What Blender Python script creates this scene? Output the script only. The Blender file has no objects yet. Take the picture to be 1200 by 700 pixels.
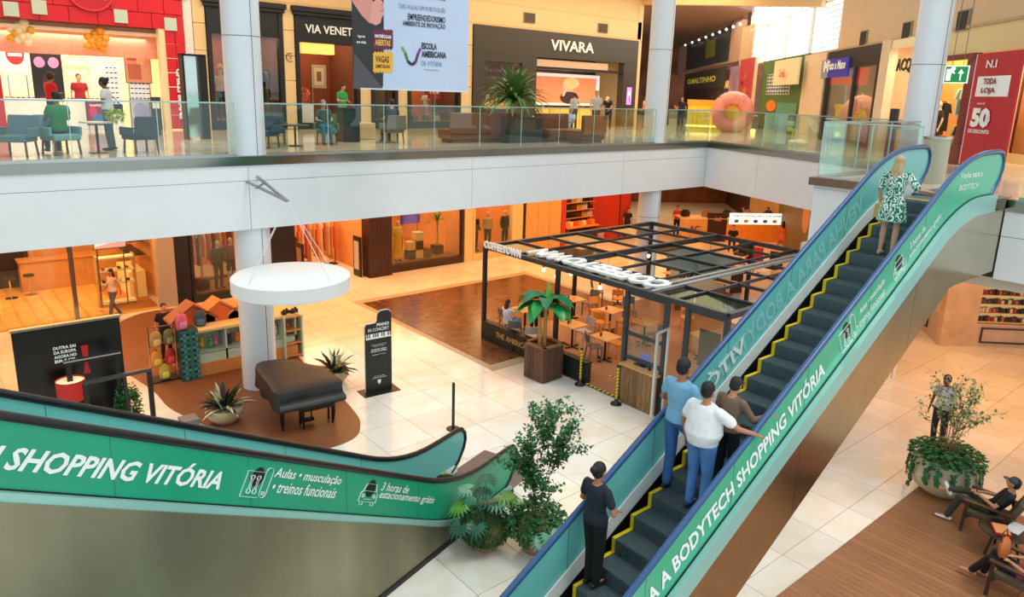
import bpy, math, random
from mathutils import Vector, Matrix
random.seed(7)
R=math.radians
sc=bpy.context.scene
C=bpy.data.collections.new('mall'); sc.collection.children.link(C)
# ------------------------------------------------------------------ camera
H=6.0            # upper floor level
EYE=7.63         # camera height
AZ=R(49.74); TH=R(13.479); RO=R(1.744); FPX=845.5; CX=601.3; CY=312.8
def _axes():
    ex=Vector((math.sin(AZ),math.cos(AZ),0)); ey=Vector((-math.cos(AZ),math.sin(AZ),0))
    c,s=math.cos(TH),math.sin(TH)
    F=Vector((0,c,-s)); U=Vector((0,s,c)); Rt=Vector((1,0,0))
    cr,sr=math.cos(RO),math.sin(RO)
    R2=cr*Rt+sr*U; U2=-sr*Rt+cr*U
    tw=lambda d: Vector((d.dot(ex),d.dot(ey),d.z))
    return tw(R2),tw(U2),tw(F)
AR,AU,AF=_axes()
cd=bpy.data.cameras.new('camera'); cam=bpy.data.objects.new('camera',cd); C.objects.link(cam)
cd.sensor_width=36; cd.lens=FPX/1200*36; cd.shift_x=(600-CX)/1200; cd.shift_y=-(350-CY)/1200
cd.clip_start=.05; cd.clip_end=300
cam.matrix_world=Matrix(((AR.x,AU.x,-AF.x,0),(AR.y,AU.y,-AF.y,0),(AR.z,AU.z,-AF.z,EYE),(0,0,0,1)))
sc.camera=cam
def ray(x,y): return AR*(x-CX)-AU*(y-CY)+AF*FPX
def onz(x,y,z):
    d=ray(x,y); p=d*((z-EYE)/d.z); return Vector((p.x,p.y,z))
def ony(x,y,Y):
    d=ray(x,y); p=d*(Y/d.y); return Vector((p.x,Y,p.z+EYE))
def onp(x,y,n,D):          # plane n.x=D (n horizontal)
    d=ray(x,y); p=d*(D/(d.x*n[0]+d.y*n[1])); return Vector((p.x,p.y,p.z+EYE))
# ------------------------------------------------------------------ light
sc.view_settings.view_transform='Standard'; sc.view_settings.look='None'
sc.view_settings.exposure=0.0; sc.view_settings.gamma=1.0; sc.view_settings.use_curve_mapping=False
w=bpy.data.worlds.new('world'); sc.world=w; w.use_nodes=True
bg=w.node_tree.nodes['Background']; bg.inputs[0].default_value=(0.80,0.93,1.0,1); bg.inputs[1].default_value=1.25
def area(name,loc,sx,sy,power,color,rot=(0,0,0)):
    l=bpy.data.lights.new(name,'AREA'); l.shape='RECTANGLE'; l.size=sx; l.size_y=sy; l.energy=power; l.color=color
    o=bpy.data.objects.new(name,l); o.location=loc; o.rotation_euler=rot; C.objects.link(o); return o
def sunlight():
    l=bpy.data.lights.new('sun','SUN'); l.energy=1.3; l.angle=R(18); l.color=(1,.95,.86)
    o=bpy.data.objects.new('sun',l); C.objects.link(o)
    o.rotation_euler=Vector((-.25,.42,-1)).to_track_quat('-Z','Y').to_euler()
sunlight()
WARM=(1.0,.45,.15)
for (x,y,sx,sy,p) in ((4,22,9,7,450),(14,22,9,7,520),(24,22.5,9,7,460),(33,20,8,9,330),(22,5,7,9,360)):
    area('downlight_field',(x,y,4.14),sx,sy,p,WARM)
WM=(1.0,.74,.45)
for (x,y,sx,sy,p) in ((8,24,14,5,700),(26,24,14,5,900),(38,24,8,8,700),(27,6,6,6,520)):
    area('gallery_fill',(x,y,13.2),sx,sy,p,WM)
# ------------------------------------------------------------------ materials
def S(r,g,b):
    f=lambda c:(c/255/12.92) if c/255<=.04045 else ((c/255+.055)/1.055)**2.4
    return (f(r),f(g),f(b),1)
_M={}
def mat(key,col=(128,128,128),rough=.5,metal=0,emit=0,noise=0,scale=3,bump=0,ecol=None,spec=.5,kind=None,vary=0,coat=0,stretch=None):
    if key in _M: return _M[key]
    m=bpy.data.materials.new(key); m.use_nodes=True; nt=m.node_tree; b=nt.nodes['Principled BSDF']
    c=S(*col); b.inputs['Base Color'].default_value=c; b.inputs['Roughness'].default_value=rough
    b.inputs['Metallic'].default_value=metal; b.inputs['Specular IOR Level'].default_value=spec
    b.inputs['Coat Weight'].default_value=coat
    if emit:
        b.inputs['Emission Color'].default_value=S(*(ecol or col)); b.inputs['Emission Strength'].default_value=emit
    if noise or bump or vary:
        tc=nt.nodes.new('ShaderNodeTexCoord'); mp=nt.nodes.new('ShaderNodeMapping'); nt.links.new(tc.outputs['Object'],mp.inputs[0])
        if stretch: mp.inputs['Scale'].default_value=stretch
        n=nt.nodes.new('ShaderNodeTexNoise'); n.inputs['Scale'].default_value=scale; n.inputs['Detail'].default_value=5
        nt.links.new(mp.outputs[0],n.inputs['Vector'])
        r=nt.nodes.new('ShaderNodeValToRGB'); r.color_ramp.elements[0].position=.3; r.color_ramp.elements[1].position=.7
        lo=[max(0,v*(1-noise)) for v in c[:3]]; hi=[min(1,v*(1+noise)) for v in c[:3]]
        r.color_ramp.elements[0].color=(*lo,1); r.color_ramp.elements[1].color=(*hi,1)
        nt.links.new(n.outputs[0],r.inputs[0]); src=r.outputs[0]
        if vary:
            oi=nt.nodes.new('ShaderNodeObjectInfo'); mr=nt.nodes.new('ShaderNodeMapRange')
            mr.inputs[3].default_value=1-vary; mr.inputs[4].default_value=1+vary
            nt.links.new(oi.outputs['Random'],mr.inputs[0])
            hs=nt.nodes.new('ShaderNodeHueSaturation'); nt.links.new(mr.outputs[0],hs.inputs['Value']); nt.links.new(src,hs.inputs['Color']); src=hs.outputs[0]
        nt.links.new(src,b.inputs['Base Color'])
        if bump:
            bp=nt.nodes.new('ShaderNodeBump'); bp.inputs['Strength'].default_value=bump; bp.inputs['Distance'].default_value=.02
            nt.links.new(n.outputs[0],bp.inputs['Height']); nt.links.new(bp.outputs[0],b.inputs['Normal'])
    _M[key]=m; return m
def glass(key,tint=(214,236,230),refl=.10,dens=1.0):
    if key in _M: return _M[key]
    m=bpy.data.materials.new(key); m.use_nodes=True; nt=m.node_tree; nt.nodes.clear()
    o=nt.nodes.new('ShaderNodeOutputMaterial'); t=nt.nodes.new('ShaderNodeBsdfTransparent'); t.inputs[0].default_value=S(*tint)
    g=nt.nodes.new('ShaderNodeBsdfGlossy'); g.inputs['Roughness'].default_value=.02; g.inputs[0].default_value=(.9,1,.97,1)
    lw=nt.nodes.new('ShaderNodeLayerWeight'); lw.inputs[0].default_value=.25
    ad=nt.nodes.new('ShaderNodeMath'); ad.operation='MULTIPLY_ADD'; ad.inputs[1].default_value=.5; ad.inputs[2].default_value=refl
    mx=nt.nodes.new('ShaderNodeMixShader'); nt.links.new(lw.outputs['Fresnel'],ad.inputs[0]); nt.links.new(ad.outputs[0],mx.inputs[0])
    nt.links.new(t.outputs[0],mx.inputs[1]); nt.links.new(g.outputs[0],mx.inputs[2]); nt.links.new(mx.outputs[0],o.inputs[0])
    _M[key]=m; return m
def marble(key,base,vein,scale=.8,rough=.12,vary=.04,veins=.5):
    m=bpy.data.materials.new(key); m.use_nodes=True; nt=m.node_tree; b=nt.nodes['Principled BSDF']; L=nt.links.new
    geo=nt.nodes.new('ShaderNodeNewGeometry'); n1=nt.nodes.new('ShaderNodeTexNoise'); n1.inputs['Scale'].default_value=scale; n1.inputs['Detail'].default_value=8; n1.inputs['Distortion'].default_value=1.2
    L(geo.outputs['Position'],n1.inputs['Vector'])
    r=nt.nodes.new('ShaderNodeValToRGB'); r.color_ramp.elements[0].position=.38; r.color_ramp.elements[1].position=.62
    c=S(*base); v=S(*vein); r.color_ramp.elements[0].color=tuple(c[i]*(1-veins)+v[i]*veins for i in range(3))+(1,); r.color_ramp.elements[1].color=c
    L(n1.outputs[0],r.inputs[0])
    oi=nt.nodes.new('ShaderNodeObjectInfo'); mr=nt.nodes.new('ShaderNodeMapRange'); mr.inputs[3].default_value=1-vary; mr.inputs[4].default_value=1+vary; L(oi.outputs['Random'],mr.inputs[0])
    hs=nt.nodes.new('ShaderNodeHueSaturation'); L(mr.outputs[0],hs.inputs['Value']); L(r.outputs[0],hs.inputs['Color']); L(hs.outputs[0],b.inputs['Base Color'])
    b.inputs['Roughness'].default_value=rough; _M[key]=m; return m
# ------------------------------------------------------------------ mesh builder
def frame(t,ref=Vector((0,0,1))):
    t=t.normalized()
    if abs(t.dot(ref))>.97: ref=Vector((0,1,0)) if abs(t.y)<.9 else Vector((1,0,0))
    a=t.cross(ref).normalized(); b=a.cross(t).normalized(); return a,b
class MB:
    def __init__(s): s.v=[]; s.f=[]
    def add(s,vs,fs,M=None):
        k=len(s.v); s.v+= [tuple(M@Vector(p)) if M else tuple(p) for p in vs]; s.f+=[tuple(i+k for i in f) for f in fs]; return s
    def box(s,x0,y0,z0,x1,y1,z1,M=None):
        return s.add([(x0,y0,z0),(x1,y0,z0),(x1,y1,z0),(x0,y1,z0),(x0,y0,z1),(x1,y0,z1),(x1,y1,z1),(x0,y1,z1)],
            [(0,3,2,1),(4,5,6,7),(0,1,5,4),(1,2,6,5),(2,3,7,6),(3,0,4,7)],M)
    def cbox(s,c,sz,rz=0,M=None):
        m=Matrix.Translation(c)@Matrix.Rotation(rz,4,'Z')
        if M: m=M@m
        x,y,z=[v/2 for v in sz]; return s.box(-x,-y,-z,x,y,z,m)
    def bar(s,a,b,w,h=None,M=None):
        a=Vector(a);b=Vector(b); h=h or w; p,q=frame(b-a); vs=[]
        for e in (a,b):
            for i,j in ((-1,-1),(1,-1),(1,1),(-1,1)): vs.append(e+p*(i*w/2)+q*(j*h/2))
        return s.add(vs,[(0,1,2,3),(7,6,5,4),(0,4,5,1),(1,5,6,2),(2,6,7,3),(3,7,4,0)],M)
    def tube(s,pts,rad,n=8,M=None,cap=True,closed=False):
        pts=[Vector(p) for p in pts]; m=len(pts)
        if not isinstance(rad,(list,tuple)): rad=[rad]*m
        vs=[];a0=None
        for i,p in enumerate(pts):
            if closed: t=pts[(i+1)%m]-pts[i-1]
            else: t=pts[min(i+1,m-1)]-pts[max(i-1,0)]
            if t.length<1e-9: t=Vector((0,0,1))
            t.normalize()
            if a0 is None: a=frame(t)[0]; b=t.cross(a)
            else:
                a=(a0-t*a0.dot(t)); a=a.normalized() if a.length>1e-6 else frame(t)[0]; b=t.cross(a)
            a0=a
            for k in range(n):
                an=2*math.pi*k/n; vs.append(p+(a*math.cos(an)+b*math.sin(an))*rad[i])
        fs=[]
        for i in range(m if closed else m-1):
            j=(i+1)%m
            for k in range(n): fs.append((i*n+k,i*n+(k+1)%n,j*n+(k+1)%n,j*n+k))
        if cap and not closed: fs.append(tuple(range(n))[::-1]); fs.append(tuple((m-1)*n+k for k in range(n)))
        return s.add(vs,fs,M)
    def cap(s,a,b,ra,rb,n=8):     # capsule
        a=Vector(a);b=Vector(b);t=(b-a); t=t.normalized() if t.length>1e-6 else Vector((0,0,1))
        pts=[a-t*ra*.98,a-t*ra*.7,a,b,b+t*rb*.7,b+t*rb*.98]; return s.tube(pts,[ra*.2,ra*.72,ra,rb,rb*.72,rb*.2],n)
    def cyl(s,x,y,z0,z1,r0,r1=None,n=20,M=None):
        return s.tube([(x,y,z0),(x,y,z1)],[r0,r0 if r1 is None else r1],n,M)
    def lathe(s,prof,n=24,c=(0,0,0),M=None,cap=True):
        vs=[];fs=[];m=len(prof)
        for r,z in prof:
            for k in range(n):
                a=2*math.pi*k/n; vs.append((c[0]+r*math.cos(a),c[1]+r*math.sin(a),c[2]+z))
        for i in range(m-1):
            for k in range(n): fs.append((i*n+k,i*n+(k+1)%n,(i+1)*n+(k+1)%n,(i+1)*n+k))
        if cap and prof[0][0]>1e-4: fs.append(tuple(range(n))[::-1])
        if cap and prof[-1][0]>1e-4: fs.append(tuple((m-1)*n+k for k in range(n)))
        return s.add(vs,fs,M)
    def ell(s,c,r,n=12,m=8,M=None):
        vs=[];fs=[]; c=Vector(c)
        for i in range(m+1):
            ph=math.pi*i/m; q=max(math.sin(ph),.02)
            for k in range(n):
                a=2*math.pi*k/n; vs.append((c.x+r[0]*q*math.cos(a),c.y+r[1]*q*math.sin(a),c.z-r[2]*math.cos(ph)))
        for i in range(m):
            for k in range(n): fs.append((i*n+k,i*n+(k+1)%n,(i+1)*n+(k+1)%n,(i+1)*n+k))
        fs.append(tuple(range(n))[::-1]); fs.append(tuple(m*n+k for k in range(n)))
        return s.add(vs,fs,M)
    def prism(s,poly,o,u,v,d,M=None):   # 2D poly in plane (o,u,v), extruded along vector d
        o=Vector(o);u=Vector(u);v=Vector(v);d=Vector(d);n=len(poly)
        vs=[o+u*a+v*b for a,b in poly]; vs+=[p+d for p in vs]
        fs=[tuple(range(n))[::-1],tuple(range(n,2*n))]+[(i,(i+1)%n,n+(i+1)%n,n+i) for i in range(n)]
        return s.add(vs,fs,M)
    def quad(s,a,b,c,d): return s.add([a,b,c,d],[(0,1,2,3)])
    def build(s,name,m,parent=None,label=None,smooth=False,bevel=0,world=False,kind=None,remesh=0,sub=0):
        if world and parent is not None:
            q=parent
            o=Vector((0,0,0))
            while q is not None: o+=q.location; q=q.parent
            s.v=[(a-o.x,b-o.y,c-o.z) for a,b,c in s.v]
        me=bpy.data.meshes.new(name); me.from_pydata(s.v,[],s.f); me.validate(); me.materials.append(m)
        if smooth:
            me.polygons.foreach_set('use_smooth',[True]*len(me.polygons))
            if not remesh: me.set_sharp_from_angle(angle=R(42))
        ob=bpy.data.objects.new(name,me); C.objects.link(ob)
        if parent is not None: ob.parent=parent
        if label: ob['label']=label
        if kind: ob['kind']=kind
        if remesh:
            r=ob.modifiers.new('r','REMESH'); r.mode='VOXEL'; r.voxel_size=remesh; r.use_smooth_shade=True
            q=ob.modifiers.new('s','SMOOTH'); q.factor=.6; q.iterations=3
        if bevel:
            b=ob.modifiers.new('b','BEVEL'); b.width=bevel; b.segments=2; b.limit_method='ANGLE'
        if sub:
            b=ob.modifiers.new('d','SUBSURF'); b.levels=sub; b.render_levels=sub
        return ob
def tag(o,label,cat,group=None,kind=None):
    o['label']=label; o['category']=cat
    if group: o['group']=group
    if kind: o['kind']=kind
    return o
def thing(name,label,cat,loc=(0,0,0),rz=0,group=None):
    o=bpy.data.objects.new(name,None); o.empty_display_size=.2; C.objects.link(o); o.location=loc; o.rotation_euler=(0,0,rz)
    return tag(o,label,cat,group)
def dup(root,loc,rz=0,label=None,group=None,scale=None):
    r=root.copy(); C.objects.link(r); r.location=loc; r.rotation_euler=(0,0,rz)
    if scale: r.scale=scale
    if label: r['label']=label
    if group: r['group']=group
    for ch in list(root.children):
        c=ch.copy(); C.objects.link(c); c.parent=r
        for g in list(ch.children):
            d=g.copy(); C.objects.link(d); d.parent=c
    return r
def struct(name,mb,m,label=None,**k):
    o=mb.build(name,m,**k); o['kind']='structure'
    if label: o['label']=label
    return o
ORD=['first','second','third','fourth','fifth','sixth','seventh','eighth','ninth','tenth','eleventh','twelfth','thirteenth','fourteenth','fifteenth','sixteenth','seventeenth','eighteenth','nineteenth','twentieth','twenty-first','twenty-second','twenty-third','twenty-fourth','twenty-fifth','twenty-sixth','twenty-seventh','twenty-eighth','twenty-ninth','thirtieth','thirty-first','thirty-second','thirty-third','thirty-fourth']
# text -> solid letters
_T={}
def text_geo(s,bold=0.0,shear=0.0):
    k=(s,bold,shear)
    if k in _T: return _T[k]
    cu=bpy.data.curves.new('t','FONT'); cu.body=s; cu.size=1; cu.offset=bold; cu.shear=shear; cu.resolution_u=2; cu.align_x='LEFT'
    o=bpy.data.objects.new('t',cu); C.objects.link(o)
    dg=bpy.context.evaluated_depsgraph_get(); me=bpy.data.meshes.new_from_object(o.evaluated_get(dg))
    vs=[(v.co.x,v.co.y) for v in me.vertices]; fs=[tuple(p.vertices) for p in me.polygons]
    bpy.data.objects.remove(o); bpy.data.curves.remove(cu); bpy.data.meshes.remove(me)
    x0=min(v[0] for v in vs); x1=max(v[0] for v in vs); y0=min(v[1] for v in vs); y1=max(v[1] for v in vs)
    _T[k]=([(a-x0,b-y0) for a,b in vs],fs,x1-x0,y1-y0); return _T[k]
def lettering(name,s,o,u,v,h,m,parent=None,width=None,depth=0,bold=.0,shear=0,anchor='l',label=None,mb=None,world=True):
    vs,fs,W,Hh=text_geo(s,bold,shear); o=Vector(o);u=Vector(u).normalized();v=Vector(v).normalized(); n=u.cross(v)
    k=h/Hh; kx=(width/W) if width else k
    off={'l':0,'c':-W*kx/2,'r':-W*kx}[anchor]
    q=mb or MB(); pts=[o+u*(a*kx+off)+v*(b*k) for a,b in vs]
    if depth:
        N=len(pts); fr=[p+n*depth for p in pts]; from collections import Counter
        e=Counter()
        for f in fs:
            for i in range(len(f)): e[tuple(sorted((f[i],f[(i+1)%len(f)])))]+=1
        side=[]
        for f in fs:
            for i in range(len(f)):
                a,b=f[i],f[(i+1)%len(f)]
                if e[tuple(sorted((a,b)))]==1: side.append((a,b,b+N,a+N))
        q.add(pts+fr,[tuple(i+N for i in f) for f in fs]+side)
    else: q.add(pts,fs)
    if mb is None: return q.build(name,m,parent,label=label,world=world)
# ================================================================== SETTING
CREAM=marble('marble_cream',(238,235,226),(212,190,152),scale=.7,rough=.16,vary=.05,veins=.35)
DARKM=marble('marble_dark',(88,58,38),(128,90,58),scale=2.6,rough=.22,vary=.06,veins=.7)
UPM=marble('marble_upper',(214,205,184),(180,160,128),scale=.6,rough=.10,vary=.03,veins=.4)
grout=mat('grout',(176,160,134),.6)
white=mat('white_paint',(236,240,242),.55,noise=.02,scale=1.5)
offw=mat('white_panel',(226,228,226),.5)
beige=mat('beige_stone',(228,200,148),.6,noise=.05,scale=2)
beige2=mat('beige_plaster',(222,190,142),.7,noise=.03,scale=1)
black=mat('black_paint',(28,27,26),.4)
dark=mat('dark_metal',(44,50,54),.42,.4)
steel=mat('stainless',(190,188,182),.22,1)
chrome=mat('chrome',(205,205,205),.12,1)
GL=glass('rail_glass',(246,253,250),.025)
GLS=glass('shop_glass',(240,244,240),.03)
edge=mat('glass_edge',(176,214,204),.2)
joint=mat('joint_dark',(96,100,102),.7)
# lower floor: base slab and marble tiles
fl=struct('floor',MB().box(-14,-10,-.3,75,60,-.012),grout,'cream marble floor of the lower level')
TS=1.2
tile_me=MB().box(-TS/2+.006,-TS/2+.006,-.012,TS/2-.006,TS/2-.006,0)
t0=tile_me.build('tile',CREAM,fl); tiles=[]
rest=MB(); first=True
cells=[]
for i in range(0,52):
    for j in range(-3,32):
        x=.6+i*TS; y=-.1+j*TS
        if x>12.3 and 15.3<y<23 and x<20: continue
        f=AF.x*x+AF.y*y; s=AR.x*x+AR.y*y
        cells.append((f,x,y,abs(s)<.80*f+1.5 and f>3))
cells.sort(); n=0
for f,x,y,vis in cells:
    if vis and n<290 and f<22:
        if first: t0.location=(x,y,0); first=False
        else:
            c=t0.copy(); C.objects.link(c); c.location=(x,y,0)
        n+=1
    else: rest.box(x-TS/2+.006,y-TS/2+.006,-.012,x+TS/2-.006,y+TS/2-.006,0)
rest.build('tile_field',CREAM,fl,kind='stuff')
inlay=MB().box(12.25,15.35,-.01,20.1,22.9,.004).build('marble_inlay',DARKM,fl,label='dark brown marble inlay beside the cafe')
# upper slab, ceiling under it
UP=[(-14,17.3),(24.5,17.3),(20.96,8.0),(15.55,8.0),(15.55,-10),(75,-10),(75,60),(-14,60)]
struct('floor_upper',MB().prism(UP,(0,0,5.8),(1,0,0),(0,1,0),(0,0,.2)),UPM,'pale polished floor of the upper gallery')
DN=[(-14,17.5),(24.6,17.5),(21.2,8.3),(15.8,8.3),(15.8,-10),(75,-10),(75,60),(-14,60)]
struct('ceiling',MB().prism(DN,(0,0,4.26),(1,0,0),(0,1,0),(0,0,.2)),mat('ceil',(224,210,190),.8),'ceiling under the upper gallery')
NEAR=[(-14,-10),(3.5,-10),(.35,-.1),(-4.3,2.5),(-6,17.3),(-14,17.3)]
struct('floor_landing',MB().prism(NEAR,(0,0,4.6),(1,0,0),(0,1,0),(0,0,1.4)),UPM)
# fascia of the balcony: real panels with joints
def fascia(name,a,b,z0,z1,seams,split,t=.22,label=None,zt=5.79):
    a=Vector((*a,0));b=Vector((*b,0));d=(b-a);L=d.length;d.normalize();n=Vector((d.y,-d.x,0))
    root=struct(name,MB().prism([(0,z0+.02),(L,z0+.02),(L,z1),(0,z1)],a-n*t,d,(0,0,1),n*(t-.02)),joint,label)
    cuts=[0]+list(seams)+[L]
    for i in range(len(cuts)-1):
        p,q=cuts[i]+.006,cuts[i+1]-.006
        if split:
            MB().prism([(p,z0),(q,z0),(q,split-.006),(p,split-.006)],a-n*.03,d,(0,0,1),n*.03).build('panel',white,root,bevel=.006)
            MB().prism([(p,split+.006),(q,split+.006),(q,zt),(p,zt)],a-n*.03,d,(0,0,1),n*.03).build('panel',white,root)
        else: MB().prism([(p,z0),(q,z0),(q,zt),(p,zt)],a-n*.03,d,(0,0,1),n*.03).build('panel',white,root)
    MB().prism([(0,zt),(L,zt),(L,6.0),(0,6.0)],a-n*.06,d,(0,0,1),n*.09).build('steel_band',mat('band',(150,150,140),.12,1),root,label='polished steel band under the glass')
    MB().prism([(0,6.0),(L,6.0),(L,6.02),(0,6.02)],a-n*.16,d,(0,0,1),n*.2).build('ledge',steel,root)
    return root
FY=17.24
fascia('wall_balcony_far',(-14,FY),(24.5,FY),4.24,5.8,[6.8+ .3,13.45,20.25,26.9,33.6],5.42,label='long white balcony fascia with dark joints')
fascia('wall_balcony_right',(24.5,FY),(20.96,7.95),4.24,5.8,[3.2,6.6],None,label='white balcony fascia turning towards the escalator')
fascia('wall_landing_side',(20.9,7.98),(15.56,7.98),4.56,5.8,[2.7],None)
fascia('wall_landing_front',(15.5,8.0),(15.5,5.75),4.56,5.8,[],None)
fascia('wall_landing_near',(15.5,4.28),(15.5,-8),4.5,5.8,[2.4,4.9,7.4],5.32)
# stone ledge on the landing corner
MB().box(15.38,5.78,5.86,15.62,8.08,6.03).build('trim_landing',mat('brown_stone',(120,88,70),.35,noise=.15,scale=4)).__setitem__('kind','structure')
# columns
def column(x,y,r,z1,label,rings,seam_az,z0=0):
    t=thing('column',label,'column',(x,y,0))
    MB().cyl(0,0,z0,z1,r,n=40).build('shaft',mat('column_white',(226,234,240),.35),t,smooth=True)
    for z in rings: MB().lathe([(r+.002,z-.008),(r+.002,z+.008)],40,cap=False).build('ring_joint',joint,t)
    m=MB()
    for a in seam_az:
        m.bar((math.cos(a)*(r+.001),math.sin(a)*(r+.001),z0),(math.cos(a)*(r+.001),math.sin(a)*(r+.001),z1),.012,.012)
    m.build('seam',joint,t)
    return t
va=math.atan2(-17.5,-6.35)
column(6.43,17.72,.43,14,'white round column behind the covered piano',[2.85,8.75,11.6,5.9],[va+.55,va+2.6])
column(21.77,17.72,.42,14,'white round column in the middle, behind the cafe frame',[3.2,9.35,11.6],[math.atan2(-17.5,-21.5)+1.1,math.atan2(-17.5,-21.5)-2])
column(21.15,8.2,.41,14,'white round column at the head of the right escalator',[8.7,11.6],[math.atan2(-8.2,-21.15)+.85])
# glass railings
def railing(name,a,b,label,n,group=None,z=6.02,h=1.23,gap=.012,cap=True):
    a=Vector((*a,z));b=Vector((*b,z));d=b-a;L=d.length;d.normalize();nn=Vector((d.y,-d.x,0))
    t=thing(name,label,'railing',tuple(a),0,group)
    p0=MB().prism([(0,0),(L,0),(L,.05),(0,.05)],a-nn*.03,d,(0,0,1),nn*.06).build('base_channel',steel,t,world=True)
    w_=L/n
    for i in range(n):
        q=MB().prism([(i*w_+gap,.05),((i+1)*w_-gap,.05),((i+1)*w_-gap,h-.02),(i*w_+gap,h-.02)],a-nn*.006,d,(0,0,1),nn*.012).build('glass_panel',GL,t,world=True)
        MB().prism([((i+1)*w_-gap,.05),((i+1)*w_+gap*.3,.05),((i+1)*w_+gap*.3,h-.02),((i+1)*w_-gap,h-.02)],a-nn*.008,d,(0,0,1),nn*.016).build('glass_edge',edge,q,world=True)
    if cap: MB().prism([(0,h-.03),(L,h-.03),(L,h),(0,h)],a-nn*.018,d,(0,0,1),nn*.036).build('top_rail',mat('rail_cap',(170,200,192),.3,.5),t,world=True)
    return t
railing('glass_railing',(-4,FY),(6.0,FY),'clear glass balustrade on the far balcony, left of the piano column',6)
railing('glass_railing',(6.72,FY),(21.2,FY),'clear glass balustrade on the far balcony between the two tall columns',9)
railing('glass_railing',(21.9,FY),(24.5,FY),'short clear glass balustrade just right of the middle column',2)
railing('glass_railing',(24.46,FY-.12),(21.0,8.1),'clear glass balustrade turning along the right balcony by the donut kiosk',6)
railing('glass_railing',(20.6,7.95),(15.52,7.95),'greenish glass balustrade running back from the escalator landing corner',3)
railing('glass_railing',(15.5,7.86),(15.5,5.9),'greenish glass balustrade across the landing front, left of the right escalator',2)
railing('glass_railing',(15.52,4.1),(15.52,-6),'clear glass balustrade right of the escalator head',6,h=.98)
p=onz(1068,172,6)
# ---------------------------------------------------------------- facades
YU=28.0
def FX(x,y=75): return ony(x,y,YU).x
def wallY(name,x0,x1,z0,z1,y=YU,t=.3,m=None,label=None,back=None):
    return struct(name,MB().box(x0,y,z0,x1,y+t,z1),m or beige,label)
zc=10.70
struct('wall_gallery_upper',MB().box(8.14,YU,zc,32.6,YU+.4,11.72),beige2,'beige wall above the shops')
struct('wall_gallery_top',MB().box(8.14,YU+.03,11.78,32.6,YU+.4,15),beige2)
struct('trim_1',MB().box(8.14,YU-.05,zc-.02,32.6,YU+.1,zc+.1).box(8.14,YU+.005,11.72,32.6,YU+.2,11.78),mat('trim_beige',(206,176,128),.6))
struct('wall_gallery_end',MB().box(32.3,YU,6,32.7,42,15),beige2)
struct('wall_shop_back',MB().box(-6,32.4,5.9,33,32.7,15),mat('shopback',(196,156,112),.8))
struct('ceiling_shops',MB().box(-6,YU+.35,9.75,32.3,32.6,9.9),mat('ceil2',(238,222,196),.8))
struct('wall_gallery_left',MB().box(-6.3,17.6,6,-6,33,15),beige2)
# beige stone pilasters, each of stone blocks
def pilaster(x0,x1,z0,z1,label,y=YU-.06,m=beige):
    t=thing('stone_pilaster',label,'pilaster',((x0+x1)/2,y,z0)); k=max(2,int((z1-z0)/.85)); hh=(z1-z0)/k
    for i in range(k):
        MB().box(x0-(x0+x1)/2,0,i*hh+.008,x1-(x0+x1)/2,.3,(i+1)*hh-.008).build('stone_block',m,t,bevel=.012)
    return t
pilaster(8.46,8.88,6,zc,'beige stone pilaster right of the red fronted shop')
pilaster(11.76,12.2,6,zc,'beige stone pilaster with laurel emblem')
pilaster(15.0,15.5,6,zc,'beige stone pilaster under the left corner of the banner')
pilaster(16.8,17.3,6,zc,'beige stone pilaster under the middle of the banner')
pilaster(20.15,20.8,6,zc,'beige stone pilaster left of the dark jewellery shop')
struct('trim_2',MB().box(8.14,YU-.04,6,8.44,YU+.2,15),offw)
# frames of dark shop fronts
def frontframe(x0,x1,label,z1=zc,ztop=9.45,post=.16,glassed=True,mull=(),m=black,cornice=True,zb=6.25,sign=False):
    t=thing('storefront',label,'shop front',((x0+x1)/2,YU,6)); X=(x1-x0)/2; z0=0
    MB().box(-X,-.12,0,-X+post,.18,z1-6).build('post',m,t,bevel=.01); MB().box(X-post,-.12,0,X,.18,z1-6).build('post',m,t,bevel=.01)
    MB().box(-X+post,-.08,ztop-6,X-post,.18,z1-6.15).build('fascia_board',m,t,bevel=.01)
    if cornice: MB().box(-X-.08,-.2,z1-6.35,X+.08,.18,z1-6.22).box(-X-.14,-.26,z1-6.22,X+.14,.18,z1-6.02).build('cornice',m,t,bevel=.02)
    if zb>6.02: MB().box(-X+post,-.08,0,X-post,.18,zb-6).build('plinth',m,t)
    for mx in mull: MB().box(mx-(x0+x1)/2-.05,-.04,zb-6,mx-(x0+x1)/2+.05,.06,ztop-6).build('mullion',m,t)
    if glassed: MB().box(-X+post,.0,zb-6,X-post,.02,ztop-6).build('glass_pane',GLS,t); MB().box(-X+.05,.2,0,X-.05,2.6,zb-6-.005).build('display_floor',mat('display_floor2',(150,110,80),.5),t)
    return t
# ================================================================== ESCALATORS
NS=math.tan(R(30))
green=mat('green_film',(34,160,122),.3,noise=.06,scale=.8)
green_r=mat('green_film_pale',(72,180,142),.28,noise=.06,scale=.8)
teal=mat('teal_glass_inside',(118,202,196),.22)
teal_edge=mat('pale_teal_trim',(160,212,204),.3,.3)
letterw=mat('lettering_white',(245,250,248),.5)
ghost=mat('lettering_ghost',(150,218,212),.4)
stepm=mat('step_metal',(104,122,128),.42,.45,noise=.15,scale=9)
stepr=mat('step_riser',(84,98,102),.5,.45)
yellow=mat('yellow_line',(235,205,20),.5)
skyrail=mat('handrail_sky_tint',(46,84,132),.25)  # blue of the sky's reflection put into the rail's base colour
blackrail=mat('handrail_black',(30,26,28),.3)
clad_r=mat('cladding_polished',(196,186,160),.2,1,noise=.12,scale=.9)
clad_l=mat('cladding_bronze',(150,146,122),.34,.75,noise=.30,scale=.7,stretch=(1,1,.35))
skirtw=mat('decking_white',(236,238,238),.35)
skirtb=mat('skirt_black',(16,16,17),.45)
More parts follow.
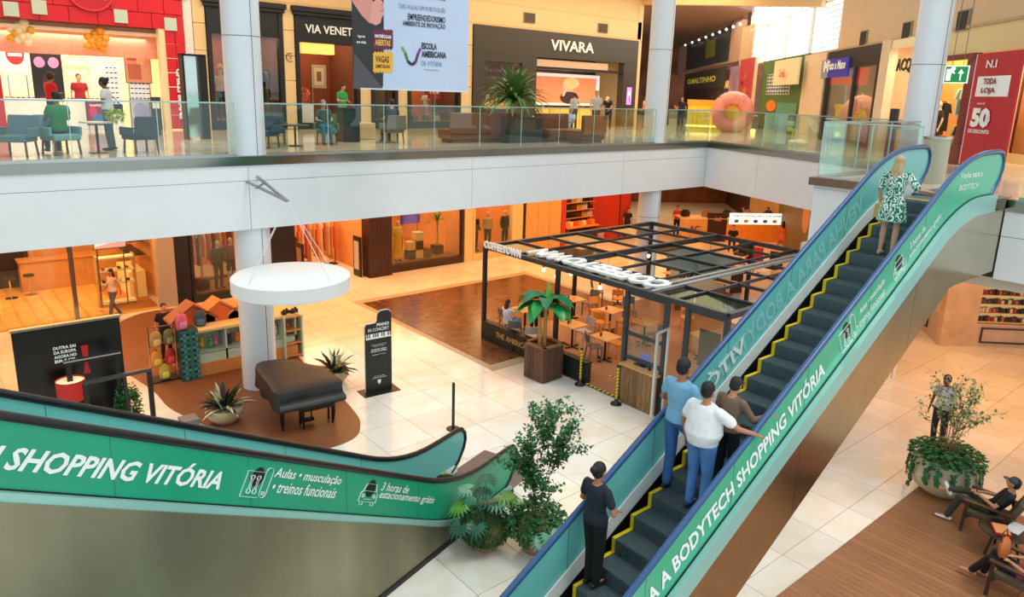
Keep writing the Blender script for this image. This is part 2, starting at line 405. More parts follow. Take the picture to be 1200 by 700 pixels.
comb=mat('comb_plate',(120,116,120),.4,.7)
def escalator(name,label,base,up,side,Wd,rail,film,clad,lo,hi,toground,risers,solid):
    """local profile: s along the floor upwards, z height; nosing line starts at s=0"""
    up=Vector(up).normalized(); side=Vector(side).normalized(); B=Vector(base)
    t=thing(name,label,'escalator',base)
    W=lambda s,tt,z: B+up*s+side*tt+Vector((0,0,z))
    TOP=6.0; sT=TOP/NS
    def rounded(off_lo,off_in,off_hi,a=-lo,b=sT+hi,k=7,rr=.9):
        # polyline flat - incline - flat with rounded knees
        z0=off_lo; z1=TOP+off_hi
        s0=(z0-off_in)/NS; s1=(z1-off_in)/NS
        pts=[(a,z0)]
        d=min(rr,s0-a-.05) if s0-a>.1 else .05
        for i in range(k+1):
            u=i/k; p0=(s0-d,z0);p1=(s0,z0);p2=(s0+d,z0+d*NS)
            pts.append(tuple((1-u)**2*p0[j]+2*u*(1-u)*p1[j]+u*u*p2[j] for j in (0,1)))
        d=min(rr,b-s1-.05)
        for i in range(k+1):
            u=i/k; p0=(s1-d,z1-d*NS);p1=(s1,z1);p2=(s1+d,z1)
            pts.append(tuple((1-u)**2*p0[j]+2*u*(1-u)*p1[j]+u*u*p2[j] for j in (0,1)))
        pts.append((b,z1)); return pts
    HR=rounded(.93,.86,.89); 
    PB=rounded(.13,.13,.13)                         # foot of glass
    newT=[(sT+hi+.16,TOP+.86),(sT+hi+.27,TOP+.74),(sT+hi+.29,TOP+.58),(sT+hi+.22,TOP+.40),(sT+hi-.02,TOP+.16),(sT+hi-.3,TOP+.0)]
    newB=[(-lo-.16,.90),(-lo-.27,.78),(-lo-.29,.62),(-lo-.22,.44),(-lo-.05,.22),(-lo+.2,.06)]
    for q,(tt,inn) in enumerate(((0,1),(Wd,-1))):
        bal=MB()
        # glass / film sandwich
        outline=[(s,z-.02) for s,z in HR]+[(s-.03,z-.02) for s,z in newT[:-1]]+[(s,z) for s,z in PB[::-1]]+[(s+.03,z-.02) for s,z in newB[:-1]][::-1]
        o=W(0,tt,0)
        far=(q==1)
        out=side*(-1 if not far else 1)
        pg=MB().prism(outline,o-out*.004,up,(0,0,1),out*.008).build('balustrade_panel',teal,t,world=True,label='teal glass seen from inside')
        fg=MB().prism(outline,o+out*.006,up,(0,0,1),out*.003).build('film',film,pg,world=True,label='green printed film on the outside')
        for k in range(1,7):
            sm=MB()
            s_=k*sT/6.6-.4
            for (zz0,zz1) in ((s_*NS+.15,s_*NS+.84),): sm.prism([(s_,zz0),(s_+.008,zz0),(s_+.008-.0,zz1),(s_,zz1)],o-out*.007,up,(0,0,1),out*.019)
            sm.build('panel_joint',mat('panel_joint',(60,120,110),.5),pg,world=True)
        path=newB[::-1]+HR+newT
        MB().tube([W(s,tt,z) for s,z in path],.042,10).build('handrail',rail,t,world=True,smooth=True)
        g2=MB(); 
        for a,b in zip(path[:-1],path[1:]): 
            if (a[0]-b[0])**2+(a[1]-b[1])**2>1e-6: g2.bar(W(a[0],tt,a[1]-.035),W(b[0],tt,b[1]-.035),.03,.03)
        g2.build('handrail_guide',mat('guide',(70,74,76),.4,.6),t,world=True)
        # trim strip, black gasket, decking
        low=[(s,z-(.10 if solid else .30)) for s,z in PB]
        MB().prism(PB+low[::-1],o+out*.0,up,(0,0,1),out*.10).build('deck_trim',teal_edge,t,world=True)
        gk=MB().prism([(q_,z+.016) for q_,z in PB]+[(q_,z-.010) for q_,z in PB][::-1],o+out*.004,up,(0,0,1),out*.022)
        gk.build('gasket',skirtb,t,world=True)
        inn_=-out
        MB().prism([(s,z+.05) for s,z in PB]+[(s,z-.22) for s,z in PB][::-1],o+inn_*.01,up,(0,0,1),inn_*.02).build('inner_decking',skirtw,t,world=True)
        MB().prism([(s,z-.2) for s,z in PB]+[(s,z-.62) for s,z in PB][::-1],o+inn_*.02,up,(0,0,1),inn_*.02).build('skirt',skirtb,t,world=True)
        # cladding of the truss
        b_=PB
        if solid: lowc=[(s,(0.0 if s<solid else max(0,(s)*NS-1.6))) for s,z in PB]
        else: lowc=[(s,max(0.0,z-1.46)) for s,z in PB]
        if solid:
            up_=[(s,z-.09) for s,z in PB]; poly=up_+[(up_[-1][0],0.0),(up_[0][0],0.0)]
            MB().prism(poly,o+out*.10,up,(0,0,1),out*.03).build('truss_cladding',clad,t,world=True,label='dull bronze metal cladding')
            MB().prism([(PB[0][0],0),(PB[-1][0],0),(PB[-1][0],.09),(PB[0][0],.09)],o+out*.13,up,(0,0,1),out*.02).build('kick_plate',skirtb,t,world=True)
        else:
            zt=lambda s:max(0.0,min(s*NS-1.33, TOP-1.35))
            ss=[-lo+i*(sT+hi+.56+lo)/60 for i in range(61)]
            poly=[(s,max(.02,min(s*NS-.17,TOP-.17))) for s in ss]+[(s,zt(s)) for s in ss[::-1]]
            cuts=[(-lo,2.6),(2.6,5.8),(5.8,8.9),(8.9,sT+hi+.56)]
            for c0,c1 in cuts:
                s2=[s for s in ss if c0-1e-6<=s<=c1+1e-6]; 
                s2=[c0+.004]+s2[1:-1]+[c1-.004]
                pp=[(s,max(.02,min(s*NS-.17,TOP-.17))) for s in s2]+[(s,zt(s)) for s in s2[::-1]]
                MB().prism(pp,o+out*.06,up,(0,0,1),out*.03).build('truss_cladding',clad,t,world=True,label='polished steel side cladding')
    # underside
    if not solid:
        m=MB(); a0=2.4; 
        m.prism([(a0,.02),(sT+.05,TOP-1.33),(sT+hi+.56,TOP-1.35),(sT+hi+.56,TOP-1.30),(sT,TOP-1.28),(a0,.07)],W(0,-.08,0),up,(0,0,1),side*(Wd+.16)).build('soffit',clad,t,world=True)
    # steps
    n=int(TOP/.2); sd=.2/NS
    stw=1.0; t0_=(Wd-stw)/2
    proto=None
    for k in range(1,n+1):
        if proto is None:
            mb=MB().add([],[])
            O=Vector((0,0,0))
            f=lambda s,tt,z: up*s+side*tt+Vector((0,0,z))
            mb.prism([(0,0),(sd+.02,0),(sd+.02,-.05),(.03,-.05),(.045,-.20),(.03,-.21),(0,-.20)],f(0,t0_,0),up,(0,0,1),side*stw)
            proto=mb.build('step',stepm,t); proto.location=f(k*sd,0,k*.2)
            rb=MB()
            for i in range(26):
                tt=t0_+.03+i*(stw-.06)/26
                rb.prism([(0.002,.006),(sd,.006),(sd,0),(.002,0)],f(0,tt,0),up,(0,0,1),side*.02)
                rb.prism([(-.006,-.015),(0,-.015),(0,-.195),(-.006,-.195)],f(0,tt,0),up,(0,0,1),side*.02)
            rb.build('cleats',stepr,proto)
            yl=MB(); tl=t0_+stw
            yl.prism([(0,.008),(sd+.01,.008),(sd+.01,0),(0,0)],f(0,tl-.055,0),up,(0,0,1),side*.055)
            yl.prism([(-.009,0.008),(0,0.008),(0,-.2),(-.009,-.2)],f(0,tl-.055,0),up,(0,0,1),side*.055)
            yl.build('demarcation_line',yellow,proto,label='yellow edge line')
            sh=list(proto.children)
        else:
            c=proto.copy(); C.objects.link(c); c.location=up*(k*sd)+Vector((0,0,k*.2)) 
            for g in sh: d_=g.copy(); C.objects.link(d_); d_.parent=c
    # flat steps and comb plates
    ft=MB().prism([(-lo*.62,0),(.0+sd,0),(sd,-.05),(-lo*.62,-.05)],W(0,t0_,0),up,(0,0,1),side*stw).build('flat_steps',stepm,t,world=True)
    MB().prism([(sT+sd,.0),(sT+hi-.35,0),(sT+hi-.35,-.05),(sT+sd,-.05)],W(0,t0_,TOP),up,(0,0,1),side*stw).build('flat_steps',stepm,t,world=True)
    MB().prism([(sT+sd-.02,.0),(sT+sd+.08,0),(sT+sd+.08,-.05),(sT+sd-.02,-.05)],W(0,t0_,TOP+.008),up,(0,0,1),side*stw).build('comb',yellow,t,world=True,label='yellow comb line at the top')
    MB().prism([(-lo-1.1,.012),(-lo*.6,.012),(-lo*.6,.0),(-lo-1.1,.0)],W(0,-.05,0),up,(0,0,1),side*(Wd+.1)).build('floor_plate',comb,t,world=True)
    MB().prism([(sT+hi-.35,.02),(sT+hi+1.0,.02),(sT+hi+1.0,.0),(sT+hi-.35,.0)],W(0,-.05,TOP+.005),up,(0,0,1),side*(Wd+.1)).build('floor_plate',comb,t,world=True)
    for tt in (t0_-.02,Wd-t0_+.02):
        MB().prism([(-lo*.75,.0),(-lo*.05,0),(-lo*.1,.18),(-lo*.6,.24),(-lo*.8,.12)],W(0,tt-.07,0),up,(0,0,1),side*.14).build('newel_skirt',skirtb,t,world=True,bevel=.02)
    return t,W
def icon_mat(mb,W_,o,u,v,n,s):     # rolled mat with dumbbells: outline icon
    pass
def strokes(parent,name,o,u,v,n,lines,wd,m,off=.004):
    q=MB()
    o=Vector(o)
    for a,b in lines:
        q.bar(o+u*a[0]+v*a[1]+n*off,o+u*b[0]+v*b[1]+n*off,wd,.002)
    return q.build(name,m,parent,world=True)
def poly_line(pts,closed=False):
    r=list(zip(pts[:-1],pts[1:]))
    if closed: r.append((pts[-1],pts[0]))
    return r
def arc(cx,cy,r,a0,a1,n=8,ry=None):
    ry=ry or r
    return [(cx+r*math.cos(R(a0+(a1-a0)*i/n)),cy+ry*math.sin(R(a0+(a1-a0)*i/n))) for i in range(n+1)]
def icons(parent,o,u,v,n,s,kind):
    u=u*s;v=v*s
    blk=mat('icon_black',(20,24,24),.5)
    if kind=='gym':
        MB().prism(arc(.45,.62,.24,0,360,14,.30)[:-1],Vector(o)+n*.002,u,v,n*.001).build('icon_disc',blk,parent,world=True)
        L=poly_line([(0,0),(0,.78),(.72,.78),(.72,.16)],False)+[((0,0),(.72,0))]+poly_line(arc(.86,.80,.14,180,0,6)+[(1.0,.16)]+arc(.86,.15,.14,0,-180,6))
        L+=poly_line(arc(.86,.15,.06,0,360,6))
        for cx in (.26,.5): L+=poly_line(arc(cx,.6,.07,0,360,6))+poly_line(arc(cx,.18,.08,0,360,6))+[((cx-.03,.53),(cx-.03,.26)),((cx+.03,.53),(cx+.03,.26))]
        strokes(parent,'icon_lines',o,u,v,n,L,.035*s,letterw)
    else:
        MB().prism(arc(.5,.62,.26,0,360,14,.32)[:-1],Vector(o)+n*.002,u,v,n*.001).build('icon_disc',blk,parent,world=True)
        L=poly_line([(0,.12),(0,.42),(.12,.52),(.22,.78),(.78,.78),(.88,.52),(1,.42),(1,.12)],True)+[((.12,.52),(.88,.52)),((.3,.22),(.7,.22))]
        L+=poly_line([(.1,.12),(.1,0),(.26,0),(.26,.12)])+poly_line([(.74,.12),(.74,0),(.9,0),(.9,.12)])+poly_line(arc(.18,.34,.07,0,360,6))+poly_line(arc(.82,.34,.07,0,360,6))
        strokes(parent,'icon_lines',o,u,v,n,L,.035*s,letterw)
# right escalator
er,WR=escalator('escalator','long green sided escalator rising to the right with four people grouped low on its steps',
    (3.05,4.38,0),(1,0,0),(0,1,0),1.24,skyrail,green_r,clad_r,1.75,1.50,True,False,None)
# left escalator (comes down away from the viewer)
a=AZ-R(32.2); uu=Vector((math.cos(a),math.sin(a),0)); vv=Vector((-math.sin(a),math.cos(a),0))
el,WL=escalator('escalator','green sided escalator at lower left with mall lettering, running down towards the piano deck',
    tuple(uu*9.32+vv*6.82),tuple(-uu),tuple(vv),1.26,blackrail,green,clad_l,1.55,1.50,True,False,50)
# lettering on the outer side of the right escalator
uR=Vector((math.cos(R(30)),0,math.sin(R(30)))); nR=Vector((0,-1,0)); vR=Vector((-math.sin(R(30)),0,math.cos(R(30))))
vRs=Vector((0,0,1))  # letters stand vertical to the slope
def PR(x,y,d=.016): return ony(x,y,4.38-d)
def slant_text(parent,s,pl,pr,h,up_,bold=.02,name='lettering',m=letterw,shear=.0):
    pl=Vector(pl);pr=Vector(pr); return lettering(name,s,pl,(pr-pl),up_,h,m,parent,width=(pr-pl).length,bold=bold,shear=shear)

# ---- words on the right escalator (climbing along the slope)
def zoff(p,k): return Vector((p[0],4.38-.016,(p[0]-3.05)*NS+k))
Xr=lambda x,y: ony(x,y,4.364).x
xe=Xr(968,426)
h_=.20
# letters: width direction follows slope, height direction perpendicular to it
BL=.36
def along(s,x1,hgt,k,parent,bold=.03,width=None,anchor='r',m=letterw,name='lettering',shear=0,y=4.364,un=None):
    return lettering(name,s,(x1,y,(x1-3.05)*NS+k),uR,vR,hgt,m,parent,width=width,bold=bold,anchor=anchor,shear=shear)
lw=(Xr(968,430)-Xr(757,690))/math.cos(R(30))
W1=text_geo('RA A BODYTECH SHOPPING VITÓRIA',.03,.15)[2]; W2=text_geo('VENHA PARA A BODYTECH SHOPPING VITÓRIA',.03,.15)[2]
along('VENHA PARA A BODYTECH SHOPPING VITÓRIA',Xr(968,430),.30,.30,er,width=lw*W2/W1,shear=.15)
x0=Xr(988,405)
icons(er,(x0,4.364,(x0-3.05)*NS+.26),uR,vR,nR,.44,'gym')
along('Aulas • musculação',Xr(1007,377),.13,.50,er,anchor='l',bold=.012,width=(Xr(1039,321)-Xr(1007,377))/.866,shear=.15)
along('• treinos funcionais',Xr(1005,387),.13,.30,er,anchor='l',bold=.012,width=(Xr(1039,332)-Xr(1005,387))/.866,shear=.15)
x0=Xr(1049,325)
icons(er,(x0,4.364,(x0-3.05)*NS+.27),uR,vR,nR,.40,'car')
along('3 horas de',Xr(1067,292),.12,.50,er,anchor='l',bold=.012,width=(Xr(1086,261)-Xr(1067,292))/.866,shear=.15)
along('estacionamento grátis',Xr(1067,300),.13,.30,er,anchor='l',bold=.012,width=(Xr(1106,239)-Xr(1067,300))/.866,shear=.15)
lettering('lettering','Venha para a',ony(1125,212,4.364),(1,0,0),(0,0,1),.13,letterw,er,width=1.0,bold=.02)
lettering('lettering','BODYTECH',ony(1124,224,4.364),(1,0,0),(0,0,1),.10,letterw,er,width=.85,bold=.01)
# mirrored ghost of the same words on the inside of the far panel
def ghosttext(s,x1,hgt,k,parent,width,W=WR,m=ghost):
    return lettering('ghost_lettering',s,(x1,5.612,(x1-3.05)*NS+k),-uR,vR,hgt,m,parent,width=width,bold=.03)
x1=ony(1010,262,5.61).x
ghosttext('VENHA PARA A BODYTECH',x1,.30,.28,er,4.6)
lettering('lettering','VITÓ',(ony(875,405,5.61).x,5.600,(ony(875,405,5.61).x-3.05)*NS+.30),-uR,vR,.32,letterw,er,width=1.05,bold=.03,label='white mirrored letters showing through')
# ---- words on the left escalator, reading downwards
uL=Vector((uu.x*math.cos(R(30)),uu.y*math.cos(R(30)),-.5)); vL=Vector((uu.x*.5,uu.y*.5,math.cos(R(30)))); nL=-vv
def PL(u_,off): return uu*u_+vv*(6.82-.016)+Vector((0,0,(9.32-u_)*NS+off))
def uL_at(x,y):
    d=ray(x,y); V=6.804; k=V/(d.x*vv.x+d.y*vv.y); q=d*k; return q.x*uu.x+q.y*uu.y
ua=uL_at(2,548); ub=uL_at(256,571)
wl=(ub-ua)/math.cos(R(30)); k1=text_geo('SHOPPING VITÓRIA',.03,.22)[2]; k2=text_geo('VENHA PARA A BODYTECH SHOPPING VITÓRIA',.03,.22)[2]
lettering('lettering','VENHA PARA A BODYTECH SHOPPING VITÓRIA',PL(ub,.33),uL,vL,.26,letterw,el,width=wl*k2/k1,bold=.03,shear=.22,anchor='r')
u0=uL_at(280,580)
icons(el,PL(u0,.27),uL,vL,nL,.40,'gym')
u0=uL_at(320,562); lettering('lettering','Aulas • musculação',PL(u0,.55),uL,vL,.15,letterw,el,width=(uL_at(398,572)-u0)/math.cos(R(30)),bold=.012,shear=.2)
u0=uL_at(317,575); lettering('lettering','• treinos funcionais',PL(u0,.36),uL,vL,.15,letterw,el,width=(uL_at(392,585)-u0)/math.cos(R(30)),bold=.012,shear=.2)
u0=uL_at(418,590); icons(el,PL(u0,.30),uL,vL,nL,.40,'car')
u0=uL_at(446,576); lettering('lettering','3 horas de',PL(u0,.57),uL,vL,.13,letterw,el,width=(uL_at(478,581)-u0)/math.cos(R(30)),bold=.012,shear=.2)
u0=uL_at(443,588); lettering('lettering','estacionamento grátis',PL(u0,.40),uL,vL,.15,letterw,el,width=(uL_at(507,595)-u0)/math.cos(R(30)),bold=.012,shear=.2)
# ghost lettering inside the far panel of the left escalator
gm=ghost
lettering('ghost_lettering','AULAS MUSCULAÇÃO BODYTECH',uu*8.6+vv*8.068+Vector((0,0,(9.32-8.6)*NS+.22)),-uL,vL,.2,gm,el,width=5.6,bold=.02)
# yellow warning label at the foot of the far panel
q0=uu*9.75+vv*8.05
MB().prism([(0,0),(.75,0),(.75,.14),(0,.14)],q0+Vector((0,0,.06)),tuple(uu),(0,0,1),tuple(-vv*.01)).build('warning_label',mat('warn_yellow',(240,200,30),.5),el,world=True,label='yellow warning sticker')
# ================================================================== PEOPLE
V=Vector
def eloft(mb,pts,rad,side,n=14,grow=0):
    """elliptic loft through pts with (rx,ry) radii, rounded ends"""
    pts=[V(p) for p in pts]; m=len(pts); vs=[]
    side=V(side)
    for i,p in enumerate(pts):
        t=(pts[min(i+1,m-1)]-pts[max(i-1,0)]).normalized(); a=(side-t*side.dot(t)).normalized(); b=t.cross(a)
        rx,ry=rad[i][0]+grow,rad[i][1]+grow
        for k in range(n):
            an=2*math.pi*k/n; vs.append(p+a*math.cos(an)*rx+b*math.sin(an)*ry)
    fs=[(i*n+k,i*n+(k+1)%n,(i+1)*n+(k+1)%n,(i+1)*n+k) for i in range(m-1) for k in range(n)]
    fs.append(tuple(range(n))[::-1]); fs.append(tuple((m-1)*n+k for k in range(n)))
    mb.add(vs,fs)
POSES={}
def J(**k):
    d=dict(pel=(0,0,.95),wai=(0,0,1.08),che=(0,.01,1.27),nkb=(0,-.005,1.44),head=(0,.03,1.60),
        shL=(-.175,0,1.405),elL=(-.235,-.02,1.13),wrL=(-.245,.06,.89),shR=(.175,0,1.405),elR=(.235,-.02,1.13),wrR=(.245,.06,.89),
        hiL=(-.09,0,.92),knL=(-.10,.02,.50),anL=(-.10,-.02,.08),hiR=(.09,0,.92),knR=(.10,.02,.50),anR=(.10,-.02,.08),ft=0)
    d.update(k); return d
POSES['stand']=J()
POSES['walk']=J(knL=(-.1,.16,.52),anL=(-.1,.22,.09),knR=(.1,-.02,.5),anR=(.1,-.26,.12),wrL=(-.24,-.12,.93),elL=(-.24,-.1,1.15),wrR=(.24,.2,.95))
POSES['phone']=J(elR=(.24,.02,1.14),wrR=(.12,.25,1.15),elL=(-.24,.02,1.14),wrL=(-.1,.24,1.1),head=(0,.06,1.585))
POSES['bent']=J(pel=(0,-.05,.95),wai=(0,.03,1.08),che=(0,.17,1.22),nkb=(0,.3,1.33),head=(0,.4,1.42),shL=(-.175,.27,1.32),shR=(.175,.27,1.32),elL=(-.2,.36,1.06),elR=(.2,.36,1.06),wrL=(-.12,.5,.95),wrR=(.12,.5,.95))
POSES['sit']=J(pel=(0,0,.50),wai=(0,-.03,.64),che=(0,-.05,.84),nkb=(0,-.04,1.01),head=(0,0,1.17),shL=(-.175,-.04,.975),shR=(.175,-.04,.975),
    elL=(-.23,.04,.72),wrL=(-.16,.27,.70),elR=(.23,.04,.72),wrR=(.16,.27,.70),hiL=(-.09,0,.50),hiR=(.09,0,.50),knL=(-.11,.44,.52),knR=(.11,.44,.52),anL=(-.11,.42,.09),anR=(.11,.42,.09))
POSES['recline']=J(pel=(0,0,.44),wai=(0,-.10,.56),che=(0,-.2,.73),nkb=(0,-.27,.88),head=(0,-.27,1.04),shL=(-.175,-.26,.85),shR=(.175,-.26,.85),
    elL=(-.26,-.1,.62),wrL=(-.12,.14,.62),elR=(.26,-.1,.62),wrR=(.12,.14,.62),hiL=(-.09,0,.44),hiR=(.09,0,.44),knL=(-.10,.42,.52),knR=(.12,.40,.54),anL=(-.10,.50,.09),anR=(.14,.72,.30))
def hand(mb,wr,d,up,r=1.0,curl=.4):
    """palm and five fingers from the wrist along d; up = back of the hand"""
    d=V(d).normalized(); up=V(up); up=(up-d*up.dot(d)).normalized(); s=d.cross(up); wr=V(wr)
    pc=wr+d*.045*r
    eloft(mb,[wr-d*.01,wr+d*.03*r,wr+d*.075*r,wr+d*.09*r],[(.022*r,.017*r),(.036*r,.016*r),(.042*r,.014*r),(.036*r,.010*r)],s,10)
    for i,(o,L) in enumerate(((-.03,.058),(-.01,.072),(.011,.068),(.03,.052))):
        b=wr+d*.08*r+s*o*r; k1=b+(d-up*curl*.4).normalized()*L*.45*r; k2=k1+(d-up*curl).normalized()*L*.35*r; k3=k2+(d-up*curl*1.8).normalized()*L*.28*r
        mb.tube([b,k1,k2,k3],[.0095*r,.009*r,.008*r,.0062*r],6)
    return s,pc
def thumb(mb,wr,d,up,sgn,r=1.0):
    d=V(d).normalized(); up=V(up); up=(up-d*up.dot(d)).normalized(); s=d.cross(up)*sgn; wr=V(wr)
    b=wr+d*.02*r+s*.025*r; a=b+(d*.6+s*.8).normalized()*.035*r; c=a+(d*.9+s*.35-up*.2).normalized()*.03*r
    mb.tube([b,a,c],[.013*r,.011*r,.008*r],6)
HAIRM={}
def person(label,loc,rz=0,pose='stand',h=1.7,skin=(196,140,108),hair=(40,28,22),top=(120,120,120),bottom=(40,44,60),shoes=(30,30,30),
        hs='short',sleeve='short',legs='long',fat=0,vox=.018,female=False,group=None,jo=None,dress=None,name='person',cat='person',cap=None,
        topm=None,bag=None,headturn=0,z=None,tuck=0,fine=False):
    j=dict(POSES[pose]); 
    if jo: j.update(jo)
    j={k:(V(v) if k!='ft' else v) for k,v in j.items()}
    k_=h/1.7
    t=thing(name,label,cat,loc,rz,group)
    sm=mat('skin_%d_%d_%d'%skin,skin,.5,noise=.03,scale=8)
    fw=.155+fat*.05; side=(1,0,0)
    pel,wai,che,nkb,hd=j['pel'],j['wai'],j['che'],j['nkb'],j['head']
    sw=V(j['shR'])-V(j['shL']); side=sw.normalized()
    hw=.155 if not female else .165; ww=(.135 if not female else .115)+fat*.06; cw=.165 if not female else .145
    torso=[(pel-(wai-pel)*.55,(hw*.75,.09)),(pel,(hw,.115+fat*.04)),(wai,(ww,.10+fat*.07)),(che,(cw+fat*.02,.115+fat*.03)),(nkb-(nkb-che)*.22,(cw*.98,.095)),(nkb,(.085,.07))]
    def torso_loft(mb,g,last=6,first=0,flare=0):
        p=[a for a,b in torso[first:last]]; r=[b for a,b in torso[first:last]]
        eloft(mb,p,r,side,16,g)
    body=MB(); torso_loft(body,-.004)
    hdir=(hd-nkb).normalized()
    body.cap(nkb-(nkb-che)*.1,hd-V((0,.02,.03)),.052,.05,10)
    # head, built facing +Y then turned
    Hm=Matrix.Translation(hd)@Matrix.Rotation(headturn,4,'Z')@Matrix.Rotation(-max(-.5,min(.9,(hdir.y-.15)*.9)),4,'X')
    body.ell((0,-.008,.018),(.074,.092,.098),14,10,Hm); body.ell((0,.022,-.045),(.056,.064,.062),12,8,Hm)
    body.add(*(lambda q:(q.v,q.f))(MB().tube([(0,.082,.028),(0,.103,-.012),(0,.088,-.022)],[.008,.015,.010],7)),Hm)
    body.ell((0,.078,-.052),(.024,.012,.009),8,5,Hm)
    for sx in (-1,1): body.ell((sx*.077,-.008,.0),(.011,.022,.032),8,6,Hm)
    # limbs
    for s_,sg in (('L',-1),('R',1)):
        sh,e,wr=j['sh'+s_],j['el'+s_],j['wr'+s_]
        body.cap(sh-V((0,0,.012)),e,.042+fat*.012,.036,9); body.cap(e,wr,.037,.026,9)
        d=(wr-e).normalized(); up=V((sg*1.0,0,.35)) if abs(d.z)>.6 else V((0,0,1))
        hand(body,wr+d*.01,d,up,1.0 if fine else 1.06,.5); thumb(body,wr+d*.01,d,up,(1 if sg<0 else -1)*(1 if abs(d.z)>.6 else -1),1.05)
        hp,kn,an=j['hi'+s_],j['kn'+s_],j['an'+s_]
        body.cap(hp,kn,.080+fat*.015,.052,10); body.cap(kn,kn+(an-kn)*.35,.052,.055,10); body.cap(kn+(an-kn)*.35,an,.054,.034,10)
        body.cap(an-V((0,.02,.02)),an+V((0,.15,-.045)),.034,.026,8)
    body.build('body',sm,t,remesh=vox*(.62 if fine else .8))
    # clothes
    if dress:
        c=MB(); g=.016
        torso_loft(c,g,5,1)
        z1=dress.get('z',.52); top_=pel
        eloft(c,[wai,pel,V((pel.x,pel.y,(pel.z+z1)/2)),V((pel.x,pel.y,z1))],[(ww+g,.11),(hw+.03,.135),(hw+.06,.16),(hw+.085,.185)],side,18)
        for s_ in 'LR':
            sh,e=j['sh'+s_],j['el'+s_]; c.cap(sh,sh+(e-sh)*dress.get('sl',.7),.066,.066,10)
        c.build('dress',topm or mat('cloth_%d_%d_%d'%top,top,.8,noise=.08,scale=6),t,remesh=vox)
    else:
        c=MB(); torso_loft(c,.014+fat*.012,6,1 if not tuck else 1)
        hem=pel-(wai-pel)*.15
        eloft(c,[hem,pel+(wai-pel)*.5,wai],[(hw+.02+fat*.02,.135+fat*.04),(hw+.016,.13+fat*.05),(ww+.02,.12+fat*.06)],side,16)
        for s_ in 'LR':
            sh,e,wr=j['sh'+s_],j['el'+s_],j['wr'+s_]
            if sleeve=='short': c.cap(sh-V((0,0,.012)),sh+(e-sh)*.60,.057+fat*.014,.058+fat*.012,10); c.cap(nkb-(nkb-che)*.30,sh-(sh-nkb)*.12-V((0,0,.012)),.058,.052+fat*.01,10)
            elif sleeve=='long': c.cap(sh-V((0,0,.01)),e,.056+fat*.01,.050,10); c.cap(nkb-(nkb-che)*.30,sh-(sh-nkb)*.12-V((0,0,.012)),.058,.052,10); c.cap(e,e+(wr-e)*.93,.052,.04,10)
            else: c.cap(sh,sh+(e-sh)*.12,.05,.05,10)
        c.build('shirt' if sleeve!='none' else 'top',topm or mat('cloth_%d_%d_%d'%top,top,.85,noise=.10,scale=7),t,remesh=vox)
        c=MB()
        eloft(c,[pel-(wai-pel)*.55,pel,pel+(wai-pel)*.55],[(hw*.8,.10),(hw+.012,.128+fat*.04),(hw+.0,.118+fat*.04)],side,16)
        for s_ in 'LR':
            hp,kn,an=j['hi'+s_],j['kn'+s_],j['an'+s_]
            if legs=='long': c.cap(hp,kn,.094+fat*.015,.070,10); c.cap(kn,an+(kn-an)*.03,.070,.058,10)
            elif legs=='short': c.cap(hp,hp+(kn-hp)*.9,.098+fat*.015,.08,10)
        c.build('trousers' if legs=='long' else 'shorts',mat('trouser_%d_%d_%d'%bottom,bottom,.85,noise=.14,scale=9),t,remesh=vox)
    # shoes
    for s_ in 'LR':
        an,kn=j['an'+s_],j['kn'+s_]; c=MB()
        lift=V((0,0,0)); dz=-.045
        fd=V((0,1,0))
        if (an-kn).length>0 and abs((an-kn).normalized().z)<.6: fd=V((0,.45,.9)).normalized()
        eloft(c,[an-fd*.075+V((0,0,dz)),an-fd*.02+V((0,0,dz+.012)),an+fd*.07+V((0,0,dz)),an+fd*.15+V((0,0,dz-.005)),an+fd*.19+V((0,0,dz-.008))],
            [(.025,.025),(.038,.045),(.042,.036),(.040,.026),(.02,.014)],(1,0,0),10)
        c.build('shoe',mat('shoe_%d_%d_%d'%shoes,shoes,.5),t,smooth=True)
    # face
    if hs is not None:
        hm=mat('hair_%d_%d_%d'%hair,hair,.6,noise=.25,scale=22,bump=.3)
        c=MB()
        if hs!='bald':
            c.ell((0,-.024,.036),(.084,.094,.096),16,10,Hm); c.ell((0,-.045,-.01),(.078,.07,.075),14,8,Hm)
        if hs=='afro': c.ell((0,-.03,.05),(.12,.12,.12),16,10,Hm)
        if hs=='bun': c.ell((0,-.125,.045),(.05,.045,.05),10,7,Hm)
        if hs=='pony': 
            q=MB().tube([(0,-.10,.05),(0,-.145,.0),(0,-.15,-.1),(0,-.12,-.2)],[.025,.034,.028,.008],8); c.add(q.v,q.f,Hm)
        if hs=='long':
            q=MB(); eloft(q,[(0,-.04,.05),(0,-.065,-.05),(0,-.085,-.15),(0,-.095,-.24),(0,-.09,-.29)],[(.07,.05),(.092,.055),(.098,.045),(.08,.035),(.04,.015)],(1,0,0),12); c.add(q.v,q.f,Hm)
        if hs!='bald': c.build('hair',hm,t,remesh=.011 if fine else .016)
        em=mat('eye_dark',(18,14,12),.3); ew=mat('eye_white',(235,232,226),.4)
        for sx in (-1,1):
            e=MB(); e.ell((sx*.03,.075,.02),(.014,.010,.008),8,6,Hm); eo=e.build('eye',ew,t,smooth=True)
            e=MB(); e.ell((sx*.03,.083,.02),(.006,.004,.006),6,5,Hm); e.build('iris',em,eo,smooth=True)
        e=MB(); e.ell((0,.088,-.052),(.02,.004,.004),8,4,Hm); e.build('mouth',mat('lips',(150,78,66),.5),t,smooth=True)
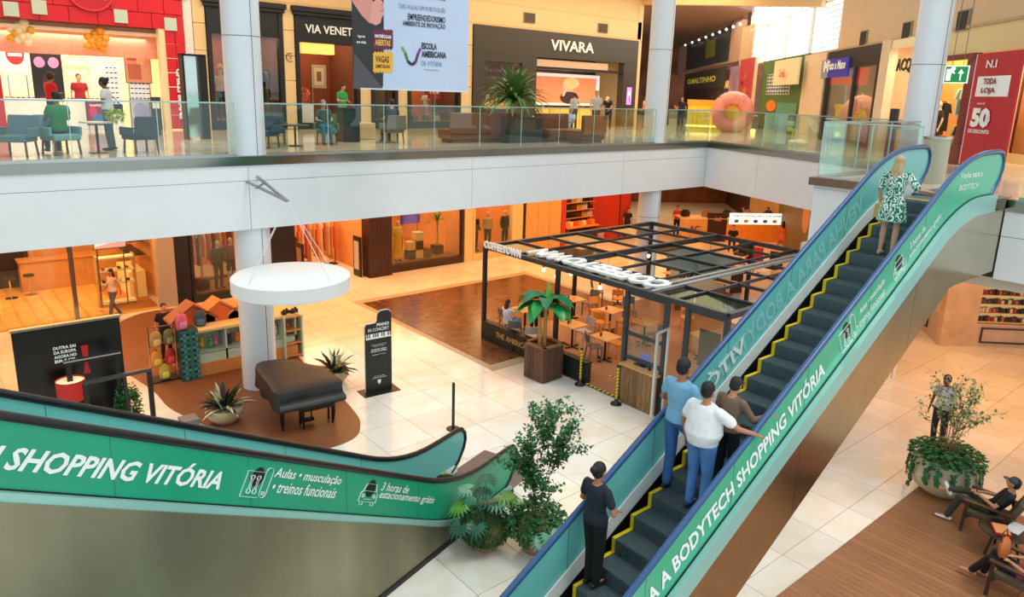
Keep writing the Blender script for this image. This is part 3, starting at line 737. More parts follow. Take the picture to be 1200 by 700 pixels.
    if cap:
        c=MB(); c.lathe([(.0,.1),(.05,.09),(.08,.055),(.09,.02),(.088,.005),(.082,.02),(.0,.06)][::-1],16,(0,-.01,.03),Hm)
        c.prism([(-.06,0),(.06,0),(.05,.07),(0,.095),(-.05,.07)],Hm@V((0,.075,.045)),Hm.to_3x3()@V((1,0,0)),Hm.to_3x3()@V((0,1,0)),(0,0,.008)); c.build('cap',mat('cap_%d_%d_%d'%cap,cap,.6),t)
    if abs(k_-1)>.005: t.scale=(k_,k_,k_)
    return t,j
def facing(p,q):  # rotation so that +Y of the figure points from p to q
    d=V(q)-V(p); return math.atan2(-d.x,d.y)
# ---- riders on the right escalator: all look up the slope (+X)
def tread(k): return k*.2+.006
UPX=-math.pi/2
sk1=(205,150,118); skd=(120,76,54)
person('person in black top and trousers, dark hair in a bun, lowest on the right escalator',(6.0,5.36,tread(8)),UPX,'stand',1.68,skin=(178,120,88),hair=(20,16,16),top=(30,38,48),bottom=(16,17,20),shoes=(24,24,26),hs='bun',female=True,vox=.014,fine=True,
    jo=dict(elR=(.27,.02,1.13),wrR=(.16,.20,1.05),elL=(-.26,.02,1.13),wrL=(-.15,.2,1.05),anL=(-.06,0,.08),anR=(.07,.0,.08),knL=(-.07,.02,.5),knR=(.08,.02,.5)))
person('person in light blue denim shirt and jeans standing left on the escalator',(7.5,5.34,tread(12)),UPX,'stand',1.90,skin=(172,112,82),hair=(20,16,15),top=(122,178,208),bottom=(62,104,166),shoes=(28,28,34),vox=.014,fine=True,
    jo=dict(knL=(-.09,.03,.5),anL=(-.10,.0,.08),knR=(.1,.26,.62),anR=(.1,.34,.27),elL=(-.27,.02,1.15),wrL=(-.19,.2,1.05),elR=(.25,.05,1.13),wrR=(.2,.22,1.02)))
person('heavy-set person in white T-shirt and blue jeans with right hand on the handrail',(7.38,4.86,tread(12)),UPX,'stand',1.76,skin=(186,126,92),hair=(18,15,14),top=(236,238,238),bottom=(84,130,190),shoes=(30,52,100),fat=1.35,vox=.014,fine=True,
    jo=dict(shL=(-.188,0,1.39),shR=(.188,0,1.39),elL=(-.3,.0,1.13),wrL=(-.29,.06,.88),elR=(.40,.12,1.22),wrR=(.50,.34,1.13)))
person('person in brown long-sleeved top and dark cap gripping the escalator handrail',(7.80,4.76,tread(13)),UPX,'stand',1.56,skin=(190,130,98),hair=(22,20,20),top=(120,96,80),bottom=(20,20,22),shoes=(20,20,20),sleeve='long',vox=.014,fine=True,cap=(26,26,30),female=True,
    jo=dict(head=(0,.07,1.585),elR=(.29,.12,1.14),wrR=(.37,.36,1.17),elL=(-.25,.03,1.13),wrL=(-.1,.26,1.12)))
def leafcloth():
    m=bpy.data.materials.new('leaf_print'); m.use_nodes=True; nt=m.node_tree; b=nt.nodes['Principled BSDF']; L=nt.links.new
    tc=nt.nodes.new('ShaderNodeTexCoord'); wv=nt.nodes.new('ShaderNodeTexWave'); wv.inputs['Scale'].default_value=5; wv.inputs['Distortion'].default_value=14; wv.inputs['Detail'].default_value=1.5; wv.inputs['Detail Scale'].default_value=2.2
    r=nt.nodes.new('ShaderNodeValToRGB'); r.color_ramp.interpolation='CONSTANT'; e=r.color_ramp.elements; e[0].color=S(20,120,84); e[1].position=.42; e[1].color=S(58,168,130)
    x=e.new(.62); x.color=S(236,242,236)
    L(tc.outputs['Object'],wv.inputs['Vector']); L(wv.outputs['Color'],r.inputs[0]); L(r.outputs[0],b.inputs['Base Color']); b.inputs['Roughness'].default_value=.85; return m
gd,_=person('person in green and white leaf-print dress with long fair hair high on the escalator',(12.33,4.98,tread(26)),UPX,'stand',1.62,skin=(214,160,126),hair=(188,160,118),hs='long',dress=dict(z=.60,sl=.85),topm=leafcloth(),shoes=(200,180,150),female=True,vox=.014,fine=True,
    jo=dict(elR=(.33,.08,1.18),wrR=(.50,.30,1.12),elL=(-.26,.0,1.13),wrL=(-.25,.1,.9)))
hb=MB().torus if False else MB()
hb.box(-.33,.05,.62,-.24,.30,.86); hb.tube([(-.285,.09,.86),(-.285,.11,.97),(-.285,.22,.97),(-.285,.26,.86)],.008,6)
hb.build('handbag',mat('bag_tan',(206,164,96),.6),gd,bevel=.01)
# ================================================================== CAFE
fr=mat('frame_grey',(62,70,76),.4,.5); frd=mat('frame_dark',(34,36,38),.45,.3)
wood_o=mat('wood_orange',(244,150,56),.45,noise=.12,scale=5,stretch=(1,6,1)); wood_t=mat('wood_tabletop',(236,160,88),.35,noise=.10,scale=5,stretch=(1,6,1))
wood_d=mat('wood_dark',(104,66,44),.5,noise=.2,scale=5); greyc=mat('grey_chair',(110,108,106),.5,noise=.06); palec=mat('pale_chair',(196,186,170),.5)
fern=mat('fence_dark',(26,38,38),.4); gold=mat('gold_letter',(206,178,110),.4,.4)
plank=mat('deck_plank',(176,118,80),.4,noise=.18,scale=4,vary=.12,stretch=(1,7,1))
X0,X1,Y0,Y1,ZR=13.5,21.5,8.55,17.3,3.0
cf=thing('cafe_pavilion','open grey metal frame cafe pavilion with gridded roof and white letters','pavilion',(X0,Y1,0))
b=lambda n,m_,*a,**k:None
def P(mb,n,m_,**k): return mb.build(n,m_,cf,world=True,**k)
for (x,y) in ((X0,Y1),(X0,14.0),(X0,11.45),(X0,10.2),(X0,9.6),(X0,Y0),(X1,Y1),(X1,Y0),(17.5,Y1),(17.5,Y0),(X1,13)):
    P(MB().cbox((x,y,ZR/2),(.11,.11,ZR)),'post',fr if y<12 else frd)
bm=[((X0,Y0),(X0,Y1)),((X1,Y0),(X1,Y1)),((X0,Y0),(X1,Y0)),((X0,Y1),(X1,Y1))]
for a_,b_ in bm: P(MB().bar((*a_,ZR),(*b_,ZR),.13,.13),'roof_beam',fr)
for x in (14.75,16.1,17.45,18.8,20.15): P(MB().bar((x,Y0,ZR+.02),(x,Y1,ZR+.02),.05,.08),'roof_bar',fr)
for y in (10.0,11.45,12.9,14.35,15.8): P(MB().bar((X0,y,ZR+.02),(X1,y,ZR+.02),.05,.08),'roof_bar',fr)
for y in (10.7,10.95): P(MB().bar((X0,y,ZR+.06),(X1,y,ZR+.06),.10,.07),'roof_bar',mat('frame_pale',(150,162,168),.35,.4))
P(MB().bar((X0,14.35,ZR-.0),(X1,14.35,ZR),.12,.16),'roof_beam',fr)
rg=glass('roof_panel',(150,158,162),.10)
for (xa,xb,ya,yb) in ((13.6,14.7,11.5,17.2),(13.6,14.7,8.7,11.4),(16.15,17.4,11.0,12.85),(17.5,18.75,11.5,14.3),(16.2,17.4,15.85,17.2),(18.85,20.1,15.85,17.2),(14.8,16.05,14.4,15.75),(20.2,21.4,10.05,11.4)):
    P(MB().box(xa,ya,ZR+.0,xb,yb,ZR+.015),'roof_panel',rg)
lettering('roof_lettering','COFFEETOWN',(14.55,10.75,ZR+.06),(0,1,0),(-1,0,0),.82,mat('sign_white',(246,248,248),.4),cf,width=4.9,depth=.06,bold=.05,label='large white letters lying on the roof')
lettering('front_lettering','COFFEETOWN',(X0-.08,17.25,ZR-.02),(0,-1,0),(0,0,1),.24,mat('sign_white',(246,248,248),.4),cf,width=1.75,depth=.03,bold=.05,label='white letters on the front beam')
# framed window, door leaves
for (ya,yb,z) in ((10.25,11.4,1.85),(10.25,11.4,1.22),(8.6,9.55,1.22),(8.6,9.55,2.9),(10.25,11.4,2.9)):
    P(MB().bar((X0,ya,z),(X0,yb,z),.07,.09),'crossbar',fr)
for (ya,yb,z0,z1) in ((10.25,11.4,1.25,1.82),(10.25,11.4,1.88,2.88),(8.6,9.55,1.25,2.88)):
    P(MB().box(X0-.01,ya,z0,X0+.01,yb,z1),'window_pane',GLS)
P(MB().box(X0+.08,8.75,1.6,X0+.1,9.3,2.5),'menu_board',mat('menu_board',(110,82,62),.6))
P(MB().bar((X0,10.1,.02),(12.95,10.0,.02),.04,.04).bar((X0,10.1,2.3),(12.95,10.0,2.3),.05,.05).bar((12.95,10.0,0),(12.95,10.0,2.3),.06,.06).bar((X0-.02,10.1,0),(X0-.02,10.1,2.3),.05,.05),'door_leaf',mat('door_pale',(196,206,206),.3,.5),label='pale open door leaf')
P(MB().box(X0-.1,Y0,.012,X1+.05,Y1,.035),'deck_base',wood_d)
dk=MB()
for i in range(int((X1-X0)/.16)):
    for j in range(3): dk.box(X0-.08+i*.16,Y0+j*2.92+.01,.035,X0+.065+i*.16,Y0+(j+1)*2.92-.01,.045)
P(dk,'deck_planks',plank,kind='stuff')
# low dark fence with lettering, in sections
for (ya,yb) in ((17.25,15.7),(15.66,14.1),(14.0,12.62)):
    q=MB().box(X0-.09,yb,.04,X0+.07,ya,.60)
    f_=P(q,'fence_panel',fern,bevel=.01)
    MB().box(X0-.12,yb,.60,X0+.10,ya,.64).build('fence_cap',frd,f_,world=True)
    MB().box(X0-.115,yb,.04,X0-.09,ya,.13).build('fence_foot',frd,f_,world=True)
lettering('fence_lettering','THE AMERICAN COFFEE',(X0-.095,16.55,.27),(0,-1,0),(0,0,1),.17,gold,cf,width=2.5,depth=.01,bold=.01,label='pale gold letters on the low fence')
# striped threshold
hz=MB(); hz2=MB()
for k in range(16):
    (hz if k%2 else hz2).box(X0-.12,11.42+k*.075,.036,X0-.04,11.42+(k+1)*.075,.05)
    (hz if k%2 else hz2).box(14.35,11.45+k*.075,.046,14.42,11.45+(k+1)*.075,.055)
P(hz,'hazard_tape',yellow,kind='stuff'); P(hz2,'hazard_tape',black,kind='stuff')
# wooden plank box under the window
wb=thing('plank_counter','weathered wooden plank counter box under the cafe window frame','counter',(13.55,10.8,0))
pk=mat('weathered_plank',(136,104,66),.6,noise=.35,scale=6,vary=.28,stretch=(4,4,.6))
for k in range(8): MB().box(-.22,-.56+k*.14,.03,-.18,-.44+k*.14+.012,1.02).build('plank',pk,wb,bevel=.004)
for k in range(3): MB().box(-.18+k*.13,.555,.03,-.06+k*.13,.585,1.02).build('plank',pk,wb)
MB().box(-.17,-.55,.03,.2,.55,1.0).build('carcass',wood_d,wb); MB().box(-.27,-.6,1.02,.24,.62,1.07).build('worktop',mat('pine_top',(206,160,96),.4,noise=.15,scale=5),wb,bevel=.01)
lp=thing('laptop','open laptop with blue screen on the plank counter','laptop',(13.62,10.95,1.072))
MB().box(-.12,-.17,0,.12,.17,.02).build('keyboard',frd,lp); MB().box(.1,-.17,.02,.12,.17,.26).build('screen_lid',mat('screen_blue',(70,90,190),.3,emit=.6),lp)
for i,(dy,hh) in enumerate(((-.15,.12),(-.3,.16),(-.42,.10))):
    tag(MB().lathe([(.0,0),(.04,0),(.045,hh*.6),(.02,hh*.8),(.02,hh),(0,hh)],12).build('jar',mat('jar%d'%i,((60,60,64),(90,70,60),(170,170,168))[i],.3),smooth=True),('dark glass jar','brown jar','pale jar')[i]+' on the plank counter beside the laptop','jar').location=(13.5,10.75+dy,1.072)
# stanchions wrapped in hazard tape
def stanchion(x,y,label):
    t=thing('stanchion',label,'stanchion',(x,y,.0)); MB().lathe([(0,0),(.15,0),(.14,.03),(.06,.08),(.03,.16),(0,.17)],20).build('base',black,t,smooth=True)
    MB().cyl(0,0,.1,1.0,.03).build('pole',yellow,t); m=MB()
    for k in range(9): m.tube([(.032*math.cos(a),.032*math.sin(a),.16+k*.09+.06*a/6.3) for a in (0,1.57,3.14,4.71,6.28)],.014,5)
    m.build('black_band',black,t,kind='stuff'); MB().lathe([(0,0),(.04,0),(.04,.05),(0,.07)],12,(0,0,1.0)).build('cap',black,t)
stanchion(13.3,12.75,'black and yellow taped stanchion at the left of the cafe entrance')
stanchion(13.15,11.3,'black and yellow taped stanchion at the right of the cafe entrance')
# tables and chairs
def make_table(label):
    t=thing('cafe_table',label,'table')
    MB().box(-.35,-.35,.72,.35,.35,.75).build('tabletop',wood_t,t,bevel=.006)
    MB().cyl(0,0,.03,.72,.035).build('pedestal',black,t); MB().bar((-.28,0,.03),(.28,0,.03),.06,.03).bar((0,-.28,.03),(0,.28,.03),.06,.03).build('foot',black,t)
    return t
def make_chair(label,m_):
    t=thing('cafe_chair',label,'chair')
    MB().prism([(-.21,-.2),(.21,-.2),(.225,.0),(.21,.2),(-.21,.2),(-.225,0)],(0,0,.43),(1,0,0),(0,1,0),(0,0,.035)).build('seat',m_,t,bevel=.012)
    n=8; p=[(-.21+.42*i/n, -.215-.05*math.sin(math.pi*i/n)) for i in range(n+1)]
    q=p+[(a,b_-.02) for a,b_ in p[::-1]]
    MB().prism(q,(0,0,.62),(1,0,0),(0,1,0),(0,-.04,.24)).build('backrest',m_,t,smooth=True)
    for sx in (-1,1):
        MB().bar((sx*.19,.17,0),(sx*.18,.16,.44),.035,.035).build('leg',m_,t)
        MB().bar((sx*.2,-.24,0),(sx*.18,-.18,.44),.035,.035).bar((sx*.18,-.18,.44),(sx*.19,-.25,.86),.035,.03).build('leg',m_,t)
    return t
TP=[(671.4,379.7,'front left table beside the banana planter'),(710,394,'square table nearest the cafe entrance'),(715.5,363,'table in the middle of the orange chairs'),(671,350,'table behind the banana leaves'),(725,334,'long-standing table at the back near the roof letters'),(756,377,'table seen through the window frame'),(615.7,361.6,'table where two people sit at the fence'),(790,320,'table behind the pale roof beams'),(850,330,'table under the far right roof bays'),(824,392,'table seen through the open door')]
tb=None; tpos=[]
for i,(x,y,l) in enumerate(TP):
    p=onz(x,y,.795); lab='square wooden cafe table: '+l.replace('long-standing ','')
    if tb is None: tb=make_table(lab); tb.location=(p.x,p.y,.045)
    else: dup(tb,(p.x,p.y,.045),(.1*i)%.3-.1,lab)
    tpos.append(p)
    if i<7:
        g=MB().lathe([(0,0),(.035,0),(.04,.07),(.03,.10),(0,.1)],10).build('sugar_pot',mat('pot_red',(120,40,30),.4),smooth=True); g.location=(p.x-.1,p.y+.1,.797); tag(g,'small dark red sugar pot on the '+l.replace('long-standing ',''),'pot')
CH=[('o',706,378,2,'orange wooden chair pulled in at the middle table, its back to the entrance'),('o',729,375,2,'orange wooden chair on the right of the middle table'),('o',723,402,1,'orange wooden chair on the right of the entrance table'),('o',724,350,4,'orange wooden chair before the back table'),('o',700,364,2,'orange wooden chair left of the middle table, half hidden'),
    ('o',741,391,1,'orange wooden chair partly behind the window frame'),('g',697,406,1,'grey chair nearest the cafe entrance, its back to the fence'),('g',701,342,4,'grey chair behind the middle group, by the back table'),('g',691,355,3,'grey chair at the table behind the banana leaves'),('p',684,388,0,'pale seated chair right of the front left table'),
    ('g',738,364,5,'grey chair between the middle table and the window frame'),('g',768,392,5,'grey chair seen through the window frame'),('o',806,372,9,'orange wooden chair seen through the open doorway'),('o',783,352,5,'orange wooden chair behind the window frame'),('g',605,388,6,'grey chair in front of the couple, its back against the low fence'),('p',622,395,6,'pale chair beside the grey one at the low fence'),('g',595,375,6,'pale brown chair under the seated person in white')]
protos={}
for (c,x,y,ti,l) in CH:
    p=onz(x,y,.49); q=tpos[ti]; rz=facing((p.x,p.y,0),(q.x,q.y,0))
    m_={'o':wood_o,'g':greyc,'p':palec}[c]
    if c not in protos: t=make_chair(l,m_); t.location=(p.x,p.y,.046); t.rotation_euler=(0,0,rz); protos[c]=t
    else: dup(protos[c],(p.x,p.y,.046),rz,l)
# couple at the fence table
pc=onz(595,378,.49); pq=tpos[6]
person('person with long dark hair in white T-shirt and jeans eating at the fence table',(pc.x,pc.y,.0),facing((pc.x,pc.y,0),(pq.x,pq.y,0)),'sit',1.66,hair=(58,38,28),hs='long',top=(240,240,244),bottom=(96,140,196),female=True,vox=.02,jo=dict(elL=(-.2,.16,.86),wrL=(-.1,.38,.86),elR=(.2,.16,.86),wrR=(.1,.38,.86)))
person('dark-haired person in black seated across the fence table behind the banana leaves',(pq.x+.75,pq.y-.1,.0),facing((pq.x+.75,pq.y-.1,0),(pc.x,pc.y,0)),'sit',1.72,hair=(20,18,18),top=(30,30,34),bottom=(30,30,34),vox=.02)
for k,(dx,dy) in enumerate(((-.12,.08),(.12,-.1))):
    pl=MB().lathe([(0,0),(.07,0),(.12,.02),(.115,.024),(.06,.008),(0,.008)],18).build('plate',mat('plate_white',(240,240,238),.3),smooth=True); pl.location=(pq.x+dx,pq.y+dy,.797); tag(pl,('white plate nearer the person in the white T-shirt','white plate nearer the person in black')[k],'plate')
# hanging bulbs
bulb=mat('bulb_warm',(255,226,170),.3,emit=9,ecol=(255,214,150))
for i,(x,y) in enumerate(((621,303),(637,316),(652,324),(669,321),(712,326),(703,337),(760,300),(832,297),(697,297))):
    z=2.35; p=onz(x,y,z)
    t=thing('pendant_bulb','bare pendant bulb, %s from the left under the cafe roof grid'%ORD[[0,1,2,3,7,5,8-1+1,8,4].index(i) if False else sorted([621,637,652,669,712,703,760,832,697]).index(x)],'lamp',(p.x,p.y,z),0,'pendant bulbs under the cafe roof')
    MB().ell((0,0,0),(.055,.055,.065),10,8).build('bulb',bulb,t,smooth=True); MB().cyl(0,0,.05,.13,.028,n=10).build('socket',black,t); MB().cyl(0,0,.12,ZR-z+.02,.006,n=5).build('cord',black,t)
# banana plant in tall plank planter
pb=thing('plank_planter','tall square dark plank planter with soil at the cafe fence','planter',(12.85,13.75,0),R(3))
S_=.37
for side in range(4):
    for k in range(6):
        m_=Matrix.Rotation(side*math.pi/2,4,'Z')
        MB().box(-S_+k*.1233+.004,-S_-.02,.03,-S_+(k+1)*.1233-.004,-S_+.01,.98,m_).build('plank',mat('planter_plank',(98,66,50),.6,noise=.35,scale=7,vary=.3,stretch=(4,4,.5)),pb)
rim=mat('planter_rim',(140,96,66),.5,noise=.1)
for side in range(4): MB().box(-S_-.05,-S_-.05,.98,S_+.05,-S_+.06,1.03,Matrix.Rotation(side*math.pi/2,4,'Z')).build('rim_board',rim,pb)
MB().box(-S_,-S_,.85,S_,S_,.93).build('soil',mat('soil',(110,74,50),.9,noise=.3,scale=20,bump=.6),pb)
leafm=mat('banana_leaf',(40,150,72),.35,noise=.25,scale=3); leafm2=mat('banana_leaf_blue',(28,122,84),.35,noise=.25,scale=3); trunkm=mat('banana_trunk',(190,140,80),.6,noise=.2,scale=6)
bp=thing('banana_plant','broad-leaved green banana plant growing in the plank planter','plant',(12.85,13.75,.935))
for (x,y,hh) in ((.0,.0,1.35),(.10,.1,1.15),(-.12,.05,1.0)):
    MB().tube([(x,y,0),(x*1.1,y,hh*.5),(x*1.6,y*1.3,hh)],[.055,.045,.03],8).build('trunk',trunkm,bp,smooth=True)
def bleaf(o,az,el,L,wd,droop,m_,parent,name='leaf',n=7,fold=.25,lobes=0):
    """a curved leaf blade with a midrib fold; lobes cuts its margin into fingers"""
    vs=[];fs=[];p=V(o);d=V((math.cos(az)*math.cos(el),math.sin(az)*math.cos(el),math.sin(el)))
    for i in range(n+1):
        u=i/n; w_=wd*math.sin(math.pi*min(1,u*.93+.07))**.7*(1-.25*u)
        if lobes and i%2==1: w_*=(1-lobes)
        s=d.cross(V((0,0,1))); s=s.normalized() if s.length>.05 else V((math.sin(az),-math.cos(az),0)); up=s.cross(d)
        vs+= [p+s*w_+up*w_*fold,p,p-s*w_+up*w_*fold]
        p=p+d*(L/n); d=(d+V((0,0,-droop/n))).normalized()
    for i in range(n):
        a=i*3; fs+=[(a,a+1,a+4,a+3),(a+1,a+2,a+5,a+4)]
    k=len(vs); th=V((0,0,-.004)); vs2=[v+th for v in vs]
    mb=MB().add(vs,fs); 
    return mb
for i in range(20):
    az=i*2.4+.3; hh=1.1+.25*random.random()
    L=.75+.25*random.random()
    bleaf((.06*math.cos(az),.06*math.sin(az),hh),az,.75-.5*(i%3)/2,L,.215+.03*random.random(),1.9,leafm if i%3 else leafm2,bp).build('leaf',leafm if i%3 else leafm2,bp,smooth=True)
for (x,y,a_) in ((.02,.0,.3),(.14,.05,2.2)):
    MB().tube([(x,y,1.1),(x+.02,y,1.45),(x+.05,y,1.78)],[.03,.045,.008],8).build('rolled_leaf',mat('leaf_young',(120,190,84),.4),bp,smooth=True)
# ================================================================== GROUND FLOOR THINGS
def ldiam(mb,p,d,up,L,w):
    d=d.normalized(); s=d.cross(up); s=s.normalized() if s.length>.05 else V((1,0,0)); u2=s.cross(d)
    k=len(mb.v); mb.v+= [tuple(p),tuple(p+d*L*.45+s*w+u2*w*.25),tuple(p+d*L-u2*L*.12),tuple(p+d*L*.45-s*w+u2*w*.25)]
    mb.f+=[(k,k+1,k+2),(k,k+2,k+3)]
def rdir(zb=0): 
    while 1:
        d=V((random.uniform(-1,1),random.uniform(-1,1),random.uniform(-1,1)+zb))
        if .1<d.length: return d.normalized()
def cloud(c,r,n,L,w,zb=0,shell=.5):
    mb=MB(); c=V(c)
    for i in range(n):
        d=rdir(); q=shell+(1-shell)*random.random()
        p=c+V((d.x*r[0],d.y*r[1],d.z*r[2]))*q; ldiam(mb,p,(d*.7+rdir(zb)).normalized(),V((0,0,1)),L*random.uniform(.7,1.2),w)
    return mb
# curved brown deck under kiosk and piano
deckp=[(3.3,22.6),(3.75,21.0),(4.1,19),(4.15,17.6),(4.45,16.4),(4.8,15.3),(5.15,14.4),(5.7,13.7),(6.3,13.45),(6.95,13.55),(7.35,14.0),(7.6,14.7),(7.85,16.5),(8.05,18.9),(8.4,21),(8.6,24),(7.2,25.7),(5.6,26.0),(4.4,25.0),(3.6,23.9)]
def smoothp(p,k=4):
    out=[];n=len(p)
    for i in range(n):
        a,b_,c,d=[p[(i+j-1)%n] for j in range(4)]
        for q in range(k):
            t=q/k; out.append(tuple(.5*((2*b_[z])+(-a[z]+c[z])*t+(2*a[z]-5*b_[z]+4*c[z]-d[z])*t*t+(-a[z]+3*b_[z]-3*c[z]+d[z])*t**3) for z in (0,1)))
    return out
MB().prism(smoothp(deckp),(0,0,0),(1,0,0),(0,1,0),(0,0,.008)).build('deck_inlay',mat('brown_vinyl',(126,78,46),.4,noise=.12,scale=3,stretch=(.6,6,1)),fl,label='brown rounded floor area under the piano')
# piano under its cover
cover=mat('cover_black',(44,42,42),.5,noise=.12,scale=3,bump=.25)
pn=thing('grand_piano','grand piano under a black fabric cover','piano',(6.5,15.5,0),R(-6))
outl=smoothp([(-.74,-.98),(.0,-1.0),(.74,-.98),(.75,-.55),(.70,.0),(.45,.45),(.25,.85),(-.1,1.15),(-.5,1.2),(-.72,.95),(-.76,.3),(-.76,-.4)],3)
def ring(sc_,z,w=0):
    r=[]
    for i,(x,y) in enumerate(outl):
        q=1+w*math.sin(i*2.3)*.02+w*math.sin(i*5.1)*.012; r.append((x*sc_*q,y*sc_*q,z))
    return r
rs=[ring(.0001,1.06),ring(.6,1.055),ring(.93,1.045),ring(.985,1.02),ring(1.0,.97),ring(1.005,.85,1),ring(1.02,.72,1.5),ring(1.03,.60,2.2),ring(1.015,.56,2.2),ring(.9,.58)]
mb=MB(); n=len(outl)
mb.add([p for r_ in rs for p in r_],[(i*n+k,i*n+(k+1)%n,(i+1)*n+(k+1)%n,(i+1)*n+k) for i in range(len(rs)-1) for k in range(n)])
mb.build('cover',cover,pn,smooth=True)
c2=MB(); eloft(c2,[(-.74,-1.06,.70),(-.4,-1.1,.72),(0,-1.11,.71),(.4,-1.1,.72),(.74,-1.06,.70)],[(.10,.15),(.11,.17),(.12,.165),(.11,.17),(.10,.15)],(0,0,1),12); c2.build('keyboard_bulge',cover,pn,smooth=True)
lac=mat('lacquer_black',(18,16,16),.2)
for (x,y) in ((-.6,-.75),(.6,-.75),(-.25,.9)):
    MB().tube([(x,y,.60),(x,y,.2),(x,y,.07)],[.06,.045,.03],10).ell((x,y,.035),(.03,.03,.035)).build('leg',lac,pn,smooth=True)
MB().bar((-.12,-.62,.08),(-.1,-.62,.6),.03).bar((.12,-.62,.08),(.1,-.62,.6),.03).box(-.16,-.68,.06,.16,-.58,.13).build('pedal_lyre',lac,pn)
bn=thing('piano_bench','black piano bench pushed under the covered piano','bench',(6.6,14.72,0),R(-6))
MB().box(-.38,-.17,.42,.38,.17,.50).build('seat',lac,bn,bevel=.02)
for sx in (-1,1):
    for sy in (-1,1): MB().bar((sx*.34,sy*.13,0),(sx*.34,sy*.13,.42),.04).build('leg',lac,bn)
# totem sign
ts=thing('totem_sign','black piano concert sign with stepped curved top on a flat base','sign',(8.72,15.55,0),R(-4))
prof=[(-.36,.02),(.36,.02),(.36,2.05)]+arc(.24,2.05,.12,0,90,4)+arc(.12,2.03,.14,90,180,4)+[(-.03,1.93)]+arc(-.1,1.93,.07,0,-90,3)+[(-.28,1.85)]+arc(-.28,1.78,.08,90,180,3)
MB().prism(prof,(0,.03,0),(1,0,0),(0,0,1),(0,-.06,0)).build('board',black,ts)
MB().prism([(x*1.035,z*1.008) for x,z in prof],(0,.035,0),(1,0,0),(0,0,1),(0,-.03,0)).build('white_edge',offw,ts)
MB().box(-.5,-.25,0,.5,.25,.02).build('base_plate',black,ts)
def tl(s,z,h,w,bold=.01,a_='c',x=0): lettering('lettering',s,(x,-.034,z),(1,0,0),(0,0,1),h,letterw,ts,width=w,bold=bold,anchor=a_,world=False)
tl('PIANO',1.78,.085,.34,.03,'l',-.05); tl('IN CONCERT',1.66,.085,.58); tl('Um espaço para quem ama música',1.28,.028,.42); tl('sente-se e toque',1.24,.026,.3); tl('MOSTRE SEU TALENTO',1.15,.036,.42,.02); tl('NO PIANO DO SHOPPING',1.10,.036,.44,.02); tl('Aproveite o momento',1.01,.03,.38); tl('Mais informações',.42,.026,.3); tl('na central de atendimento',.38,.026,.4)
k1=MB().box(-.35,-.036,1.46,.35,-.031,1.60); k1.build('keys_white',letterw,ts); k2=MB()
for k in range(12):
    if k%7 not in (2,6): k2.box(-.33+k*.058,-.040,1.50,-.30+k*.058,-.036,1.60)
k2.build('keys_black',black,ts,kind='stuff')
MB().prism([(-.045,.33),(.045,.33),(.045,.27),(0,.2),(-.045,.27)],(0,-.031,0),(1,0,0),(0,0,1),(0,-.004,0)).build('crest',letterw,ts)
# white disc canopy hung from bars
dc=thing('disc_canopy','large white round disc canopy hung on wires above the piano','canopy',(6.47,15.5,3.09))
MB().lathe([(0,.35),(1.28,.36),(1.32,.33),(1.32,.02),(1.29,0),(0,.02)],64).build('drum',mat('disc_white',(240,242,242),.5),dc,smooth=True)
for a_ in (20,110,200,290): MB().bar((1.22*math.cos(R(a_)),1.22*math.sin(R(a_)),.35),(0,0,2.05),.012).build('wire',offw,dc)
MB().bar((-.28,1.72,2.32),(0,0,2.05),.055).bar((-.02,1.72,2.42),(0,0,2.05),.055).bar((-.26,1.2,2.22),(-.02,1.25,2.34),.04).build('bracket',mat('bracket',(150,158,166),.35,.6),dc,label='grey steel bracket fixed to the fascia')
# potted plants by the piano
def potted_spiky(x,y,label,r=.42,hh=.36,n=52):
    pt=thing('bowl_planter','shallow beige bowl planter '+label,'planter',(x,y,.008))
    MB().lathe([(0,0),(r*.55,0),(r*.9,hh*.45),(r,hh*.85),(r*.97,hh),(r*.88,hh),(r*.85,hh*.9),(0,hh*.85)],28).build('bowl',mat('bowl_beige',(196,176,140),.5),pt,smooth=True)
    pl=thing('spiky_plant','variegated dark green and cream leafed plant '+label,'plant',(x,y,hh*.85+.01))
    ms=[mat('leaf_dark',(38,62,40),.4,noise=.3,scale=6),mat('leaf_cream',(214,212,170),.4,noise=.2,scale=6),mat('leaf_plum',(92,60,62),.4,noise=.2)]
    for i in range(n):
        az=i*2.399; e=.25+1.15*((i*7)%n)/n; q=bleaf((.12*math.cos(az)*random.random(),.12*math.sin(az)*random.random(),0),az,e,.50+.22*random.random(),.05,.9,None,None,n=4)
        q.build('leaf',ms[(0,1,0,0,2,1,0)[i%7]],pl)
potted_spiky(4.98,16.1,'left of the covered piano',r=.44,n=78); potted_spiky(8.05,16.75,'behind the covered piano, partly hidden',r=.40,n=70)
# display panel, lamp and frame at the left
dp=thing('advertising_board','large black free-standing display panel behind the red lamp','panel',(2.24,17.5,0))
MB().box(-1.01,-.04,.0,1.01,.04,2.5).build('board',mat('panel_black',(13,13,15),.3),dp,bevel=.01)
MB().box(-1.03,-.06,2.5,1.03,.06,2.55).build('top_rail',steel,dp)
for i,s in enumerate(('DUTRA SAI','DA EUROPA','AGORA NO','BRASIL')): lettering('lettering',s,(-.1,-.045,1.98-i*.10),(1,0,0),(0,0,1),.07,letterw,dp,width=.42,bold=.03,anchor='c',world=False)
rd=mat('red_print',(190,30,30),.4); MB().prism([(.2,1.98),(.34,1.98),(.33,1.75),(.30,1.55),(.34,1.32),(.2,1.32),(.24,1.55),(.22,1.75)],(0,-.045,0),(1,0,0),(0,0,1),(0,-.003,0)).build('printed_figure',rd,dp)
lp=thing('drum_lamp','red drum lamp shade hanging from a black bracket arm','lamp',(2.1,16.9,1.02))
MB().lathe([(.27,0),(.28,.44),(.27,.44),(.26,.0)],32).build('shade',mat('shade_red',(206,44,34),.6,noise=.05),lp,smooth=True)
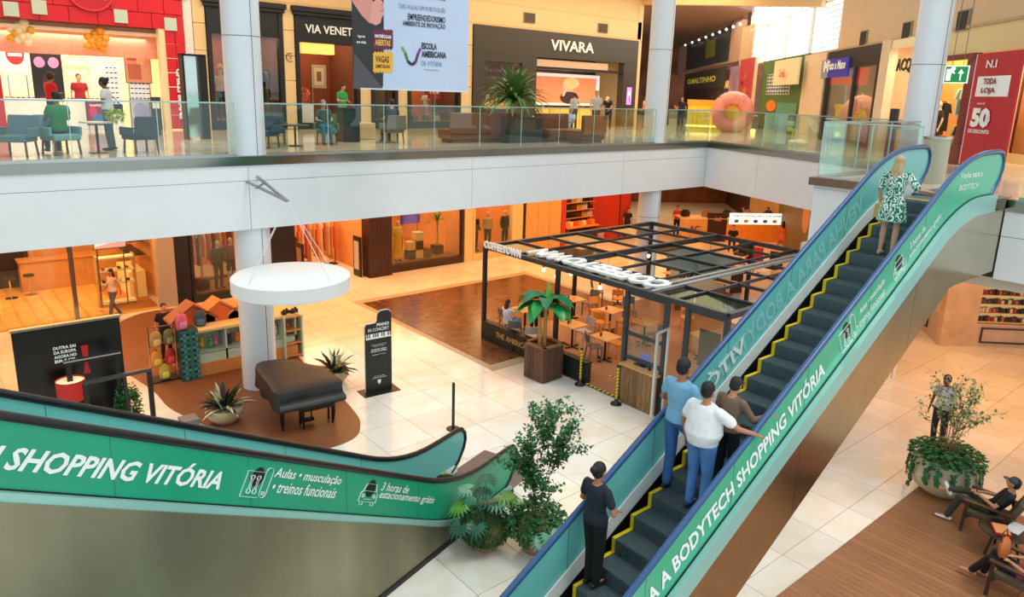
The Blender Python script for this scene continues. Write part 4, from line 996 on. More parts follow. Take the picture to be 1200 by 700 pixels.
MB().lathe([(0,.40),(.265,.405),(.265,.41),(0,.41)],32).build('diffuser',mat('shade_cream',(246,226,170),.5,emit=.5),lp)
MB().box(-.05,-.05,.41,.05,.05,.78).box(-.08,-.06,.78,.98,.05,.84).build('bracket_arm',black,lp); MB().box(-.09,-.075,.84,.99,.06,.87).build('arm_cap',steel,lp)
MB().box(.86,-.04,-1.02,.96,.04,.8).build('stand_post',black,lp)
fm=thing('tube_stand','black square tube frame with open centre beside the display panel','frame',(2.9,16.35,0),R(2))
MB().bar((-.62,0,0),(-.62,0,1.5),.09).build('leg',black,fm); MB().bar((.62,0,0),(.62,0,1.5),.09).build('leg',black,fm); MB().bar((-.66,0,1.53),(.66,0,1.53),.10,.07).build('top_bar',mat('frame_top',(70,72,78),.3,.5),fm); MB().bar((.22,.25,0),(.12,0,1.5),.07).build('brace',black,fm)
for i,(x,y) in enumerate(((2.35,16.75),(2.72,16.6))):
    tag(MB().lathe([(0,0),(.14,0),(.16,.35),(.16,.40),(0,.40)],18).build('stool',mat('stool_gold',(200,170,90),.4),smooth=True),('gold round stool left, inside the black frame','gold round stool right, inside the black frame')[i],'stool').location=(x,y,0)
hd=tag(cloud((0,0,0),(.28,.3,.55),900,.09,.03).build('hedge',mat('hedge_green',(44,112,52),.5,noise=.3,scale=9),kind='stuff'),'small green leafy hedge behind the black frame','plant'); hd.location=(3.15,16.9,.6); hd['kind']='stuff'
tag(MB().cbox((0,0,.5),(.34,.34,1.0)).cbox((0,0,1.02),(.36,.36,.05)).build('litter_bin',mat('bin_grey',(110,112,118),.4,.4),bevel=.01),'small grey bin just behind the left escalator handrail','bin').location=(4.0,15.4,-.42)
# slim post at the escalator foot
p=onz(531,503,0); sp=thing('slim_post','slim black post standing on a plate past the left escalator','post',(p.x,p.y,0)); MB().cyl(0,0,.015,1.15,.035,n=12).build('pole',black,sp); MB().cyl(0,0,0,.015,.16).build('foot_plate',black,sp)
# ---- backpack kiosk
mint=mat('mint_paint',(196,222,200),.5); pine=mat('pine_wood',(222,150,80),.5,noise=.08,scale=4)
kk=thing('backpack_kiosk','mint and wood kiosk with gabled house roofs and shelves of soft toys','kiosk',(6.5,19.15,.008))
MB().box(-1.5,0,0,1.6,1.3,.34).build('plinth',pine,kk)
MB().box(-1.4,.05,.34,1.6,.10,.62).build('lower_panel',mint,kk); MB().box(-1.4,.55,.34,1.6,.6,1.22).build('back_panel',mint,kk); MB().box(-1.4,.05,.60,1.6,.6,.64).build('shelf',mint,kk)
for x in (-1.4,-.42,.55,1.55): MB().box(x,.05,.34,x+.05,.6,1.22).build('divider',mint,kk)
MB().box(-1.5,-.02,1.22,1.65,1.3,1.29).build('counter_top',mat('counter_cream',(236,214,160),.45),kk)
for i,(x,c1,c2) in enumerate(((-1.05,(222,104,48),(150,78,44)),(-.35,(232,112,46),(206,130,70)),(.42,(116,176,190),(222,150,80)))):
    hs_=MB().prism([(-.55,0),(.55,0),(.55,.12),(0,.50),(-.55,.12)],(x,.55,1.29),(1,0,0),(0,0,1),(0,.55,0)).build('house_gable',mat('gable%d'%i,c1,.5),kk)
    MB().prism([(-.62,.09),(0,.52),(.62,.09),(.62,.15),(0,.59),(-.62,.15)],(x,.50,1.29),(1,0,0),(0,0,1),(0,.65,0)).build('house_roof',mat('roofk%d'%i,c2,.5),kk)
tw=MB().box(-1.62,-.12,0,-1.16,.30,1.38).build('mosaic_pier',mat('mosaic_grout',(30,70,72),.4),kk)
tms=[mat('mos%d'%i,c,.25) for i,c in enumerate(((38,92,94),(60,128,124),(22,62,70),(96,160,150)))]
for i in range(6):
    for j in range(18):
        MB().box(-1.61+i*.075,-.128,.03+j*.075,-1.61+i*.075+.068,-.12,.03+j*.075+.068).build('tile',tms[(i*3+j*5+i*j)%4],tw)
toyc=[(210,70,80),(70,110,190),(236,200,70),(90,170,110),(220,120,170),(240,240,236),(60,60,90),(230,130,60)]
for i in range(16):
    x=5.2+.18*i+.03*math.sin(i*3); z=.66; 
    if 6.0<x<6.12 or 7.0<x<7.12: x+=.1
    m_=mat('toy%d'%(i%8),toyc[i%8],.8,noise=.3,scale=14)
    t=MB(); t.ell((0,0,.10),(.085,.08,.11)); t.ell((0,-.02,.24),(.06,.055,.06)); t.ell((-.05,0,.3),(.022,.02,.03)).ell((.05,0,.3),(.022,.02,.03))
    o=t.build('soft_toy',m_,smooth=True); o.location=(x,19.42+(i%3)*.06,z+.012); tag(o,'%s soft toy on the kiosk shelf, %s'%(['red','blue','yellow','green','pink','white','navy','orange'][i%8],('left bay','middle bay','right bay')[min(2,i//6)]) if i<8 else '%s soft toy among the right-hand ones on the kiosk shelf'%(['red','blue','yellow','green','pink','white','navy','orange'][i%8]),'toy',group='soft toys on the kiosk shelf')
def backpack(loc,rz,col,label,s=1.0):
    t=thing('backpack',label,'backpack',loc,rz); m_=mat('bp_%d_%d_%d'%col,col,.7,noise=.1)
    q=MB(); eloft(q,[(0,0,.0),(0,0,.06),(0,0,.25),(0,.01,.38),(0,.02,.43)],[(.12,.06),(.15,.085),(.155,.09),(.12,.07),(.04,.03)],(1,0,0),12); q.build('bag_body',m_,t,smooth=True)
    q=MB(); eloft(q,[(0,-.08,.05),(0,-.10,.14),(0,-.085,.22)],[(.09,.02),(.10,.035),(.08,.02)],(1,0,0),10); q.build('pocket',mat('bp2_%d_%d_%d'%col,tuple(min(255,int(c*1.25+20)) for c in col),.7),t,smooth=True)
    for sx in (-1,1): MB().tube([(sx*.07,.08,.38),(sx*.09,.14,.25),(sx*.08,.08,.08)],.014,6).build('strap',black,t)
    MB().tube([(-.03,.02,.42),(0,.02,.48),(.03,.02,.42)],.008,6).build('handle',black,t)
    t.scale=(s,s,s); return t
backpack((5.0,19.2,1.395),.2,(226,110,140),'pink backpack on top of the mosaic pier')
backpack((5.55,19.5,1.305),-.2,(60,84,96),'dark blue backpack behind the pink one')
rk=thing('display_rack','metal display rack of hanging backpacks at the left end of the kiosk','rack',(4.55,19.55,.008))
for sx in (-.3,.3): MB().cyl(sx,0,0,1.5,.02,n=8).build('post',steel,rk)
for z in (.5,1.0,1.45): MB().bar((-.32,0,z),(.32,0,z),.025).build('hook_bar',steel,rk)
MB().box(-.35,-.25,0,.35,.25,.03).build('base',black,rk)
for i,(x,z,c,l) in enumerate(((4.4,.98,(190,150,90),'khaki backpack hanging high on the rack'),(4.72,.98,(120,116,70),'olive backpack hanging high on the rack beside the khaki one'),(4.38,.45,(234,160,60),'yellow-orange backpack hanging low on the rack'),(4.72,.45,(200,60,60),'red backpack hanging low on the rack'),(4.55,.06,(230,190,70),'yellow backpack standing at the rack foot'))):
    backpack((x,19.42,z),.1,c,l,.95)
person('person in black T-shirt standing behind the backpack kiosk',(5.0,20.9,.01),math.pi,'stand',1.66,hair=(26,20,18),top=(26,26,30),bottom=(40,40,50),vox=.02)
# right kiosk cupboard with black items
cb=thing('display_cupboard','pale green cupboard with open shelves right of the piano column','cupboard',(7.95,19.4,.008))
for x in (-.28,.24): MB().box(x,-.35,0,x+.05,.35,1.25).build('side_panel',mint,cb)
for z in (.03,.42,.80,1.2): MB().box(-.23,-.33,z,.24,.33,z+.04).build('shelf',pine,cb)
for k in range(4): tag(MB().cbox((0,0,.07),(.12,.14,.14)).cbox((0,0,.16),(.05,.05,.06)).build('black_bag',black,bevel=.01),('black boxed bag at the left end of the green cupboard top','black boxed bag on the green cupboard top, second from left','black boxed bag on the green cupboard top, third from left','black boxed bag at the right end of the green cupboard top')[k],'bag').location=(7.76+.13*k,19.25+.1*(k%2),1.252)
# ---- plants at the escalator foot
moss=mat('moss_green',(52,96,44),.7,noise=.4,scale=12); phil=mat('philodendron',(34,92,66),.35,noise=.25,scale=5); phil2=mat('philodendron_light',(96,160,60),.35,noise=.25,scale=5); phil3=mat('philodendron_pale',(96,158,128),.4,noise=.2,scale=5)
potm=mat('pot_tan',(170,130,96),.6); twig=mat('twig_brown',(110,78,56),.7)
pa=thing('round_planter','round planter hidden by mossy hanging greenery at the escalator foot','planter',(6.85,8.62,0))
MB().lathe([(0,0),(.18,0),(.30,.15),(.34,.35),(.30,.52),(.26,.52),(.2,.45),(0,.45)],24).build('pot',potm,pa,smooth=True)
hm_=tag(cloud((0,0,.40),(.44,.44,.34),3600,.06,.013,-1.2,.8).build('hanging_moss',moss,kind='stuff'),'mossy hanging greenery covering the round planter','plant'); hm_.location=(6.85,8.62,.02); hm_['kind']='stuff'
def lobedleaf(o,az,el,L,m_,parent,lob=6):
    """deeply cut philodendron leaf: stalk plus a blade of fingers"""
    o=V(o); d=V((math.cos(az)*math.cos(el),math.sin(az)*math.cos(el),math.sin(el)))
    tip=o+d*L; mb=MB(); mb.tube([o,o+d*L*.6+V((0,0,.03)),tip],[.012,.009,.007],5)
    bd=(d+V((0,0,-.9))).normalized(); s=bd.cross(V((0,0,1))).normalized(); up=s.cross(bd)
    for i in range(-lob,lob+1):
        a=i/lob*2.15; fd=(bd*math.cos(a)+s*math.sin(a)).normalized(); ln=(.30-.09*abs(i)/lob)*(.8+L*.35)
        p=tip-bd*.03; k=len(mb.v); w_=.024; t_=fd.cross(up)
        mb.v+=[tuple(p),tuple(p+fd*ln*.6+t_*w_+up*.015),tuple(p+fd*ln-up*.05),tuple(p+fd*ln*.6-t_*w_+up*.015)]; mb.f+=[(k,k+1,k+2,k+3)]
    mb.build('leaf',m_,parent)
ph=thing('philodendron','large cut-leaf philodendron rising over the mossy planter','plant',(6.85,8.62,.5))
for i in range(15):
    az=i*2.4; el=(.25,.6,1.0,1.25)[i%4]; lobedleaf((0,0,.02),az,el,.45+.25*random.random(),(phil,phil,phil3,phil2)[(i*3)%4 if i%5 else 3],ph)
pb2=thing('clay_planter','tan clay planter under the tall slender tree beside the right escalator','planter',(7.5,8.05,0))
MB().lathe([(0,0),(.2,0),(.32,.2),(.34,.42),(.30,.55),(.26,.55),(.2,.48),(0,.48)],24).build('pot',potm,pb2,smooth=True)
iv=tag(cloud((0,0,.55),(.56,.52,.36),1500,.085,.032,-.5,.55).build('ivy',mat('ivy_green',(46,112,54),.45,noise=.35,scale=6),kind='stuff'),'dense green ivy spilling over the tan planter','plant'); iv.location=(7.5,8.05,.0); iv['kind']='stuff'
p3=thing('philodendron','pale cut-leaf philodendron low on the front of the tan planter','plant',(7.36,7.78,.50))
for i in range(6): lobedleaf((0,0,0),-2.2+i*.45,.15+.2*(i%2),.34,phil3,p3)
tr=thing('slender_tree','tall slender tree with small leaves beside the right escalator','tree',(7.5,8.1,.5))
br=MB(); tips=[]
def branch(p,d,L,r,dep):
    pts=[p]; q=p
    for i in range(4):
        d=(d+rdir()*.13+V((0,0,.05))).normalized(); q=q+d*(L/4); pts.append(q)
        if dep<=1: tips.append((q,d))
    br.tube(pts,[r*(1-.16*i) for i in range(5)],5)
    if dep<3:
        for k in range(4 if dep==0 else 3):
            u=pts[1+(k%4)] if dep==0 else pts[2+(k%3)]; branch(u,(d+rdir()*(.62)).normalized(),L*.52,r*.5,dep+1)
    if dep>=2: tips.extend([(x,d) for x in pts[1:]])
for k in range(4): branch(V((.03*k,.02,.0)),V((.10*math.cos(k*1.7),.10*math.sin(k*1.7),1)),1.28,.013,0)
br.build('branches',twig,tr)
lv=MB()
for p,d in tips:
    for k in range(4): ldiam(lv,p+rdir()*.06,(rdir()+d*.3).normalized(),V((0,0,1)),.07,.024)
lv.build('leaves',mat('small_leaf',(46,112,54),.45,noise=.35,scale=7),tr,kind='stuff')
# ---- right side wooden deck of planks
wd=MB().box(8.2,-8,0,15.62,4.78,.012).build('deck_right',mat('deck_edge',(70,44,30),.6),fl,label='brown plank deck at lower right')
dpk=mat('deck_board',(156,108,74),.5,noise=.16,scale=3.5,vary=.13,stretch=(7,.7,1)); nb=0; pr=None
for i in range(53):
    x=15.55-.14*i
    for j in range(4):
        y1=4.76-j*2.4-(i%3)*.0; y0=y1-2.39
        if nb<212:
            if pr is None: pr=MB().box(-.066,-1.195,0,.066,1.195,.022).build('plank',dpk,wd); c=pr
            else: c=pr.copy(); C.objects.link(c)
            c.location=(x,(y0+y1)/2,.012); nb+=1
# big round planter
bx=thing('big_planter','large beige round planter with trailing ivy on the deck corner','planter',(15.3,4.42,.035))
MB().lathe([(0,0),(.32,0),(.52,.16),(.62,.40),(.56,.64),(.48,.74),(.42,.74),(.4,.66),(0,.66)],32).build('bowl',mat('bowl_sand',(212,196,164),.5,noise=.05),bx,smooth=True)
iv=MB()
for i in range(1100):
    a_=random.random()*6.28; r_=random.uniform(.1,.66); z=.80+random.random()*.16-max(0,r_-.5)*.6
    ldiam(iv,V((r_*math.cos(a_),r_*math.sin(a_),z)),V((math.cos(a_),math.sin(a_),random.uniform(-.6,.5))),V((0,0,1)),.10,.042)
for k in range(16):
    a_=k*.4+random.random()*.2; L=random.uniform(.15,.6)
    for i in range(int(L*60)):
        z=.72-L*i/(L*60); r_=.62+.03*random.random(); ldiam(iv,V((r_*math.cos(a_+random.uniform(-.08,.08)),r_*math.sin(a_+random.uniform(-.08,.08)),z)),V((math.cos(a_),math.sin(a_),-1.4)),V((0,0,1)),.09,.04)
o=iv.build('trailing_ivy',mat('ivy_deep',(36,108,56),.45,noise=.35,scale=6),kind='stuff'); o.location=(15.3,4.42,.035); tag(o,'trailing green ivy over the large round planter','plant'); o['kind']='stuff'
sb=thing('variegated_shrub','airy shrub with pale variegated leaves in the large round planter','shrub',(15.3,4.42,.70))
br=MB(); tips=[]
for k in range(7): branch(V((.04*math.cos(k),.04*math.sin(k),0)),V((.32*math.cos(k*.9),.32*math.sin(k*.9),1)),1.05,.014,1)
br.build('stems',mat('stem_red',(140,92,72),.6),sb)
lv=MB(); l2=MB()
for i,(p,d) in enumerate(tips):
    (lv if i%2 else l2); q=lv if i%2 else l2
    for k in range(2 if p.z>.5 else 1): ldiam(q,p+rdir()*.06,rdir(),V((0,0,1)),.085,.028)
lv.build('leaves',mat('leaf_pale',(196,206,150),.5,noise=.2,scale=6),sb,kind='stuff'); l2.build('leaves',mat('leaf_mid',(96,132,74),.5,noise=.3,scale=6),sb,kind='stuff')
person('person in pale patterned T-shirt and dark trousers standing behind the large round planter',(17.45,5.3,0),facing((17.45,5.3,0),(8,7,0)),'stand',1.74,skin=(110,72,52),hair=(30,24,22),top=(206,204,214),bottom=(34,32,36),vox=.018)
# armchairs, table, seated pair
woodk=mat('armchair_wood',(72,46,32),.4,noise=.15,scale=6); cush=mat('cushion_olive',(96,84,66),.8,noise=.08)
def armchair(loc,rz,label,cm=cush):
    t=thing('armchair',label,'armchair',loc,rz)
    q=MB().box(-.28,-.28,.30,.28,.30,.42); q.build('seat_cushion',cm,t,bevel=.03)
    MB().prism([(-.28,0),(.28,0),(.28,.52),(-.28,.52)],(0,-.26,.38),(1,0,0),(0,-.38,.92),(0,-.10,-.04)).build('back_cushion',cm,t,bevel=.03)
    for sx in (-1,1):
        MB().bar((sx*.33,.32,0),(sx*.33,.30,.60),.05).build('leg',woodk,t); MB().bar((sx*.33,-.42,0),(sx*.33,-.30,.62),.05).build('leg',woodk,t)
        MB().bar((sx*.33,-.45,.60),(sx*.33,.36,.62),.08,.035).build('armrest',woodk,t,bevel=.008)
    MB().bar((-.33,.28,.30),(.33,.28,.30),.04,.06).build('rail',woodk,t); MB().bar((-.33,-.32,.32),(.33,-.32,.32),.04,.06).build('rail',woodk,t)
    return t
s1=onz(1158,600,.42); f1=onz(1118,586,.42); rz1=facing((s1.x,s1.y,0),(f1.x,f1.y,0))
armchair((s1.x,s1.y,.035),rz1,'dark wood armchair holding the person in black T-shirt and cap')
pp,_=person('reclining person in black T-shirt, olive trousers, white shoes and cap, holding a phone',(s1.x,s1.y,.035),rz1,'recline',1.76,skin=(198,144,110),hair=(30,24,22),top=(28,28,32),bottom=(62,66,52),shoes=(240,240,240),vox=.015,fine=True,cap=(70,74,84),
    jo=dict(knL=(-.12,.44,.52),anL=(-.12,.58,.09),knR=(.16,.38,.56),anR=(-.10,.62,.60),wrL=(-.07,.16,.66),wrR=(.08,.18,.66)))
MB().cbox((0,.22,.70),(.075,.012,.14)).build('phone',black,pp)
s2=onz(1196,676,.42); f2=onz(1140,650,.42); rz2=facing((s2.x,s2.y,0),(f2.x,f2.y,0))
armchair((s2.x,s2.y,.035),rz2,'dark wood armchair at the lower right edge of the view')
pp,_=person('seated person with bare arms, dark trousers and tan shoes at the lower right edge',(s2.x,s2.y,.035),rz2,'recline',1.68,skin=(208,156,124),hair=(60,40,30),top=(178,74,96),bottom=(32,30,38),shoes=(198,140,112),vox=.015,fine=True,female=True,sleeve='none',
    jo=dict(knR=(.14,.42,.53),anR=(.16,.55,.09),anL=(-.05,.66,.14)))
q=MB(); eloft(q,[(0,0,0),(0,0,.05),(0,.01,.2),(0,.02,.27)],[(.16,.05),(.19,.07),(.17,.06),(.12,.03)],(1,0,0),12)
hb2=thing('shoulder_bag','tan leather bag in the lap of the person at the lower right','bag',(s2.x,s2.y,0)); bo=q.build('bag_body',mat('leather_tan',(202,112,50),.45,noise=.1),hb2,smooth=True); MB().tube([(-.13,.02,.25),(-.08,.04,.4),(.08,.04,.4),(.13,.02,.25)],.01,6).build('strap',woodk,hb2)
v_=V((f2.x-s2.x,f2.y-s2.y,0)).normalized(); hb2.location=(s2.x+v_.x*.28,s2.y+v_.y*.28,.66); hb2.rotation_euler=(0,0,rz2)
s3=onz(1176,622,.48); rt=thing('round_table','round black side table between the two armchairs','table',(s3.x,s3.y,.035))
MB().lathe([(0,.42),(.36,.42),(.38,.44),(.36,.46),(0,.46)],32).build('tabletop',black,rt,smooth=True)
for a_ in (30,150,270): MB().bar((.3*math.cos(R(a_)),.3*math.sin(R(a_)),0),(.18*math.cos(R(a_)),.18*math.sin(R(a_)),.42),.03).build('leg',black,rt)
tyo=thing('box_lunch','open orange and red cardboard food box on the round table','box',(s3.x-.08,s3.y+.02,.497),.5)
MB().box(-.17,-.12,0,.17,.12,.04).build('box_tray',mat('box_red',(206,52,44),.5),tyo); MB().box(-.16,-.11,.04,.16,.11,.045).build('box_paper',mat('box_orange',(236,160,100),.5),tyo)
tag(MB().prism([(-.2,-.1),(.2,-.12),(.22,.1),(-.18,.12)],(0,0,0),(1,0,0),(0,1,0),(0,0,.015)).build('napkin',offw),'folded white paper at the back of the round table','paper').location=(s3.x+.2,s3.y-.12,.497)
# ================================================================== LOWER SHOPS (wall at Y=26.3)
YL=26.3; ZL=4.26
IW=(1.0,.66,.34)
def X_(x,y=290): return ony(x,y,YL).x
def boxS(name,x0,y0,z0,x1,y1,z1,m,label=None): return struct(name,MB().box(x0,y0,z0,x1,y1,z1),m,label)
warmwall=mat('warm_wall',(226,150,84),.7,noise=.05); woodpanel=mat('wood_panel',(216,166,104),.5,noise=.10,scale=3,stretch=(3,3,.4)); brownf=mat('brown_front',(58,34,24),.4,noise=.1)
redp=mat('red_paint',(188,52,32),.5)
boxS('wall_lower_back',-6,32,0,31,32.3,ZL,warmwall,'back wall inside the lower shops')
for i,x in enumerate((6.5,10.6,14.6,19.5,22.6,25.4)): boxS('wall_divider_%d'%i if False else 'wall_divider',x-.06,YL+.35,0,x+.06,32,ZL,warmwall)
boxS('wall_lower_end',30.5,YL,0,30.7,32.2,ZL,redp)
boxS('trim_3',6.22,YL-.1,0,6.77,YL+.3,ZL,mat('grey_pilaster',(176,162,148),.6)); boxS('trim_4',6.77,YL-.08,0,7.25,YL+.3,ZL,black)
boxS('trim_5',10.2,YL-.08,0,11.15,YL+.3,ZL,mat('black_brown',(30,22,20),.35))
boxS('trim_6',19.25,YL-.08,0,19.72,YL+.3,ZL,beige); boxS('trim_7',22.2,YL-.08,0,22.75,YL+.3,ZL,beige); boxS('trim_8',22.75,YL-.12,0,22.9,YL+.3,ZL,black)
for i in range(3):
    boxS('wall_panel',22.95+i*.8,YL-.06,0,22.95+(i+1)*.8-.02,YL+.2,ZL,woodpanel)
boxS('trim_9',25.36,YL-.08,0,25.66,YL+.3,ZL,redp); boxS('trim_10',29.0,YL-.08,0,30.5,YL+.3,ZL,redp); boxS('trim_11',29.72,YL-.1,0,29.78,YL+.3,ZL,brownf)
for (x,w_,p) in ((3.2,5,420),(8.7,3.0,110),(12.8,2.6,210),(17.3,3.2,240),(21,2,170),(27.4,3,230)):
    area('shop_light',(x,YL+2.2,4.1),w_,3.2,p,IW)
# window frames with glass
def shopwin(name,label,x0,x1,m,z0=.25,mull=(),post=.1,y=YL,glassed=True):
    t=thing(name,label,'shop window',((x0+x1)/2,y,0)); X=(x1-x0)/2
    MB().box(-X,-.08,0,X,.2,z0).build('plinth',m,t,bevel=.01)
    MB().box(-X,-.08,z0,-X+post,.15,ZL-.05).build('post',m,t); MB().box(X-post,-.08,z0,X,.15,ZL-.05).build('post',m,t)
    for q in mull: MB().box(q-(x0+x1)/2-.05,-.08,z0,q-(x0+x1)/2+.05,.12,ZL-.05).build('mullion',m,t)
    if glassed: MB().box(-X+post,0,z0,X-post,.02,ZL-.05).build('glass_pane',GLS,t)
    MB().box(-X,.2,0,X,2.0,z0-.02 if z0>.05 else .02).build('display_floor',mat('display_floor',(150,96,60),.4,noise=.1),t)
    return t
shopwin('shop_window','dark framed shop window with palm and mannequins left of the piano column',7.3,10.15,black)
shopwin('shop_window','brown framed shop window with the yellow-dressed mannequin and purple face picture',15.3,19.2,brownf,z0=.32)
shopwin('shop_window','pale framed shop window with two suited mannequins',19.75,22.2,beige,z0=.3)
tt=thing('timber_pillar','dark brown timber clad pillar beside the yellow-dress window','pillar',(14.75,YL,0))
for i in range(6): MB().box(-.54+i*.18,-.35,0,-.54+(i+1)*.18-.008,.3,ZL-.05).build('board',brownf,tt,bevel=.006)
# sportswear shop at far left: herringbone floor, glazing, counters
hbf=mat('herringbone_wood',(240,176,96),.3,noise=.12,scale=5,vary=.1)
sh=boxS('floor_shop',-6,YL+.02,0,6.2,32,.02,mat('wood_base',(190,116,52),.5),'herringbone wood floor of the left shop')
pl=None
cnt=0
for i in range(-1,12):
    for j in range(22):
        for s_ in (0,1):
            x=-4+i*.92+(.46 if s_ else 0); y=YL+.2+j*.26
            if y>31.8 or x>6 or x<-1.5 : continue
            if cnt>=290: continue
            if pl is None: pl=MB().box(-.34,-.085,0,.34,.085,.01).build('plank',hbf,sh); c=pl
            else: c=pl.copy(); C.objects.link(c)
            c.location=(x,y,.02); c.rotation_euler=(0,0,R(42 if s_ else -42)); cnt+=1
sg=thing('shop_glazing','tall clear shop glazing with silver mullion at the far left','shop window',(2.4,YL,0))
for (x0,x1) in ((-8,-4.4),(-4.35,-.72),(-.68,1.22),(1.32,3.72)): MB().box(x0,0,.06,x1,.02,ZL-.1).build('glass_pane',GLS,sg)
MB().box(1.22,-.1,0,1.34,.12,ZL-.05).build('mullion',mat('mullion_silver',(140,140,146),.2,.9),sg); MB().box(-8,-.06,0,3.78,.08,.06).build('sill',mat('sill_gold',(220,180,90),.3,.3),sg)
ctr=mat('counter_wood',(206,140,74),.4,noise=.08,scale=3)
tag(MB().box(-1.6,-.35,0,1.6,.35,1.1).box(-1.65,-.4,1.1,1.65,.4,1.16).build('cash_desk',ctr,bevel=.01),'long orange wood cash desk deep in the left shop','counter').location=(4.3,31.2,.02)
tag(MB().box(-1.4,-.3,0,1.4,.3,1.6).build('wall_unit',mat('peach_unit',(232,160,110),.5),bevel=.01),'peach wall unit at the far left of the shop','cabinet').location=(.4,31.3,.02)
def stool(x,y,l,m_=black):
    t=thing('bar_stool',l,'stool',(x,y,.03)); MB().lathe([(0,0),(.2,0),(.2,.02),(.03,.04),(.025,.7),(0,.7)],20).build('stem',chrome,t,smooth=True); MB().lathe([(0,.7),(.17,.7),(.18,.76),(0,.78)],20).build('seat',m_,t,smooth=True)
stool(2.3,30.2,'black bar stool left of the pair in the left shop'); stool(2.9,30.4,'black bar stool right of the pair in the left shop')
tag(MB().box(-.5,-.04,0,.5,.04,2.0).build('dark_doorway',mat('doorway_dark',(46,30,26),.7)),'dark doorway panel behind the bar stools','panel').location=(2.6,31.9,.03)
# poster screen
def pic(name,label,cat,x0,x1,z0,z1,y,shapes,frame_m=black,base=(230,160,150),emit=0,par=None):
    t=thing(name,label,cat,((x0+x1)/2,y,z0)); X=(x1-x0)/2; Z=z1-z0
    fz_=6.0 if z0>5.9 else 0.0
    if z0-fz_>.02:
        for sx in (-.8,.8): MB().box(sx*X-.02,.05,fz_-z0,sx*X+.02,.09,Z*.9).build('stand_post',steel,t)
    MB().box(-X,0,0,X,.05,Z).build('backing',frame_m,t); MB().box(-X+.02,-.008,.02,X-.02,0,Z-.02).build('picture',mat('pic_%d_%d_%d_%g'%(*base,emit),base,.5,emit=emit,noise=.0),t)
    for i,(poly,col) in enumerate(shapes):
        MB().prism([(a*X,b_*Z) for a,b_ in poly],(0,-.009-.0015*i,0),(1,0,0),(0,0,1),(0,-.0012,0)).build('printed_shape',mat('ps_%d_%d_%d_%g'%(*col,emit),col,.5,emit=emit),t)
    return t
blob=lambda cx,cy,rx,ry,n=14:[(cx+rx*math.cos(6.283*i/n),cy+ry*math.sin(6.283*i/n)) for i in range(n)]
pic('poster_screen','bright pink advertising screen above the shelves in the left shop','screen',4.5,5.5,2.1,3.9,YL+.9,[(blob(-.4,.6,.5,.3),(206,120,120)),(blob(.3,.72,.5,.25),(236,190,180)),(blob(.0,.5,.35,.22),(246,246,246)),([(-.1,.42),(.5,.5),(.5,.6),(-.1,.52)],(60,40,60)),([(-.9,.05),(-.1,.1),(-.1,.3),(-.9,.25)],(240,244,252)),(blob(.55,.25,.35,.16),(190,70,90))],base=(232,170,164),emit=.9)
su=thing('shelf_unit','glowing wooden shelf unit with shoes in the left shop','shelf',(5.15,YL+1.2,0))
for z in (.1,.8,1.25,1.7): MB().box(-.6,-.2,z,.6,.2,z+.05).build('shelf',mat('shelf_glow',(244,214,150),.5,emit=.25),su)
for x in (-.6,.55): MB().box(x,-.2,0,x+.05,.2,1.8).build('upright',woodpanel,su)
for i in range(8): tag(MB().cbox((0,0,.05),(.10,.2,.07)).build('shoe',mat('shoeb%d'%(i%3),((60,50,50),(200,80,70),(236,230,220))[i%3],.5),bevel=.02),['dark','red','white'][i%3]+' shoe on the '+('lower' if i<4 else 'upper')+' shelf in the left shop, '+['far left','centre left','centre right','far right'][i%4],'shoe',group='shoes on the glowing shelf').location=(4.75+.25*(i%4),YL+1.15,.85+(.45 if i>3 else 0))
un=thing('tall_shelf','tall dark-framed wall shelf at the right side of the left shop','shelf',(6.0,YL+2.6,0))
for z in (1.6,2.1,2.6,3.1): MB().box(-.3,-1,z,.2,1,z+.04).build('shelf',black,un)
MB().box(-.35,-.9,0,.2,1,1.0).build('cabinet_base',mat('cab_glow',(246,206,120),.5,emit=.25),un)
person('person with long dark hair in pale top and grey trousers by the left shop',(4.72,26.0,0),R(115),'walk',1.64,hair=(36,24,20),hs='long',top=(222,190,170),bottom=(96,90,96),skin=(170,116,86),female=True,sleeve='none',vox=.024)
# mannequins
def mannequin(label,loc,rz,top,bottom,dress=None,h=1.8,skin=(222,190,150),pose='stand',jo=None,sleeve='short',legs='long',group=None):
    return person(label,loc,rz,pose,h,skin=skin,top=top,bottom=bottom,shoes=(50,40,36),hs=None,dress=dress,vox=.026,sleeve=sleeve,legs=legs,name='mannequin',cat='mannequin',jo=jo,group=group)
face=math.pi  # towards the atrium
mannequin('mannequin in dark dress with pale legs in the palm window, left of the piano column',(ony(258,345,26.9).x,26.9,.25),face+.2,(70,62,52),(60,54,46),sleeve='long')
mannequin('mannequin in brown top standing close to the piano column in the palm window',(ony(273,340,27.2).x,27.2,.25),face-.2,(120,70,56),(50,40,40),legs='short')
mannequin('mannequin in long yellow dress behind the brown-framed window',(ony(466,318,26.9).x,26.9,.32),face,(236,178,40),(236,178,40),dress=dict(z=.12,sl=.9),skin=(226,196,150))
mannequin('dark-suited mannequin at the far left of the pale framed window',(ony(556,296,26.9).x,26.9,.3),face,(30,26,30),(26,24,28),sleeve='long')
mannequin('mannequin in beige jacket and dark trousers in the pale framed window',(ony(571,292,26.9).x,26.9,.3),face-.2,(196,170,130),(40,34,34),sleeve='long')
mannequin('mannequin in black suit on the right of the pale framed window',(ony(591,286,26.9).x,26.9,.3),face,(24,24,28),(24,24,28),sleeve='long')
mannequin('dark mannequin standing by the open shop entrance behind the white disc',(12.0,28.6,0),face,(48,28,30),(30,22,22),sleeve='long')
